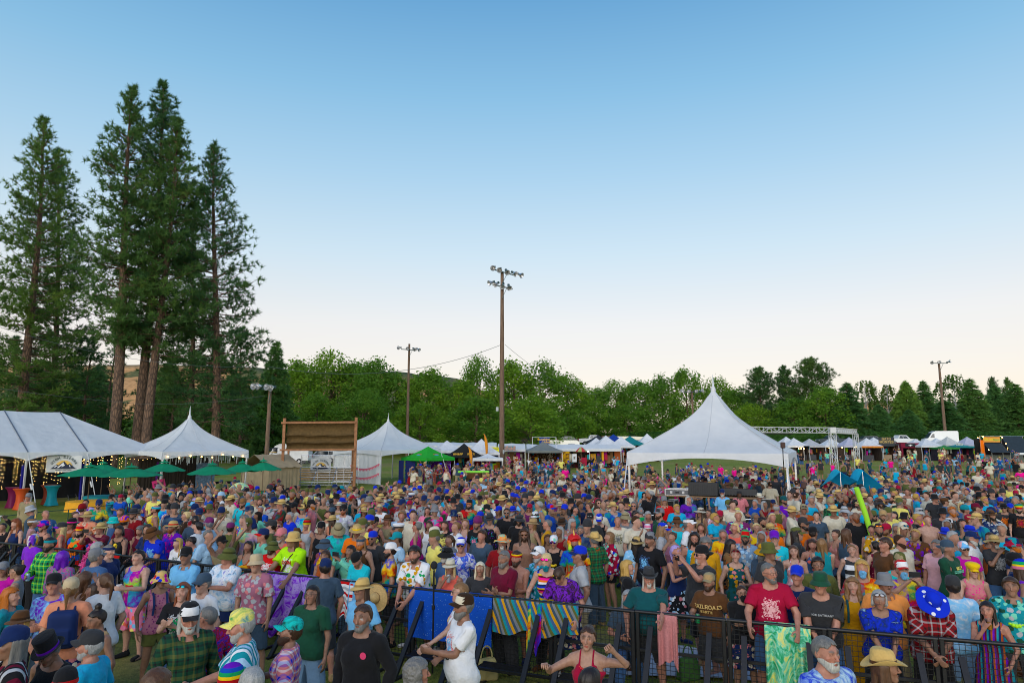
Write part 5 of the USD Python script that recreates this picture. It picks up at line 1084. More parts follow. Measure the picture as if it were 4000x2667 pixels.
def canopy(label,px,y,w,rz,eave,peak,c,cn,val=None,trim=.24,goods=True,d=None,valtext=None,face=0):
 w,eave,peak=w*1.06,eave*1.06,peak*1.06; p=gp(px,1790,y); d=d or w; rt=thing('canopy',label,'canopy',p,rz,group='stall canopies'); m=fabric('canopy_'+cn,c,.2); h,g=w/2,d/2; T_=np.array([0,0,peak]); r=.0
 e=[np.array([-h,-g,eave]),np.array([h,-g,eave]),np.array([h,g,eave]),np.array([-h,g,eave])]
 for k in range(4):
  A,B=e[k],e[(k+1)%4]; u,v_=np.meshgrid(np.linspace(0,1,5),np.linspace(0,1,6)); P=(A+(B-A)*u[...,None])*(1-v_**1)[...,None]+T_*v_[...,None]; P[...,2]-=.10*v_*(1-v_)*4; obj('roof_panel',grid_mesh(P),m,rt,smooth=True)
  n=np.cross(B-A,[0,0,1.]); n/=np.linalg.norm(n); Q=np.array([[A+n*.012,B+n*.012],[A-[0,0,trim]+n*.012,B-[0,0,trim]+n*.012]]); obj('valance',sheet(Q,.006),fabric('canopy_'+val[1],val[0],.15)if val and k==face else m,rt)
 for q in e:
  b=MB(); q2=q*[.985,.985,1]; b.box((q2[0],q2[1],eave/2),(.04,.04,eave)); b.build('leg',STEELW,rt)
 return rt

 # ---------------------------------------------------------------- the people one can tell apart, as the photograph shows them

 # quarter, head position in it; t top, l lower, h hair, H hat, b beard, g glasses, m mask, p pose, y facing (degrees, + to the right of the picture), n nod, T skin, W width, B belly, e things held or worn

PEOPLE='''
A 90 1265 m t=shirt:vstripe:black/maroon/black/lgrey h=long:salt H=cap:navy y=-50 T=olive W=1.08 B=.03
A 135 1115 f t=tank:plain:black h=wavy:blond H=fedora:brown y=-8
A 405 1300 f t=tank:plain:black h=under:salt H=tophat:black:purple y=-14 n=.55 W=1.12 B=.03
A 690 1285 m t=tee:plain:cyan h=under:silver H=cap:charcoal y=-88 T=ruddy W=1.1 B=.05 b=stubble:silver
A 750 1070 f t=tank:plain:tan h=topbun:dark y=-28 n=.25 e=scarf:charcoal T=tan
A 540 850 f t=tee:plain:peach h=pony:lbrown H=cap:beige y=-160 e=backpack:navy T=mid
A 80 905 f t=tee:plain:teal h=wavy:ginger y=95 T=fair
A 420 815 m t=tee:marble:royal/purple/sky/lblue h=under:salt H=cap:black y=12 p=clap T=ruddy
A 800 795 m t=tee:plain:white h=pony:chestnut y=-105 T=fair
A 705 865 f t=tank:plain:mauve h=long:brunette y=-75 p=chin
A 655 775 f t=tank:plain:brown h=wavy:chestnut y=170 p=head
A 130 712 f t=tank:plain:grey h=bun:dark y=-65 n=.2 g=clear l=trousers:plain:black p=cross
A 28 700 f t=ls:plain:magenta h=long:chestnut H=cap:grey y=12 s=1.52
A 378 505 m t=lshirt:plaid:green/black/lime h=short:dark H=headband:teal b=full:dark y=-8 p=cup2 e=can:lblue T=tan
A 262 470 f t=tee:plain:violet h=bob:purple HC=purple/violet/purple/white/red/yellow/blue y=160
A 475 610 f t=ls:galaxy:purple/teal/magenta/green/navy h=wig:purple y=175
A 1055 605 m t=tank:tie:purple/magenta/lime/cyan h=short:dark l=shorts:floral:pink/sky/pyellow/coral y=-22 p=cup2 e=lei:red,cup:white W=1.06 T=mid
A 1225 775 f t=tank:dots:mauve/plum h=updo:dark H=boonie:straw:red HP=floral:straw/red/yellow/royal/magenta l=short:plain:olive y=38 g=clear e=straps:navy T=olive
A 1392 870 f t=tee:chest:black/lgrey/green h=long:auburn y=2 g=up:teal T=fair p=phonelow
A 1545 810 m t=tee:plain:white h=under:salt H=cap:slate y=-22 g=sun:black T=fair
A 1450 1065 m t=lshirt:plaid:dgreen/olive/black h=underlong:whiteh H=trucker:black:white y=38 n=.25 b=stubble:whiteh l=trousers:plain:charcoal T=ruddy
A 1592 1060 m t=lshirt:galaxy:navy/royal/red/navy/cyan h=crew:salt y=-115 T=ruddy W=1.05 g=clear
A 1865 1130 m t=shirt:vstripe:teal/lblue/teal/white h=under:silver H=cap:lime HP=marble:green/pyellow/teal b=stubble:silver y=-75 n=.15 T=ruddy W=1.1 B=.06 p=cup e=cup:amber
A 1740 595 m t=tee:marble:royal/white/lblue/navy h=under:salt H=boonie:olive y=-20 g=clear l=short:plain:navy p=phonelow e=phone B=.07 W=1.1 T=ruddy
A 1425 598 m t=shirt:plain:sky h=under:brunette H=cap:black y=-6 p=cross l=shorts:plain:slate T=tan
A 1960 655 m t=shirt:floral:mauve/lgrey/lgrey/rose h=under:salt H=bucket:beige y=-5 g=sun:black l=shorts:plain:slate
A 738 605 m t=tee:plain:denim h=under:salt H=trucker:grey:lgrey y=150 W=1.1
A 835 560 f t=tee:plain:navy h=short:salt H=headband:navy e=flower:yellow y=80
A 752 535 m t=tee:plain:navy h=short:silver y=150 g=up:black
A 1215 1585 m t=tee:plain:charcoal h=messy:chestnut y=170
A 505 1590 f t=tee:plain:black h=under:dark H=beanie:black:red y=180
A 1790 1565 f t=tee:plain:black h=under:dark H=beanie:red HP=hstripe:red/orange/yellow/green/blue/purple y=150
A 1905 1575 m t=tee:plain:slate h=short:silver y=-150
A 25 375 m t=lshirt:plain:black h=crew:dark y=-5 p=up e=phone
A 150 375 f t=tank:plain:navy h=curlylong:auburn y=-12 p=railwide e=wand T=fair
A 250 345 f t=tank:plain:lpink h=updo:lbrown H=headband:white e=horn:gold y=140
A 335 370 m t=tank:plain:black h=under:brunette H=cap:magenta HP=patch:magenta/black/white/royal y=-25 g=sun:black b=stubble:brunette
A 465 385 f t=tank:plain:coral h=wavy:lblond H=cap:charcoal:purple y=-60
A 548 352 f t=tank:plain:rust h=long:brunette H=fedora:black:hotpink y=-30
A 605 410 m t=lshirt:patch:black/blue/orange/green/red/black h=long:dark H=lowtop:red:yellow b=full:dark y=2 T=mid
A 672 292 m t=shirt:floral:peach/coral/cream/rust h=short:lbrown H=widestraw:straw y=-8 g=sun:black W=1.1
A 765 385 m t=tee:plain:maroon h=short:brunette H=straw:straw y=-10 p=phone e=phone
A 862 335 f t=lshirt:plain:denim h=long:silver H=bucket:turq y=120 n=.1
A 940 435 f t=tank:plain:black h=bob:dark y=-5 W=1.12 e=beads:orange p=railwide
A 958 338 m t=tee:plain:maroon h=crew:dark H=beanie:orange HP=vstripe:orange/purple/orange/violet y=170
A 1015 275 m t=shirt:plain:dred h=under:brunette H=fedora:charcoal y=-5 g=clear b=stubble:brunette
A 1080 395 f t=tank:plain:maroon h=bob:salt y=-10 n=.45 e=beads:brown
A 1165 425 f t=tee:plain:navy h=long:brunette y=20 g=clear p=railwide
A 1228 440 m t=tee:chest:royal/sky h=short:salt H=boonie:brown y=-62 n=.3 p=rail T=ruddy
A 1325 372 m t=shirt:floral:purple/magenta/plum/royal h=under:lbrown H=straw:straw:red b=full:auburn y=-20
A 1400 525 f t=tee:chest:white/forest/grey h=long:blond y=-30 p=rail g=up:royal
A 1512 510 m t=tee:marble:slate/sky/lblue h=short:dark y=-55 n=.3 p=rail g=up:black W=1.05
A 1597 440 m t=shirt:plain:lblue h=crew:salt y=70
A 1520 375 m t=tee:plain:white h=short:dark y=-100
A 1702 492 m t=tank:plain:khaki h=under:dark H=cap:black y=70 p=bothup g=sun:black
A 1900 525 f t=cami:patch:coral/teal/rust/mustard h=long:dark y=-8 T=tan
A 1762 385 f t=tank:plain:olive h=topbun:dark H=bandana:plum y=175 p=bothup
A 1598 350 m t=shirt:plain:lblue h=under:grey H=cap:plum y=-130
A 1425 290 f t=ls:plain:dbrown h=updo:lblond y=-55
A 1300 238 m t=shirt:vstripe:white/white/rose h=under:lblond H=cap:black y=-22 b=mustache:lbrown
A 1388 150 m t=tee:chest:black/charcoal/lgrey h=short:dark b=full:dark y=0 p=cup2 e=cup:red T=olive
A 1255 200 m t=tee:tie:cyan/royal/turq h=short:lblond H=capback:black y=-15
A 1185 240 m t=tank:plain:yellow h=under:brunette H=headband:cyan b=stubble:brunette y=-60 g=sun:black
A 920 262 f t=tank:plain:brown h=long:chestnut y=-12 p=cup2 e=can:charcoal
A 750 202 m t=shirt:tie:green/yellow/navy/teal h=under:brunette H=cap:navy y=12 g=sun:blue b=stubble:brunette
A 660 190 m t=shirt:floral:lavender/purple/lblue/lgrey h=short:dark y=20 g=clear
A 640 238 m t=tee:plain:maroon h=crew:dark H=beanie:dred y=160
A 575 285 f t=tank:hstripe:red/orange/green/royal h=bun:chestnut y=80
A 350 278 m t=shirt:floral:denim/rose/lgrey/teal h=balding:lbrown y=55 T=ruddy
A 245 245 m t=tee:plain:slate h=under:salt H=bucket:lgrey y=-60 n=.4 T=ruddy
A 215 148 m t=lshirt:plain:khaki h=long:silver H=cap:grey b=mustache:silver y=8 l=trousers:plain:tan
A 910 155 m t=polo:plain:lblue h=crew:silver y=-8 sit T=ruddy
A 600 25 f t=tee:dots:lblue/white h=long:blond y=25 l=short:plain:grey p=hip
A 735 115 f t=tank:floral:rust/orange/olive h=wavy:blond y=0 sit
A 845 105 m t=tee:tie:royal/red/yellow/royal h=under:salt H=cap:grey y=0 sit
A 715 80 m t=tee:plain:mint h=short:dark y=10 sit
A 820 30 f t=tee:plain:turq h=long:salt y=40 p=cross
A 1530 122 m t=tee:chest:lavender/royal/red h=under:brunette H=cap:navy y=2 e=straps:black W=1.08
A 1567 108 f t=ls:plain:maroon h=bob:silver y=-2 g=clear
A 1690 140 m t=tee:plain:white h=under:salt H=capback:lblue y=-50
A 1737 160 m t=tee:plain:beige h=under:brunette H=cap:dgreen y=0 g=sun:black b=mustache:brunette
A 1728 88 m t=tank:plain:charcoal h=bald y=-10 sit T=ruddy
A 1480 215 f t=tee:plain:lblue h=underlong:brunette H=cap:sky:teal y=-30
A 1600 232 f t=tank:plain:tan h=under:lbrown H=bucket:olive y=-5 T=ruddy g=sun:brown
A 1710 275 f t=ls:plain:plum h=long:lblond H=cowboy:straw y=-12 p=chin
A 1860 192 m t=tee:plain:aqua h=under:brunette H=cap:lbrown b=full:brunette y=-12 e=straps:grey W=1.1
A 1885 105 m t=tee:plain:slate h=under:dark H=cap:black b=full:brunette y=-20
A 1905 255 m t=tee:plain:navy h=under:grey H=trucker:slate:navy y=-40
A 1862 322 m t=shirt:floral:royal/yellow/sky/coral h=curly:salt y=-40
A 1905 350 m t=tee:tie:mint/lpink/lavender/pyellow h=under:brunette H=cap:olive y=-6 n=.3 g=up:black T=tan
A 1293 155 f t=shirt:plain:white h=curlylong:dark y=10
A 1500 325 m t=tee:plain:slate h=short:dark y=180
B 822 1065 m t=hoodie:plain:black h=short:brunette b=stubble:salt l=trousers:plain:lgrey y=-14 T=tan s=1.84 L=emblem
B 430 892 f t=tee:plain:forest h=long:dark l=trousers:plain:ldenim g=clear y=-22 W=1.12 B=.04 T=mid
B 520 690 m t=polo:plain:slate h=under:dark H=cap:navy y=-150 g=sun:black
B 245 1175 m t=shirt:plaid:rose/royal/white h=under:brunette H=cap:black:turq HP=marble:dgreen/turq/black b=full:brunette g=up:black y=-80 n=-.1 p=cup e=cup:clear T=tan
B 1235 1490 f t=ls:plain:slate h=bigwavy:salt y=110
B 812 855 m t=tee:plain:sky h=underlong:brunette H=fedora:straw g=clear y=-42 T=mid
B 1565 870 f t=tank:chest:white/rose/yellow h=long:lbrown g=clear l=shorts:plain:dteal y=-80 p=gest T=fair W=1.1
B 1580 985 m t=tee:chest:white/rose/sky h=under:salt H=trucker:dbrown:cream b=full:salt l=shorts:plain:grey y=-62 p=cross e=lanyard:black T=tan B=.05
B 125 530 m t=tee:chest:red/white h=under:dark H=boonie:olive b=full:brunette y=-20 p=cross W=1.1 B=.05 e=beads:brown
B 310 505 m t=tee:chest:lime/white/white L=don h=underlong:chestnut H=bucket:straw y=-48 p=railwide W=1.15 B=.06 T=tan e=strap:brown
B 530 600 f t=tank:plain:rust h=wavy:brunette y=-12 p=clap T=tan
B 718 560 f t=lshirt:plain:mint h=long:dark y=-28 p=phone e=phone T=tan
B 820 640 m t=tee:plain:aqua h=under:lbrown H=capback:black y=-15 n=.6 p=rail b=stubble:lbrown e=can:slate T=ruddy
B 1030 555 m t=tee:tie:royal/yellow/red/green h=under:dark H=capback:white b=full:dark y=-80 T=mid
B 1180 605 m t=tee:plain:orange h=crew:lblond y=-55 T=ruddy
B 1255 612 m t=shirt:floral:white/mustard/white/green h=curly:dark b=full:brunette y=-15 p=rail W=1.15 B=.06 T=ruddy
B 1450 585 m t=tee:plain:denim h=under:silver H=boonie:black b=full:whiteh g=up:black y=-50 T=ruddy
B 1490 680 f t=tank:plain:coral h=long:lblond H=fedora:cream y=-12 p=drink e=can:lgrey T=tan
B 1568 515 m t=tee:marble:sky/royal/white/lblue h=under:lbrown H=trucker:royal:white g=sun:black y=-2 e=beads:purple T=ruddy
B 1712 695 f t=ls:plain:charcoal h=long:platinum y=-5 T=tan
B 1905 612 m t=vneck:plain:maroon h=crew:salt b=full:salt y=-40 n=.12 p=cross T=tan
B 1885 490 m t=tee:plain:dred h=under:whiteh H=straw:straw HP=marble:pyellow/orange/mint/rose b=goatee:whiteh y=-12 T=tan
B 1722 442 m t=vneck:plain:slate h=messy:brunette y=-25 T=mid
B 1370 430 m t=tee:plain:navy h=under:salt H=cap:cream y=115 W=1.15 B=.05 T=ruddy
B 895 462 m t=tee:plain:charcoal h=under:dark H=capback:royal:red g=sun:black b=stubble:dark y=-18 W=1.1
B 1080 390 m t=tee:plain:brown h=short:lbrown H=captain:white:charcoal y=-75
B 1112 290 m t=tee:marble:white/lblue/lgrey h=curly:lbrown b=stubble:lbrown y=5 W=1.2 B=.08 T=ruddy
B 805 492 m t=tank:plain:brown h=wavy:lbrown H=headband:slate b=full:ginger y=-20
B 772 402 m t=tee:plain:orange h=under:lbrown H=straw:straw:yellow y=-2 n=.3 g=clear
B 632 382 m t=tee:marble:teal/turq/purple h=under:salt H=boonie:khaki y=22 n=.5
B 520 515 m t=tee:tie:rust/yellow/green/royal h=under:grey H=boonie:slate:charcoal y=-50
B 502 385 m t=tank:plain:black h=under:dark H=cap:black HP=chest:black/white b=mustache:dark y=-10
B 385 360 f t=tank:plain:lgrey h=underlong:lblond H=beanie:yellow HP=hstripe:yellow/black/red/olive y=-14
B 258 292 m t=tee:chest:royal/white/pink h=crew:silver b=stubble:silver y=-50 n=.2 T=ruddy W=1.1
B 175 365 f t=tank:plain:teal h=wavy:auburn g=sun:plum y=2
B 115 368 m t=tee:plain:olive h=under:dark H=cap:charcoal y=-75
B 195 440 m t=tee:plain:coral h=under:silver H=cap:rose g=clear b=stubble:silver y=-30
B 50 442 m t=tee:plain:mint h=under:dark H=cap:navy:red y=-60
B 310 425 f t=tank:plain:rust h=long:brunette H=fedora:brown y=170
B 355 242 m t=tank:tie:royal/turq/lblue h=under:brunette H=cowboy:brown HP=camo:straw/dbrown/tan g=sun:teal y=-12
B 425 205 m t=tee:plain:rose h=under:dark H=cap:black b=full:ginger y=95
B 492 192 f t=tank:hstripe:white/white/lgrey h=long:dark l=short:plain:denim y=-60 p=wave
B 580 180 f t=tank:plain:cream h=pony:dark y=180
B 637 212 f t=tank:plain:tan h=under:blond H=straw:cream y=-12
B 667 242 m t=tee:marble:white/lgrey/lavender h=under:lbrown H=cap:black g=sun:black b=full:auburn y=-8
B 585 262 f t=tank:plain:beige h=under:dark H=bandana:slate y=165
B 590 322 f t=tank:plain:peach h=long:brunette H=straw:straw y=150
B 828 258 f t=tank:marble:yellow/green/olive h=wavy:brunette H=widestraw:straw y=12
B 818 192 f t=tank:hstripe:yellow/green/red h=long:blond y=-20
B 945 225 m t=tee:chest:white/orange/pink h=short:lblond g=up:black y=0 n=.35 T=ruddy
B 865 332 m t=tee:plain:dred h=under:lbrown H=cap:royal b=full:brunette y=-65 p=wave
B 908 340 f t=tank:plain:charcoal h=under:brunette H=cap:black g=sun:black y=-12
B 1000 322 f t=tank:plain:khaki h=wavy:lbrown H=fedora:brown y=-22 p=brow
B 1200 292 m t=tee:plain:royal h=under:brunette H=cowboy:royal b=full:brunette y=-5 n=.25
B 1310 252 f t=tee:plain:pink h=long:brunette g=clear y=0
B 1322 362 f t=tank:plain:white h=long:brunette y=-15
B 1232 375 f t=cami:sequin:magenta/hotpink/plum h=updo:salt y=-100 e=flower:red
B 1448 362 f t=tee:chest:black/pyellow h=long:brunette y=-20 p=cup2 e=cup:amber
B 1482 475 f t=tee:plain:grey h=pony:chestnut y=-50
B 1530 372 m t=tee:plain:white h=crew:lbrown y=-60
B 1600 352 f t=cami:plain:lavender h=wavy:lbrown y=-15 n=-.25
B 1472 232 f t=tank:plain:white h=pony:lblond y=-12 p=cup2 e=cup:turq
B 1512 285 m t=tee:plain:plum h=under:dark H=bucket:navy HP=floral:navy/denim/slate g=sun:black y=-20
B 1562 292 f t=tank:plain:mauve h=bob:lblond g=sun:brown y=-10
B 1355 222 m t=tank:plain:pyellow h=crew:salt y=-95
B 1390 172 m t=tank:marble:lpink/lblue/mint h=under:brunette H=cap:navy b=full:brunette y=-28
B 1462 172 m t=tank:plain:pink h=under:dark H=capback:black:red y=-105
B 1628 202 m t=ls:tie:red/green/royal/black h=underlong:dark H=cap:black:orange b=full:dark y=-10
B 1700 345 m t=tee:chest:black/teal/pink h=under:dark H=beanie:plum b=stubble:dark y=-30
B 1742 262 f t=tee:plain:dgreen h=curlylong:brunette H=bucket:green HP=camo:green/white/dgreen y=80
B 1792 315 m t=tank:dots:black/purple/teal h=under:brunette H=fedora:charcoal y=-20 n=.15
B 1778 240 m t=tee:plain:slate h=under:dark H=cap:black b=full:salt y=60
B 1828 202 m t=shirt:plain:white h=under:dark H=trucker:maroon:mint y=-95
B 1922 265 m t=tee:plain:black h=bun:dark g=sun:black b=goatee:dark y=-5 e=fan T=tan
B 1188 142 m t=shirt:vstripe:red/yellow/green/royal/purple/black h=under:brunette H=captain:white:navy b=full:brunette y=-42
C 578 1225 f t=cami:plain:crimson h=updo:brunette y=-18 p=dance e=necklace:red T=mid
C 590 1560 f t=tee:plain:charcoal h=long:dark y=150
C 1042 765 m t=tee:plain:dteal h=underlong:whiteh H=cowboy:charcoal g=clear b=goatee:whiteh l=shorts:plain:charcoal y=-12 W=1.2 B=.12 p=cup2 T=ruddy
C 285 665 f t=dress:hstripe:royal/navy/white/orange/hotpink/maroon/yellow h=pony:lblond m=teal g=up:hotpink y=-18 n=.3 p=railwide T=fair
C 415 790 f t=tee:galaxy:plum/black/violet/navy h=pony:brunette g=up:black y=-25 n=.7 p=railwide lean=.25
C 30 610 m t=none:plain:black h=short:brunette H=headband:red HP=hstripe:red/yellow/green b=full:brunette y=-25 p=cross l=shorts:plain:olive T=mid
C 202 590 m t=shirt:floral:teal/sky/lblue/dteal h=under:silver H=cap:white g=up:black b=stubble:silver y=-55 T=ruddy
C 518 592 m t=polo:plain:lgrey h=under:brunette H=cap:royal:navy g=up:black l=shorts:plain:khaki y=-88 T=tan
C 322 492 f t=tank:plain:black h=pony:lblond H=cap:white HP=floral:white/rose/sky/mint g=sun:violet y=-14 e=lei:yellow
C 485 492 m t=tee:tie:royal/yellow/red/green h=clown:red HC=red/orange/yellow/lime/green H=headband:red e=horn:gold b=full:dark y=0
C 95 432 m t=none:plain:black h=curlylong:brunette g=sun:brown b=full:brunette l=shorts:plain:teal y=-4 T=tan
C 628 472 m t=shirt:plaid:forest/olive/green h=under:grey H=cowboy:straw y=-140 l=trousers:plain:slate e=scarf:rust W=1.08
C 742 452 f t=lshirt:floral:crimson/mint/white/royal h=wavy:lbrown l=short:plain:black y=-78 T=mid W=1.08
C 808 332 m t=tee:chest:cream/olive/grey h=receding:lbrown y=-8 T=ruddy W=1.05
C 268 352 m t=tee:plain:mustard h=crew:salt y=-95 T=ruddy
C 385 352 m t=tank:hstripe:lgrey/lgrey/rose h=under:brunette H=fedora:dbrown b=long:brunette y=-10 p=cup2 e=can:charcoal
C 530 405 f t=shirt:plain:slate h=bob:salt y=-20 g=clear
C 600 312 m t=ls:plain:charcoal h=under:ginger H=cap:black g=up:black b=long:ginger y=-14 W=1.1
C 672 312 f t=tank:plain:black h=under:dark H=trucker:royal:white y=-15 n=.45
C 950 495 f t=tee:marble:lblue/sky/white h=curlylong:dark H=straw:straw y=180
C 1050 472 m t=tee:chest:black/denim/sky h=under:dark H=capback:charcoal HP=patch:charcoal/crimson/grey b=goatee:dark y=-48 W=1.12 B=.05 T=tan
C 1142 392 m t=tee:plain:lgrey h=curlylong:lbrown H=trucker:royal:white y=75 n=.25
C 1040 392 f t=tee:plain:lblue h=under:silver H=bandana:white:pink HP=hstripe:white/pink/white g=clear y=2 T=ruddy s=1.55
C 985 255 m t=tee:chest:green/yellow/red h=short:grey y=170 W=1.1
C 938 280 m t=tee:plain:denim h=short:dark y=70 n=.3
C 868 300 m t=tee:plain:grey h=under:grey H=boonie:khaki y=-20
C 1130 275 m t=tee:plain:forest h=under:dark H=trucker:grey:charcoal b=full:brunette y=-70
C 1168 175 m t=shirt:plain:red h=underlong:lbrown H=cap:grey y=-8
C 1352 165 m t=tee:tie:purple/teal/violet/navy h=long:whiteh b=stubble:whiteh y=25 W=1.15 T=ruddy
C 1262 332 m t=tank:plain:aqua h=under:dark H=boonie:brown y=-8 T=tan
C 1355 352 m t=tee:chest:white/lgrey/slate h=under:salt H=visor:white y=60 T=ruddy
C 1440 262 f t=tank:plain:tan h=curlylong:brunette H=widestraw:cream y=-55
C 1390 462 m t=tank:chest:cyan/white h=curlylong:dark b=full:dark g=clear y=-4
C 1262 560 f t=tank:plain:navy h=pony:lavender l=skirt:floral:black/white/rose/lblue e=beads:violet y=28 T=mid p=phonelow
C 1228 452 f t=tank:plain:mauve h=bun:chestnut y=-60
C 1450 590 m t=tee:plain:charcoal h=under:dark H=capback:black g=sun:black b=goatee:silver l=shorts:plain:black y=-72 p=phone e=phone W=1.15 B=.08 T=ruddy s=1.85
C 1475 502 m t=lshirt:plain:mustard h=curly:salt y=-8 n=.2 T=ruddy
C 1518 795 m t=tee:plain:brown L=rail h=curly:brunette H=trucker:khaki:tan b=full:brunette l=shorts:plain:charcoal y=-45 p=cup2 e=can:green T=tan W=1.1
C 1712 592 f t=dress:floral:dteal/mustard/dgreen/rose h=pony:auburn g=up:dred y=-12 p=cup2 e=can:charcoal T=fair
C 1662 512 f t=lshirt:floral:lbrown/cream/rust/black h=wavy:dark y=62 n=.25 l=short:plain:grey
C 1780 452 m t=shirt:floral:ldenim/lgrey/slate/lblue h=under:dark H=trucker:green:red b=full:dark g=clear y=-20 T=tan
C 1620 432 f t=ls:tie:yellow/sky/lpink/orange h=long:salt y=-14 T=ruddy
C 1705 382 f t=tank:plain:coral h=bob:lblond y=-40 T=ruddy
C 1448 382 f t=tank:plain:slate h=long:chestnut y=-12 T=ruddy
C 1503 268 f t=lshirt:floral:lpink/white/rose/mauve h=long:brunette y=-50
C 1612 115 m t=shirt:plain:sky h=under:whiteh H=cap:navy b=full:whiteh y=-28 T=ruddy l=shorts:plain:ldenim
C 1730 290 m t=shirt:floral:plum/mint/purple/lgrey h=short:lblond y=-14 T=ruddy
C 1708 192 m t=polo:plain:pyellow h=short:dark y=-130 T=tan
C 1662 205 m t=shirt:plain:pyellow h=under:grey H=cap:olive y=150
C 1742 122 m t=shirt:plain:rose h=under:dark H=pork:charcoal y=-8 T=deep
C 1838 110 m t=shirt:plaid:red/dred/white h=curly:brunette y=-18
C 1892 152 m t=tee:plain:slate h=under:dark H=cowboy:cream y=-2 T=tan
C 1872 382 f t=tank:plain:yellow h=pony:lblond g=clear y=-8 e=beads:gold
C 1922 560 m t=tee:plain:slate h=under:salt H=boonie:mustard b=long:salt y=-62
C 1910 332 m t=tank:plain:red h=crew:dark b=stubble:dark y=50 n=.2 T=tan
C 1762 888 f t=hoodie:plain:black h=pony:brunette m=black g=clear y=-8 s=1.5 p=cross
C 890 682 f t=hoodie:plain:black h=wavy:blond y=85 p=cup2 e=cup:clear T=fair
C 888 1120 m t=tee:plain:slate h=wavy:silver sit y=-8 p=chin T=ruddy
C 665 190 m t=shirt:dots:mint/lgrey h=curlylong:brunette g=sun:brown y=12
C 730 192 f t=tank:hstripe:black/white h=long:dark y=40
C 865 168 m t=tee:plain:yellow h=underlong:lblond H=cap:plum g=sun:black b=long:lblond y=0
C 932 212 m t=tee:plain:plum h=short:salt g=sun:black y=-10
C 480 242 f t=tank:plain:teal h=pony:dark y=62 e=scarf:teal p=cup e=can:blue
C 400 262 f t=tee:plain:navy h=long:dark y=-12
C 297 240 m t=tee:plain:blue h=under:brunette H=trucker:royal:red y=60
C 180 292 f t=tee:plain:charcoal h=curlylong:dark H=bucket:white HP=marble:turq/white/pink y=150
C 150 352 f t=tank:plain:khaki h=wavy:lbrown H=fedora:tan y=-60
C 50 322 m t=tee:plain:black h=under:brunette H=boonie:charcoal g=sun:black b=full:brunette y=-8
C 130 230 f t=tank:plain:plum h=wavy:lbrown H=cap:crimson g=sun:black y=-15
C 50 252 f t=tank:plain:navy h=under:brunette H=cap:sky y=-25
C 375 212 f t=tank:plain:slate h=under:brunette H=fedora:beige y=-8
C 592 215 f t=tank:plain:peach h=bun:chestnut g=clear y=-90
D 440 1325 m t=tee:marble:white/lblue/royal/lblue h=short:salt b=full:whiteh e=lanyard:black y=28 n=.05 T=ruddy W=1.12 B=.05 s=1.84
D 905 1450 f t=tee:plain:brown h=underlong:chestnut H=cowboy:straw:brown y=85 s=1.7
D 400 835 m t=tee:plain:charcoal L=joe h=under:salt H=bucket:forest l=trousers:plain:denim y=-28 p=rail e=cup:clear T=ruddy W=1.12
D 225 752 m t=tee:plain:navy h=under:salt H=cap:royal y=-35 p=cup2 e=can:turq L=favor T=ruddy
D 850 965 f t=vneck:marble:navy/royal/navy/lblue h=bob:silver g=up:grey y=-20 p=rail l=trousers:plain:black W=1.12 B=.04 T=tan
D 888 802 m t=shirt:plain:lorange h=under:dark H=bucket:grey g=sun:gold b=mustache:dark y=-12 T=tan W=1.1
D 1228 950 m t=shirt:plaid:dred/black/lgrey h=under:dark H=widestraw:royal HP=starry:royal/white y=-2 n=.75 p=rail l=trousers:plain:black T=tan W=1.12
D 1428 830 m t=tee:marble:lblue/sky/lblue/white h=under:dark H=cap:charcoal y=165 l=shorts:plain:ldenim W=1.05
D 1562 705 f t=maxi:dots:rose/hotpink h=long:blond H=newsboy:yellow g=sun:orange y=-14 p=cup2 e=can:gold
D 1688 1010 f t=maxi:vstripe:navy/rust/purple/maroon/teal h=long:dark y=-42 p=drink e=cup:amber T=mid
D 1862 830 m t=shirt:floral:teal/mint/forest/lgrey h=messy:brunette y=-30 e=lei:lime T=mid W=1.05
D 648 825 f t=maxi:plain:mustard h=curlylong:lbrown y=-20 T=fair e=straps:dteal
D 722 690 m t=tee:tie:red/yellow/white/teal h=wavy:blond m=sky y=-22
D 1035 705 m t=tee:tie:yellow/green/red/purple h=short:brunette H=trucker:red:white m=sky p=phone e=phone y=-8
D 1010 640 m t=tank:plain:turq h=under:brunette H=cap:olive HP=camo:olive/khaki/dgreen y=-25 W=1.15 T=ruddy
D 1378 540 m t=ls:plain:forest L=billy h=under:salt H=capback:slate y=28 p=cross l=trousers:plain:grey T=tan
D 1510 542 f t=tee:plain:magenta h=under:silver H=cap:lpink HP=patch:sky/lpink/coral/white g=sun:black y=-4
D 1560 462 m t=tee:plain:white h=under:salt H=cap:navy g=clear b=full:whiteh y=38 T=ruddy
D 1742 488 m t=tee:chest:charcoal/lgrey h=under:salt H=widestraw:straw g=sun:black b=goatee:whiteh y=-8 p=drink e=cup:amber T=tan
D 1880 512 m t=tee:plain:navy h=under:auburn H=bucket:navy HP=patch:navy/teal/crimson g=sun:blue b=full:ginger y=42
D 1895 645 m t=tee:plain:navy h=under:dark H=cap:black y=48 T=tan
D 1290 522 m t=tee:plain:lpink h=short:salt y=-62 T=ruddy
D 1130 432 m t=lshirt:floral:brown/purple/rust/plum h=bun:blond b=full:lbrown y=-48 T=tan p=cup e=can:maroon
D 1225 322 m t=none:plain:black h=crew:auburn b=mustache:auburn l=shorts:plain:slate y=-18 T=fair
D 1030 392 m t=tank:tie:olive/mint/teal h=underlong:lblond H=cap:cream g=up:teal e=scarf:sky y=-4 T=tan
D 1155 268 m t=shirt:floral:hotpink/yellow/royal/coral h=under:salt H=bucket:lgrey g=up:black y=-12
D 852 392 m t=shirt:floral:mustard/brown/cream/olive h=short:dark g=up:orange b=full:dark y=-20 T=tan
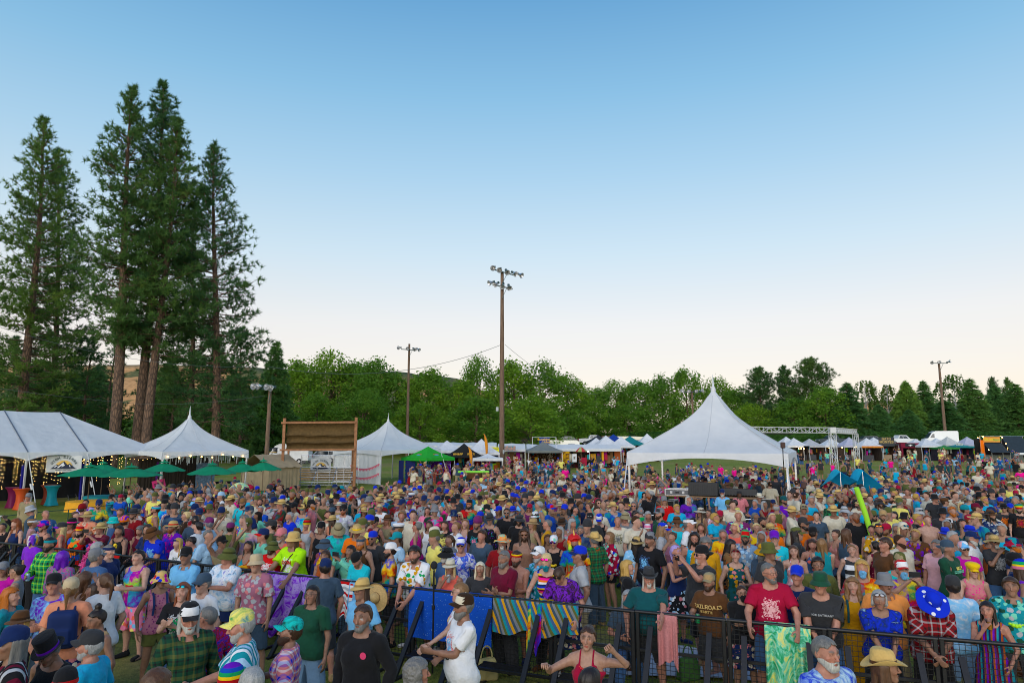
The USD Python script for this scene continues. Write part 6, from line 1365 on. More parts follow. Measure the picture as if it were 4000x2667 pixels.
D 880 292 m t=tee:plain:pyellow h=under:brunette H=cap:tan b=full:brunette y=-22
D 805 292 m t=tee:tie:green/lime/forest/mint h=under:brunette H=cap:olive g=sun:black b=full:brunette y=-4
D 892 508 m t=tee:plain:brown h=messy:brunette y=-75 T=ruddy
D 820 522 f t=tank:dots:maroon/rose h=pony:dark y=-170
D 640 552 f t=tank:hstripe:white/charcoal h=pony:lbrown y=-28 T=fair
D 602 432 m t=tank:plain:slate h=long:chestnut y=110 p=cup e=cup:yellow
D 520 432 f t=cami:plain:dusty h=updo:brunette y=-65
D 590 252 m t=tee:marble:white/lblue/lavender h=under:salt H=boonie:lgrey y=-8 L=moses T=ruddy W=1.1
D 340 505 f t=cami:floral:denim/coral/slate/lgrey h=long:brunette y=-15 n=.3 T=mid
D 420 505 f t=tank:plain:teal h=long:lbrown y=150 p=cross
D 200 562 f t=cami:floral:lpink/rose/white h=long:chestnut y=-18 T=fair
D 222 432 m t=tee:plain:charcoal h=curlylong:dark H=cap:olive g=sun:black y=62
D 345 422 f t=tank:plain:maroon h=under:dark H=cap:black y=120
D 270 352 m t=tee:plain:orange h=under:dark H=cap:charcoal g=sun:black b=full:dark y=42
D 370 290 m t=polo:plain:slate h=short:dark y=-14 T=mid
D 270 240 m t=tee:plain:rust h=under:brunette H=cap:khaki g=up:black y=-14 W=1.1
D 185 262 m t=shirt:plain:mauve h=under:salt H=cap:grey y=-40 n=.4
D 125 172 m t=tee:plain:purple h=under:dark H=cap:dteal b=stubble:dark y=22
D 32 302 m t=shirt:tie:red/mustard/green/purple h=short:lblond y=-10 T=ruddy
D 50 462 m t=tee:chest:aqua/mustard/coral h=under:auburn H=cap:purple g=clear y=-14 T=fair
D 480 192 m t=tee:tie:black/turq/purple/green h=under:salt H=cap:khaki b=full:silver y=22
D 690 202 m t=tee:plain:black h=under:dark H=cap:black b=full:dark y=22
D 852 192 m t=shirt:tie:teal/plum/navy h=curlylong:brunette H=boonie:charcoal b=full:brunette y=10
D 1040 172 f t=cami:sequin:gold/royal/navy h=updo:lbrown g=up:black y=-8 W=1.12
D 965 285 f t=tee:plain:black h=long:dark y=-50 p=chin
D 1360 182 m t=shirt:marble:slate/denim/ldenim h=under:brunette H=newsboy:brown y=70
D 1405 252 m t=tank:floral:black/red/teal/mustard h=messy:ginger b=full:ginger y=-4
D 1388 352 f t=tank:plain:rose h=underlong:brunette H=trucker:white:black y=-60
D 1490 352 m t=tee:floral:dteal/navy/teal h=long:dark b=stubble:dark y=-8
D 1520 165 m t=none:plain:black h=under:brunette H=boonie:khaki g=sun:black y=-8 p=head l=shorts:plain:olive
D 1482 215 f t=tank:plain:denim h=wavy:lblond y=-8
D 1512 245 f t=tee:plain:grey h=under:brunette H=beanie:teal y=60
D 1600 232 m t=tee:plain:blue h=under:brunette H=cap:maroon y=70
D 1712 285 m t=shirt:floral:navy/lgrey/slate h=curlylong:dark H=fedora:brown b=full:dark y=5 p=cup2 e=cup:amber
D 1812 228 m t=tee:chest:charcoal/orange h=under:brunette H=fedora:black g=sun:black y=-35
D 1922 235 m t=tee:chest:black/rust/crimson h=under:dark H=newsboy:red HP=hstripe:red/yellow/green/royal b=full:dark y=-32
D 1900 172 m t=tee:plain:lgrey h=under:brunette H=cap:grey b=full:brunette y=0
D 20 392 m t=shirt:plain:orange h=under:grey H=straw:straw g=sun:black y=-12 T=ruddy
D 380 665 m t=lshirt:plain:olive h=messy:dark g=clear b=mustache:dark y=-15 T=tan
D 1690 455 f t=tank:plain:rust h=long:brunette y=-70
D 1335 118 f t=shirt:plain:white h=curlylong:brunette g=sun:black y=-8
D 340 125 m t=tee:marble:teal/sky/navy h=short:dark g=up:lime b=long:brunette y=8
D 15 765 m t=tee:chest:crimson/lpink h=crew:salt g=clear b=stubble:salt y=65 p=railwide T=ruddy W=1.02 B=.04
D 10 560 m t=tee:plain:charcoal h=under:salt H=bucket:olive y=30
D 1950 705 f t=tank:plain:purple h=long:brunette H=beanie:pink HP=hstripe:pink/yellow/green/royal y=60
'''
TILE={'A':(0,1867),'B':(1000,1867),'C':(2000,1867),'D':(3000,1867)}
def parse_people():
 out=[]
 for i,ln in enumerate(x for x in PEOPLE.strip().splitlines()if x.strip()):
  w=ln.split(); ox,oy=TILE[w[0]]
  d=dict(key=f'{i}',px=ox+float(w[1])/1.96,py=oy+float(w[2])/1.96,sex=w[3],top=('tee','plain',['grey']),low=None,hair='short',haircol='brunette',hat=None,beard=None,glasses=[],mask=None,pose='down',tone='mid',belly=0.,width=1.,shoes='black',yaw=-20.,ext=[],text=None,height=None)
  for kv in w[4:]:
   k,_,v=kv.partition('=')
   if k=='t':a=v.split(':'); d['top']=(a[0],a[1],a[2].split('/'))
   elif k=='l':a=v.split(':'); d['low']=(a[0],a[1],a[2].split('/'))
   elif k=='h':d['hair'],_,c=v.partition(':'); d['haircol']=c or 'brunette'
   elif k=='HC':d['haircols']=v.split('/')
   elif k=='H':a=v.split(':'); d['hat']=(a[0],a[1:])
   elif k=='HP':a=v.split(':'); d['hatpat']=(a[0],a[1].split('/'))
   elif k=='b':d['beard']=tuple(v.split(':'))
   elif k=='g':a=v.split(':'); d['glasses'].append((a[0],a[1]if len(a)>1 else 'black'))
   elif k=='m':d['mask']=v
   elif k=='p':d['pose']=v
   elif k=='y':d['yaw']=float(v)
   elif k=='n':d['nod']=float(v)
   elif k=='T':d['tone']=v
   elif k=='W':d['width']=float(v)
   elif k=='B':d['belly']=float(v)
   elif k=='s':d['height']=float(v)
   elif k=='e':d['ext']+=[x.split(':')for x in v.split(',')]
   elif k=='L':d['text']=v
   elif k=='sit':d['sit']=True
   elif k=='lean':d['lean']=float(v)
  r=random.Random(i*7+1)
  if d['low']is None:
   d['low']=r.choice([('shorts','plain',[c])for c in('khaki','slate','olive','navy','charcoal','denim')]+[('trousers','plain',[c])for c in('denim','slate','charcoal')]if d['sex']=='m' else[('short','plain',['denim']),('short','plain',['black']),('skirt','floral',['navy','rose','cream']),('leggings','plain',['black']),('trousers','plain',['ldenim']),('shorts','plain',['olive'])])
  d['shoes']=r.choice(['black','charcoal','brown','grey','white','navy','tan'])
  d['tone']=d['tone']if d['tone']!='mid' else r.choice(['mid','mid','fair','ruddy','tan'])
  d['height']=d['height']or(1.76+r.uniform(-.05,.07)if d['sex']=='m' else 1.65+r.uniform(-.05,.05))
  out.append(d)
 return out

 # ---------------------------------------------------------------- the crowd barrier's line, then the people in front of it and behind it

RAIL_Z=1.16
RAIL_PX=[(-260,2098),(0,2117),(120,2131),(275,2147),(449,2165),(515,2170),(660,2192),(788,2208),(867,2219),(1000,2236),(1190,2250),(1310,2262),(1510,2283),(1607,2291),(1933,2329),(2000,2336),(2265,2370),(2566,2403),(2985,2433),(3148,2446),(3357,2461),(3735,2495),(4000,2520),(4300,2550)]
RAIL=np.array([on(a,b,RAIL_Z)[:2]for a,b in RAIL_PX])
_k=np.polyfit(RAIL[:,0],RAIL[:,1],3); rail_y=lambda x:np.polyval(_k,x)
def rail_side(p):
 s=np.polyval(np.polyder(_k),p[0]); return(p[1]-rail_y(p[0]))/math.hypot(1,s)
def rail_normal(x):s=np.polyval(np.polyder(_k),x); n=np.array([s,-1.0]); return n/np.linalg.norm(n)
PPL=parse_people()
AT_RAIL=('rail','railwide')
def place(d):
 hgt=d['height']; ez=.935*hgt-(.45*.93*hgt/1.65 if d.get('sit')else 0)-(.10 if d['pose']in AT_RAIL else 0)-.5*d.get('lean',0)
 return on(d['px'],d['py'],ez)[:2]
for d in PPL:
 q=place(d); s=rail_side(q); d['front']=np.interp(d['px'],*zip(*RAIL_PX))-d['py']<58 and d['pose']not in AT_RAIL and not d.get('sit')and d['px']+d['py']*3>6200; d['p']=q
 r=ray(d['px'],d['py'])[:2]; r=r/np.linalg.norm(r); d['r']=r
 if d['pose']in AT_RAIL:
  t=0
  for _ in range(30):t+=(.40-rail_side(q+r*t))*.9
  d['p']=q+r*t; d['fixed']=True
 elif not d['front']:
  t=0
  for _ in range(60):
   if rail_side(q+r*t)<.34:t+=.06
  d['p']=q+r*t
 elif s>-.42:
  t=0
  for _ in range(60):
   if rail_side(q+r*t)>-.42:t-=.06
  d['p']=q+r*t
  # shuffle people along their own line of sight until nobody stands in anybody

for it in range(160):
 Q=np.array([d['p']for d in PPL]); move=np.zeros(len(PPL))
 D_=Q[:,None]-Q[None]; L_=np.linalg.norm(D_,axis=2)+np.eye(len(Q))*9
 for i,j in np.argwhere(L_<.47):
  if i<j:
   push=(.47-L_[i,j])*.5
   far=i if Q[i,1]>Q[j,1]else j; near=j if far==i else i
   move[far]+=push; move[near]-=push
 for k,d in enumerate(PPL):
  if d.get('fixed'):move[k]*=.12
  n=d['p']+d['r']*np.clip(move[k],-.08,.08); s=rail_side(n)
  if(d['front']and s>-.40)or(not d['front']and s<.32):continue
  d['p']=n
for d in PPL:
 dist=np.linalg.norm(d['p']); rr=ray(d['px'],d['py']); eye=EYE+rr[2]*dist/np.linalg.norm(rr[:2])
 if not d.get('sit'):
  hgt=(eye+(.10 if d['pose']in AT_RAIL else 0)+.5*d.get('lean',0))/.935; lo,hi=(1.50,1.98)
  d['h2']=float(np.clip(hgt,lo,hi))
 else:d['h2']=d['height']
order=sorted(range(len(PPL)),key=lambda i:-PPL[i]['h2']/PPL[i]['p'][1]); keep=set(order[:300])
PPL=[d for i,d in enumerate(PPL)if i in keep]
# ---- what sets each one apart

MARKS=[('the orange cocktail table',85,1950),('the teal cocktail table',205,1935),('the leftmost green umbrella',355,1850),('the yellow-covered table',340,1960),('the pink cassette sign',620,1890),('the painted dome tent',930,1930),('the tan canvas tent',1050,1850),('the brown tarp shelter',1250,1750),('the bunting on the white tent',1480,1860),('the green canopy',1660,1800),('the purple cloth on the fence',1140,2300),('the hanging straw sombrero',1490,2345),('the blue star-print towel',1760,2360),('the black microphone stand',1690,2330),('the striped blanket on the fence',2095,2400),('the pink towel on the fence',2600,2450),('the yellow-green cloth on the fence',3070,2500),('the green pool noodle',3370,2000),('the sound desk',2760,1900),('the flight cases',2560,1950),("the big tent's right front leg",3068,1930),('the teal sunshade',3370,1860),('the tall light pole',1960,1800),('the silver rail by the sound desk',2620,1985),('the left picture edge',0,2250),('the right picture edge',4000,2250),('the bottom left corner',0,2667),('the bottom right corner',4000,2667),('the pink feather boa',330,2170),('the navy backpack',300,2450)]
def cw(c):return word(c)
def describe(d):
 k,(pt,cs)=d['top'][0],d['top'][1:]; cs=list(dict.fromkeys(cs))
 if k=='none':t='bare-chested person'
 else:
  n=TOPW[k]; t=f'{cw(cs[0])} {n}' if pt=='plain' else f'{cw(cs[0])}{" and " + cw(cs[1]) if len(cs) > 1 else ""} {PATW[pt]} {n}'; t='person in '+t
 w=[]
 if d['hat']:
  hk,hc=d['hat']; w.append((('patterned ' if d.get('hatpat')else cw(hc[0])+' ')+HATW[hk]).replace('straw straw','straw').replace('straw wide straw','wide straw'))
 elif d['hair']in('wig','clown')or d.get('haircols'):w.append('purple wig' if d['hair']!='clown' else 'rainbow wig')
 for g in d['glasses']:
  if g[0]=='sun':w.append('sunglasses')
  if g[0]=='clear':w.append('glasses')
 if d['mask']:w.append('face mask')
 for e in d['ext']:
  if e[0]in('cup','can','phone','wand','fan'):w.append({'cup':'a cup','can':'a can','phone':'a phone','wand':'a star wand','fan':'a paper fan'}[e[0]])
  if e[0]in('lei','beads','scarf','lanyard'):w.append(e[0])
 act={'rail':'leaning on the fence','railwide':'hands on the fence','cross':'arms crossed','up':'one arm raised','up2':'one arm raised','bothup':'both arms up','clap':'hands together','dance':'dancing','head':'hands on head','brow':'hand at brow','chin':'hand at chin','wave':'waving'}.get(d['pose'])
 if d.get('sit'):act='seated'
 return t,w,act
def facing(d):
 y=d['yaw']; return 'seen from behind' if abs(y)>135 else 'facing right' if y>45 else 'facing left' if y<-60 else None
def locate(d):
 px,py=d['px'],d['py']; m=min(MARKS,key=lambda m:math.hypot(m[1]-px,(m[2]-py)*1.3)); dx,dy=px-m[1],py-m[2]
 if m[0].startswith('the left p')or m[0].startswith('the right p')or 'corner' in m[0]:return 'near '+m[0]
 if abs(dx)>1.2*abs(dy):return('right of ' if dx>0 else 'left of ')+m[0]
 return('below ' if dy>0 else 'above ')+m[0]
def words(s):return len(s.split())
lab=[]
for d in PPL:
 t,w,act=describe(d); s=t+(' and '+', '.join(w[:2])if w else ''); s=s if words(s)<=16 else t+' and '+w[0]; s+=(', '+act if act and words(s)+words(act)<=15 else ''); lab.append(s)
from collections import Counter
cnt=Counter(lab)
for i,d in enumerate(PPL):
 if cnt[lab[i]]>1 or words(lab[i])+words(locate(d))<=16:
  f=facing(d); s=lab[i]
  if f and cnt[lab[i]]>1 and words(s)<8:s+=', '+f
  l=locate(d)
  if words(s)+words(l)>16:s=t
  s+=', '+l
  lab[i]=s
cnt=Counter(lab)
for i,d in enumerate(PPL):
 if cnt[lab[i]]>1:
  j=min((k for k in range(len(PPL))if k!=i and cnt[lab[k]]==1),key=lambda k:math.hypot(PPL[k]['px']-d['px'],PPL[k]['py']-d['py'])); t,w,act=describe(d); tj=describe(PPL[j])[0].replace('person in ','')
  lab[i]=(t+' '+('left' if d['px']<PPL[j]['px']else 'right')+' of the one in '+tj); lab[i]=' '.join(lab[i].split()[:16])
  # ---- worn and held things

CUPM=mat('clear_cup',{'t':('transparent_bsdf',{'color':(.92,.94,.95)}),'g':('glossy_bsdf',{'roughness':.12}),'f':('fresnel',{'IOR':1.4}),'x':('mix_closure',{})},[('f.fac','x.fac'),('t.BSDF','x.closure1'),('g.BSDF','x.closure2')],surface='x.closure')
BEER=plain('amber_beer',(.50,.20,.02),.15)
def held_cup(c,p,who):
 rt=thing('plastic_cup',f'{"cup of amber drink" if c == "amber" else "clear cup" if c == "clear" else word(c) + " cup"} held by {who}','cup',p,group='drinks held in the crowd'); m=MB(); m.lathe([(.030,-.055),(.031,-.055),(.042,.065),(.0435,.066),(.0435,.069),(.041,.069),(.029,-.052),(0,-.052)],14); m.build('cup',CUPM if c in('amber','clear')else plain('cup_'+c,col(c),.4),rt,smooth=40)
 if c=='amber':m=MB(); m.lathe([(0,-.050),(.0285,-.050),(.037,.038),(0,.038)],14); m.build('drink',BEER,rt,smooth=40)
def held_can(c,p,who):
 rt=thing('drink_can',f'{word(c)} can held by {who}','can',p,group='drinks held in the crowd'); m=MB(); m.lathe([(0,-.06),(.026,-.06),(.033,-.052),(.033,.050),(.027,.060),(0,.060)],14); m.build('can',plain('can_'+c,col(c),.3,.4),rt,smooth=40); m=MB(); m.lathe([(0,.0605),(.025,.0605),(.026,.063),(0,.063)],12); m.build('lid',ALU,rt)
PHONE_M,SCREEN_M=plain('phone_body',(.012,.012,.014),.3),plain('phone_screen',(.03,.05,.07),.1)
def held_phone(p,rz,who):
 rt=thing('phone',f'black phone held by {who}','phone',p,rz); m=MB(); m.box((0,0,0),(.15,.010,.075),bev=.004); m.build('body',PHONE_M,rt); m=MB(); m.box((0,.0058,0),(.135,.0012,.066)); m.build('screen',SCREEN_M,rt)
def ring_pts(z0,drop,r,n=22):
 a=np.arange(n)/n*2*PI; return np.stack([r*1.05*np.sin(a),.02-r*np.cos(a)*(1+.0*a)-.035*(np.cos(a)>0)*np.cos(a),z0-drop*(.5+.5*np.cos(a))],-1)
def worn(root,d,B,s,who,M4):
 to=lambda v,W:skin(v,W,B)
 fb=lambda v:fat(v,d['sex'],d['belly'],d['width'])
 for e in d['ext']:
  k,c=e[0],e[1]if len(e)>1 else None
  hi=7 if d['pose']in('cup2','phonelow','up')else 10
  idx=max((7,10),key=lambda b:abs((B[b]@np.append(JW*([1,1,1]if b==7 else[-1,1,1]),1))[1]*-1+.2*(B[b]@np.append(JW*([1,1,1]if b==7 else[-1,1,1]),1))[2])); sgn=1 if idx==7 else-1
  z=(JW-JE)/np.linalg.norm(JW-JE); y=np.array([0,-1.0,0]); y=y-z*(y@z); y/=np.linalg.norm(y); x=np.cross(y,z); g=(JW-x*.045+z*.095)*[sgn,1,1]
  hw=(M4@(B[idx]@np.append(g,1)))[:3]
  if k=='cup':held_cup(c,hw,who)
  elif k=='can':held_can(c,hw,who)
  elif k=='phone':
   if d['pose']=='phone':a=[(M4@(B[b]@np.append(HAND*([1,1,1]if b==7 else[-1,1,1]),1)))[:3]for b in(7,10)]; hw=(a[0]+a[1])/2
   held_phone(hw,math.radians(d['yaw']),who)
  elif k=='wand':
   rt=thing('star_wand',f'silver star wand held by {who}','wand',hw); m=MB(); m.tube([[0,0,-.3],[-.02,-.02,.75]],.006,5); m.build('stick',plain('pale_wood',(.5,.36,.16),.7),rt); pts=[((.11 if i%2==0 else .045)*math.sin(i*PI/5),(.11 if i%2==0 else .045)*math.cos(i*PI/5))for i in range(10)]
   g2=trimesh.creation.extrude_polygon(sg.Polygon(pts),.02,engine='earcut'); v=np.array(g2.vertices); obj('star',(np.stack([v[:,0]-.02,v[:,2]-.03,v[:,1]+.80],-1),g2.faces),plain('silver_glitter',(.5,.52,.55),.35,.6),rt)
  elif k=='fan':
   rt=thing('paper_fan',f'pale printed paper fan held by {who}','fan',hw); m=MB(); a=np.linspace(-.9,.9,9); P=np.array([[[r*math.sin(t),.01*(i%2),r*math.cos(t)]for i,t in enumerate(a)]for r in(.05,.26)]); m.add(*sheet(P,.004)); m.build('leaf',plain('fan_paper',(.62,.52,.30),.8),rt)
  elif k in('lei','beads','necklace','lanyard'):
   P=fb(ring_pts(1.44 if k!='lanyard' else 1.45,{'lei':.26,'beads':.20,'necklace':.09,'lanyard':.34}[k],.105 if k!='necklace' else .085)); P[:,1]-=.018*(P[:,1]<0)
   if k in('beads','necklace'):P[:,1]-=.012*(P[:,2]<1.38)
   W=weights(P,'torso'); Q=to(P,W); m=MB()
   if k=='lanyard':m.tube(np.vstack([Q,Q[:1]]),.007,4,False)
   else:
    o=trimesh.creation.icosphere(0 if k!='lei' else 1,.012 if k=='beads' else .028 if k=='lei' else .014)
    for q in Q:m.add(np.array(o.vertices)+q,o.faces)
    if k!='lei':m.tube(np.vstack([Q,Q[:1]]),.005,4,False)
   m.build({'lei':'lei','beads':'bead_necklace','necklace':'necklace','lanyard':'lanyard'}[k],plain('bead_'+c,col(c),.5),root)
  elif k=='scarf':
   P=[]
   for rr,zz in((.075,1.485),(.095,1.47),(.105,1.445),(.10,1.42)):a=np.arange(25)/24*2*PI; P.append(np.stack([rr*1.1*np.sin(a),.012-rr*np.cos(a)-.02*(np.cos(a)>.5),zz+.025*np.sin(a*3+rr*90)-.02*np.cos(a)],-1))
   P=np.array(P); v,f=sheet(P,.012); obj('scarf',(to(fb(v),weights(v,'torso')),f),fabric('scarf_'+c,col(c),.1),root,smooth=True)
  elif k in('straps','strap'):
   m=MB()
   for sx in((-1,1)if k=='straps' else(1,)):
    L=[(.085,.12,1.20),(.09,.10,1.40),(.095,.03,1.478),(.095,-.085,1.42),(.092,-.148,1.30),(.10,-.140,1.14)]if k=='straps' else[(.10,.10,1.40),(.09,.02,1.48),(.05,-.10,1.40),(-.02,-.155,1.25),(-.10,-.145,1.08),(-.17,-.05,1.0)]
    P=fb(np.array([(x*sx,y,z)for x,y,z in L])); P[:,1]+=np.sign(P[:,1])*.012; m.tube(to(P,weights(P,'torso')),.017,5)
   m.build('bag_strap',fabric('strap_'+c,col(c),0),root)
  elif k=='backpack':
   rt=UsdGeom.Xform.Define(stage,'/World/'+numbered('backpack')); rt.AddTransformOp().Set(Gf.Matrix4d(*M4.T.ravel().tolist())); rt=tag(rt,f'{word(c)} backpack worn by {who}','backpack')
   def fn(p):q=p-np.array([0,.205,1.22],np.float32); b=np.abs(q)-np.array([.085,.03,.15],np.float32); dd=np.linalg.norm(np.maximum(b,0),axis=-1)+np.minimum(b.max(-1),0)-.07; b2=np.abs(q-np.array([0,.085,-.07],np.float32))-np.array([.085,.02,.07],np.float32); d2=np.linalg.norm(np.maximum(b2,0),axis=-1)+np.minimum(b2.max(-1),0)-.02; return sm(dd,d2,.02)
   v,f=nets(fn,(-.18,.10,.96),(.18,.36,1.48),.014); m_=fabric('pack_'+c,col(c),0); obj('bag',(to(v,weights(v,'torso')),f),m_,rt,smooth=True)
   m=MB()
   for sx in(-1,1):P=np.array([(.085*sx,.155,1.36),(.09*sx,.08,1.455),(.095*sx,.02,1.482),(.10*sx,-.09,1.41),(.11*sx,-.145,1.28),(.15*sx,-.05,1.12),(.11*sx,.15,1.06)]); m.tube(to(fb(P),weights(P,'torso')),.016,5)
   m.build('straps',m_,rt)
  elif k=='horn':m=MB(); m.add(*lathe([(.020,1.77),(.013,1.83),(0,1.90)],10)); v,f=m.out(); v[:,1]-=.045; obj('horn',((np.hstack([v,np.ones((len(v),1))])@B[4].T)[:,:3],f),plain('gold_horn',(.65,.42,.08),.35,.5),root)
  elif k=='flower':
   m=MB(); o=trimesh.creation.icosphere(1,.022)
   for j in range(6):m.add(np.array(o.vertices)+[.06+.025*math.cos(j),-.055+.02*math.sin(j*2),1.735+.025*math.sin(j)],o.faces)
   v,f=m.out(); obj('flower',((np.hstack([v,np.ones((len(v),1))])@B[4].T)[:,:3],f),plain('petal_'+c,col(c),.7),root)
 if d['text']:
  T_={'favor':[('MY FAVORITE',1.345,.040,'coral'),('COLOR',1.275,.055,'lgrey'),('IS FREEDOM',1.205,.042,'royal')],'moses':[('ROBERT MOSES',1.34,.032,'denim')],'rail':[('RAILROAD',1.27,.058,'straw'),('EARTH',1.20,.04,'straw')],'billy':[('BILLY',1.33,.045,'pyellow'),('STRINGS',1.27,.045,'mint')],'joe':[('JOE SATRIANI',1.31,.024,'lgrey')],'don':[('DON',1.28,.06,'red')]}.get(d['text'],[])
  bv,bf,bw=tpl(('top',d['top'][0],d['sex']),lambda:top_mesh(d['top'][0],d['sex']),d['lod'],'body'); front=bv[(bv[:,1]<-.02)&(np.abs(bv[:,0])<.22)]
  for txt,zz,hh,cc in T_:
   t=meshkit.text_mesh(txt,hh,.004,True); v=np.array(t.vertices); v[:,0]-=v[:,0].max()/2; P=np.stack([v[:,0],0*v[:,0],v[:,1]+zz],-1)
   from scipy.spatial import cKDTree
   yy=front[cKDTree(front[:,[0,2]]).query(P[:,[0,2]],4)[1],1].min(1); P[:,1]=yy-.006-v[:,2]; obj('print',(to(fb(P),weights(P,'torso')),t.faces),plain('print_'+cc,col(cc),.7),root)
  if d['text']=='emblem':
   o=trimesh.creation.cylinder(.032,.004,sections=16); v=np.array(o.vertices)[:,[0,2,1]]+[.095,-.158,1.335]; obj('emblem',(to(fb(v),weights(v,'torso')),o.faces[:,::-1]),plain('emblem_red',(.6,.03,.12),.6),root)
for i,d in enumerate(PPL):
 y=d['p'][1]; hd=0 if y<7.4 else 1 if y<13.5 else 2
 d['lod']=hd; x,yy=d['p']; g=float(gz(x,yy)); yaw=math.radians(d['yaw'])
 if d['pose']in AT_RAIL:n=rail_normal(x); full=math.atan2(n[0],-n[1]); d['head']=(float(np.clip(yaw-full,-.9,.9))*.8,d.get('nod',0),0); yaw=full
 else:d['head']=(0,d.get('nod',0),0)
 pth='/World/'+numbered('person')
 root,B,s=build_person(pth,d,(x,yy,g),yaw,d['h2'],hd)
 tag(root,lab[i],'person','people watching from the lawn' if not d['front']else 'people standing in front of the fence')
 M4=np.eye(4); M4[:3,:3]=rotm(2,yaw)*s; M4[:3,3]=(x,yy,g)
 t_,w_,_=describe(d); who=t_.replace('person in','the person in').replace('bare-chested','the bare-chested'); hat_=next((' and '+x for x in w_[:1]if not x.startswith('a ')),'')
 if words(who+hat_)<=10:who+=hat_
 worn(root,d,B,s,who,M4)

 # ---------------------------------------------------------------- the crowd barrier in front of the stage, and what hangs on it

def rail_pts(n=400):
 x=np.linspace(-16,7.2,n); P=np.stack([x,rail_y(x)],1); s=np.concatenate([[0],np.cumsum(np.linalg.norm(np.diff(P,axis=0),axis=1))]); return P,s
RP,RS=rail_pts()
rail_at=lambda s:np.array([np.interp(s,RS,RP[:,0]),np.interp(s,RS,RP[:,1])])
def s_of_px(px):pr=RP[:,0]/RP[:,1]*_F*1.0; return float(np.interp((px-2000)/_F,RP[:,0]/(RP[:,1]*_cp+(RAIL_Z-EYE)*_sp),RS))
def px_of(p):d=np.array([p[0],p[1],p[2]-EYE]); f=d[1]*_cp+d[2]*_sp; return 2000+_F*d[0]/f,1333.5-_F*(-d[1]*_sp+d[2]*_cp)/f
PW=1.22
def barrier_panel(rt):
 h=PW/2-.004; z=RAIL_Z
 m=MB(); m.tube([[-h,0,z],[h,0,z]],.026,10); m.build('top_rail',BLACKM,rt,smooth=40)
 for s in(-1,1):m=MB(); m.box((s*(h-.03),0,z/2),(.05,.05,z),bev=.006); m.build('post',BLACKM,rt)
 for zz in(.66,.12):m=MB(); m.box((0,0,zz),(2*h-.1,.04,.045),bev=.006); m.build('cross_rail',BLACKM,rt)
 m=MB()
 for x in np.arange(-h+.09,h-.06,.062):m.bar((x,.012,.14),(x,.012,z-.02),.006)
 for zz in np.arange(.18,z-.03,.062):m.bar((-h+.05,.020,zz),(h-.05,.020,zz),.006)
 m.build('mesh_infill',BLACKM,rt,kind='stuff')
 for s in(-.32,.32):m=MB(); m.bar((s*PW,-.03,.98),(s*PW,-.78,.03),.07,.045); m.box((s*PW,-.42,.02),(.06,.84,.036)); m.build('brace',BLACKM,rt)
 m=MB(); m.box((0,-.30,.30),(.62*PW,.04,.035)); m.box((0,-.56,.30),(.62*PW,.04,.035))
 for y in np.arange(-.52,-.32,.045):m.box((0,y,.305),(.60*PW,.014,.018))
 m.build('step',BLACKM,rt)
proto=None; npan=int(RS[-1]/PW)
HANG=[(1050,1235,'the purple cloth'),(1605,1925,'the blue star-print towel'),(1930,2260,'the striped blanket'),(2570,2640,'the pink towel'),(2985,3160,'the yellow-green cloth'),(1440,1530,'the hanging straw sombrero')]
seen={}
for k in range(npan):
 s=(k+.5)*PW; p=rail_at(s); n=rail_normal(p[0]); rz=math.atan2(n[0],-n[1]); pxc,_=px_of((p[0],p[1],RAIL_Z))
 if pxc<-250 or pxc>4250:continue
 under=[t for a,b,t in HANG if a-40<pxc<b+40]
 l=f'black mesh crowd barrier panel under {under[0]}' if under else f"black mesh crowd barrier panel, {locate(dict(px=pxc, py=2300))}"
 seen[l]=seen.get(l,0)+1
 if seen[l]>1:l+=', '+['','','the next one right','third one right','fourth one right','fifth one right','sixth one right'][min(seen[l],6)]
 if proto is None:proto=thing('crowd_barrier',l,'barrier',(p[0],p[1],0),rz,'crowd barrier panels in a row'); barrier_panel(proto)
 else:dup(proto,'crowd_barrier',l,(p[0],p[1],0),rz)
def patm(kind,*cs):return pattern(kind,list(cs))
def hang(name,label,cat,pa,pb,drop,back,m,folds,amp,seed,ragged=.0,nu=44,prim=True):
 """a cloth laid over the rail, hanging down the stage side with folds"""
 sa,sb=s_of_px(pa),s_of_px(pb); rng=np.random.default_rng(seed); U=np.linspace(0,1,nu); rows=[(-back*f,1)for f in(1,.6,.2)]+[(0,0)]+[(drop*f,-1)for f in(.06,.2,.4,.6,.8,.92,1.0)]; P=np.zeros((len(rows),nu,3)); R=np.zeros_like(P)
 for j,u in enumerate(U):
  q=rail_at(sa+(sb-sa)*u); n=rail_normal(q[0]); L=1+ragged*(meshkit.noise(np.array([u*5.0,seed,.5]))-.5)*2
  ph=math.sin(u*folds*6.28+seed+1.5*math.sin(u*folds*2.3))
  for i,(t,sd)in enumerate(rows):
   off=.036+amp*(.5+.5*ph)*min(1,abs(t)*2.5)
   z=RAIL_Z+.032 if sd==0 else RAIL_Z+.01-abs(t)*(L if sd<0 else 1)
   y=0 if sd==0 else off*(1 if sd<0 else-1); P[i,j]=[q[0]+n[0]*y,q[1]+n[1]*y,z]; R[i,j]=[(u-.5)*(sb-sa),-.2,1.24-t]
 v,f=sheet(P,.007); r=np.vstack([R.reshape(-1,3)]*2)
 tag(obj(name,(v,f),m,smooth=True,prim={'rest':(r,T.Float3Array)}if prim else None),label,cat)
CL=lambda c:CLOTH_M
hang('hanging_cloth','purple batik cloth hung over the crowd barrier, left of the straw sombrero','cloth',1050,1238,.95,.15,patm('marble','purple','violet','lavender','purple'),5,.09,1,.35)
hang('towel','blue towel printed with stars hung on the crowd barrier','towel',1606,1926,.74,.2,patm('speckle','blue','lblue','sky','royal'),3,.03,2)
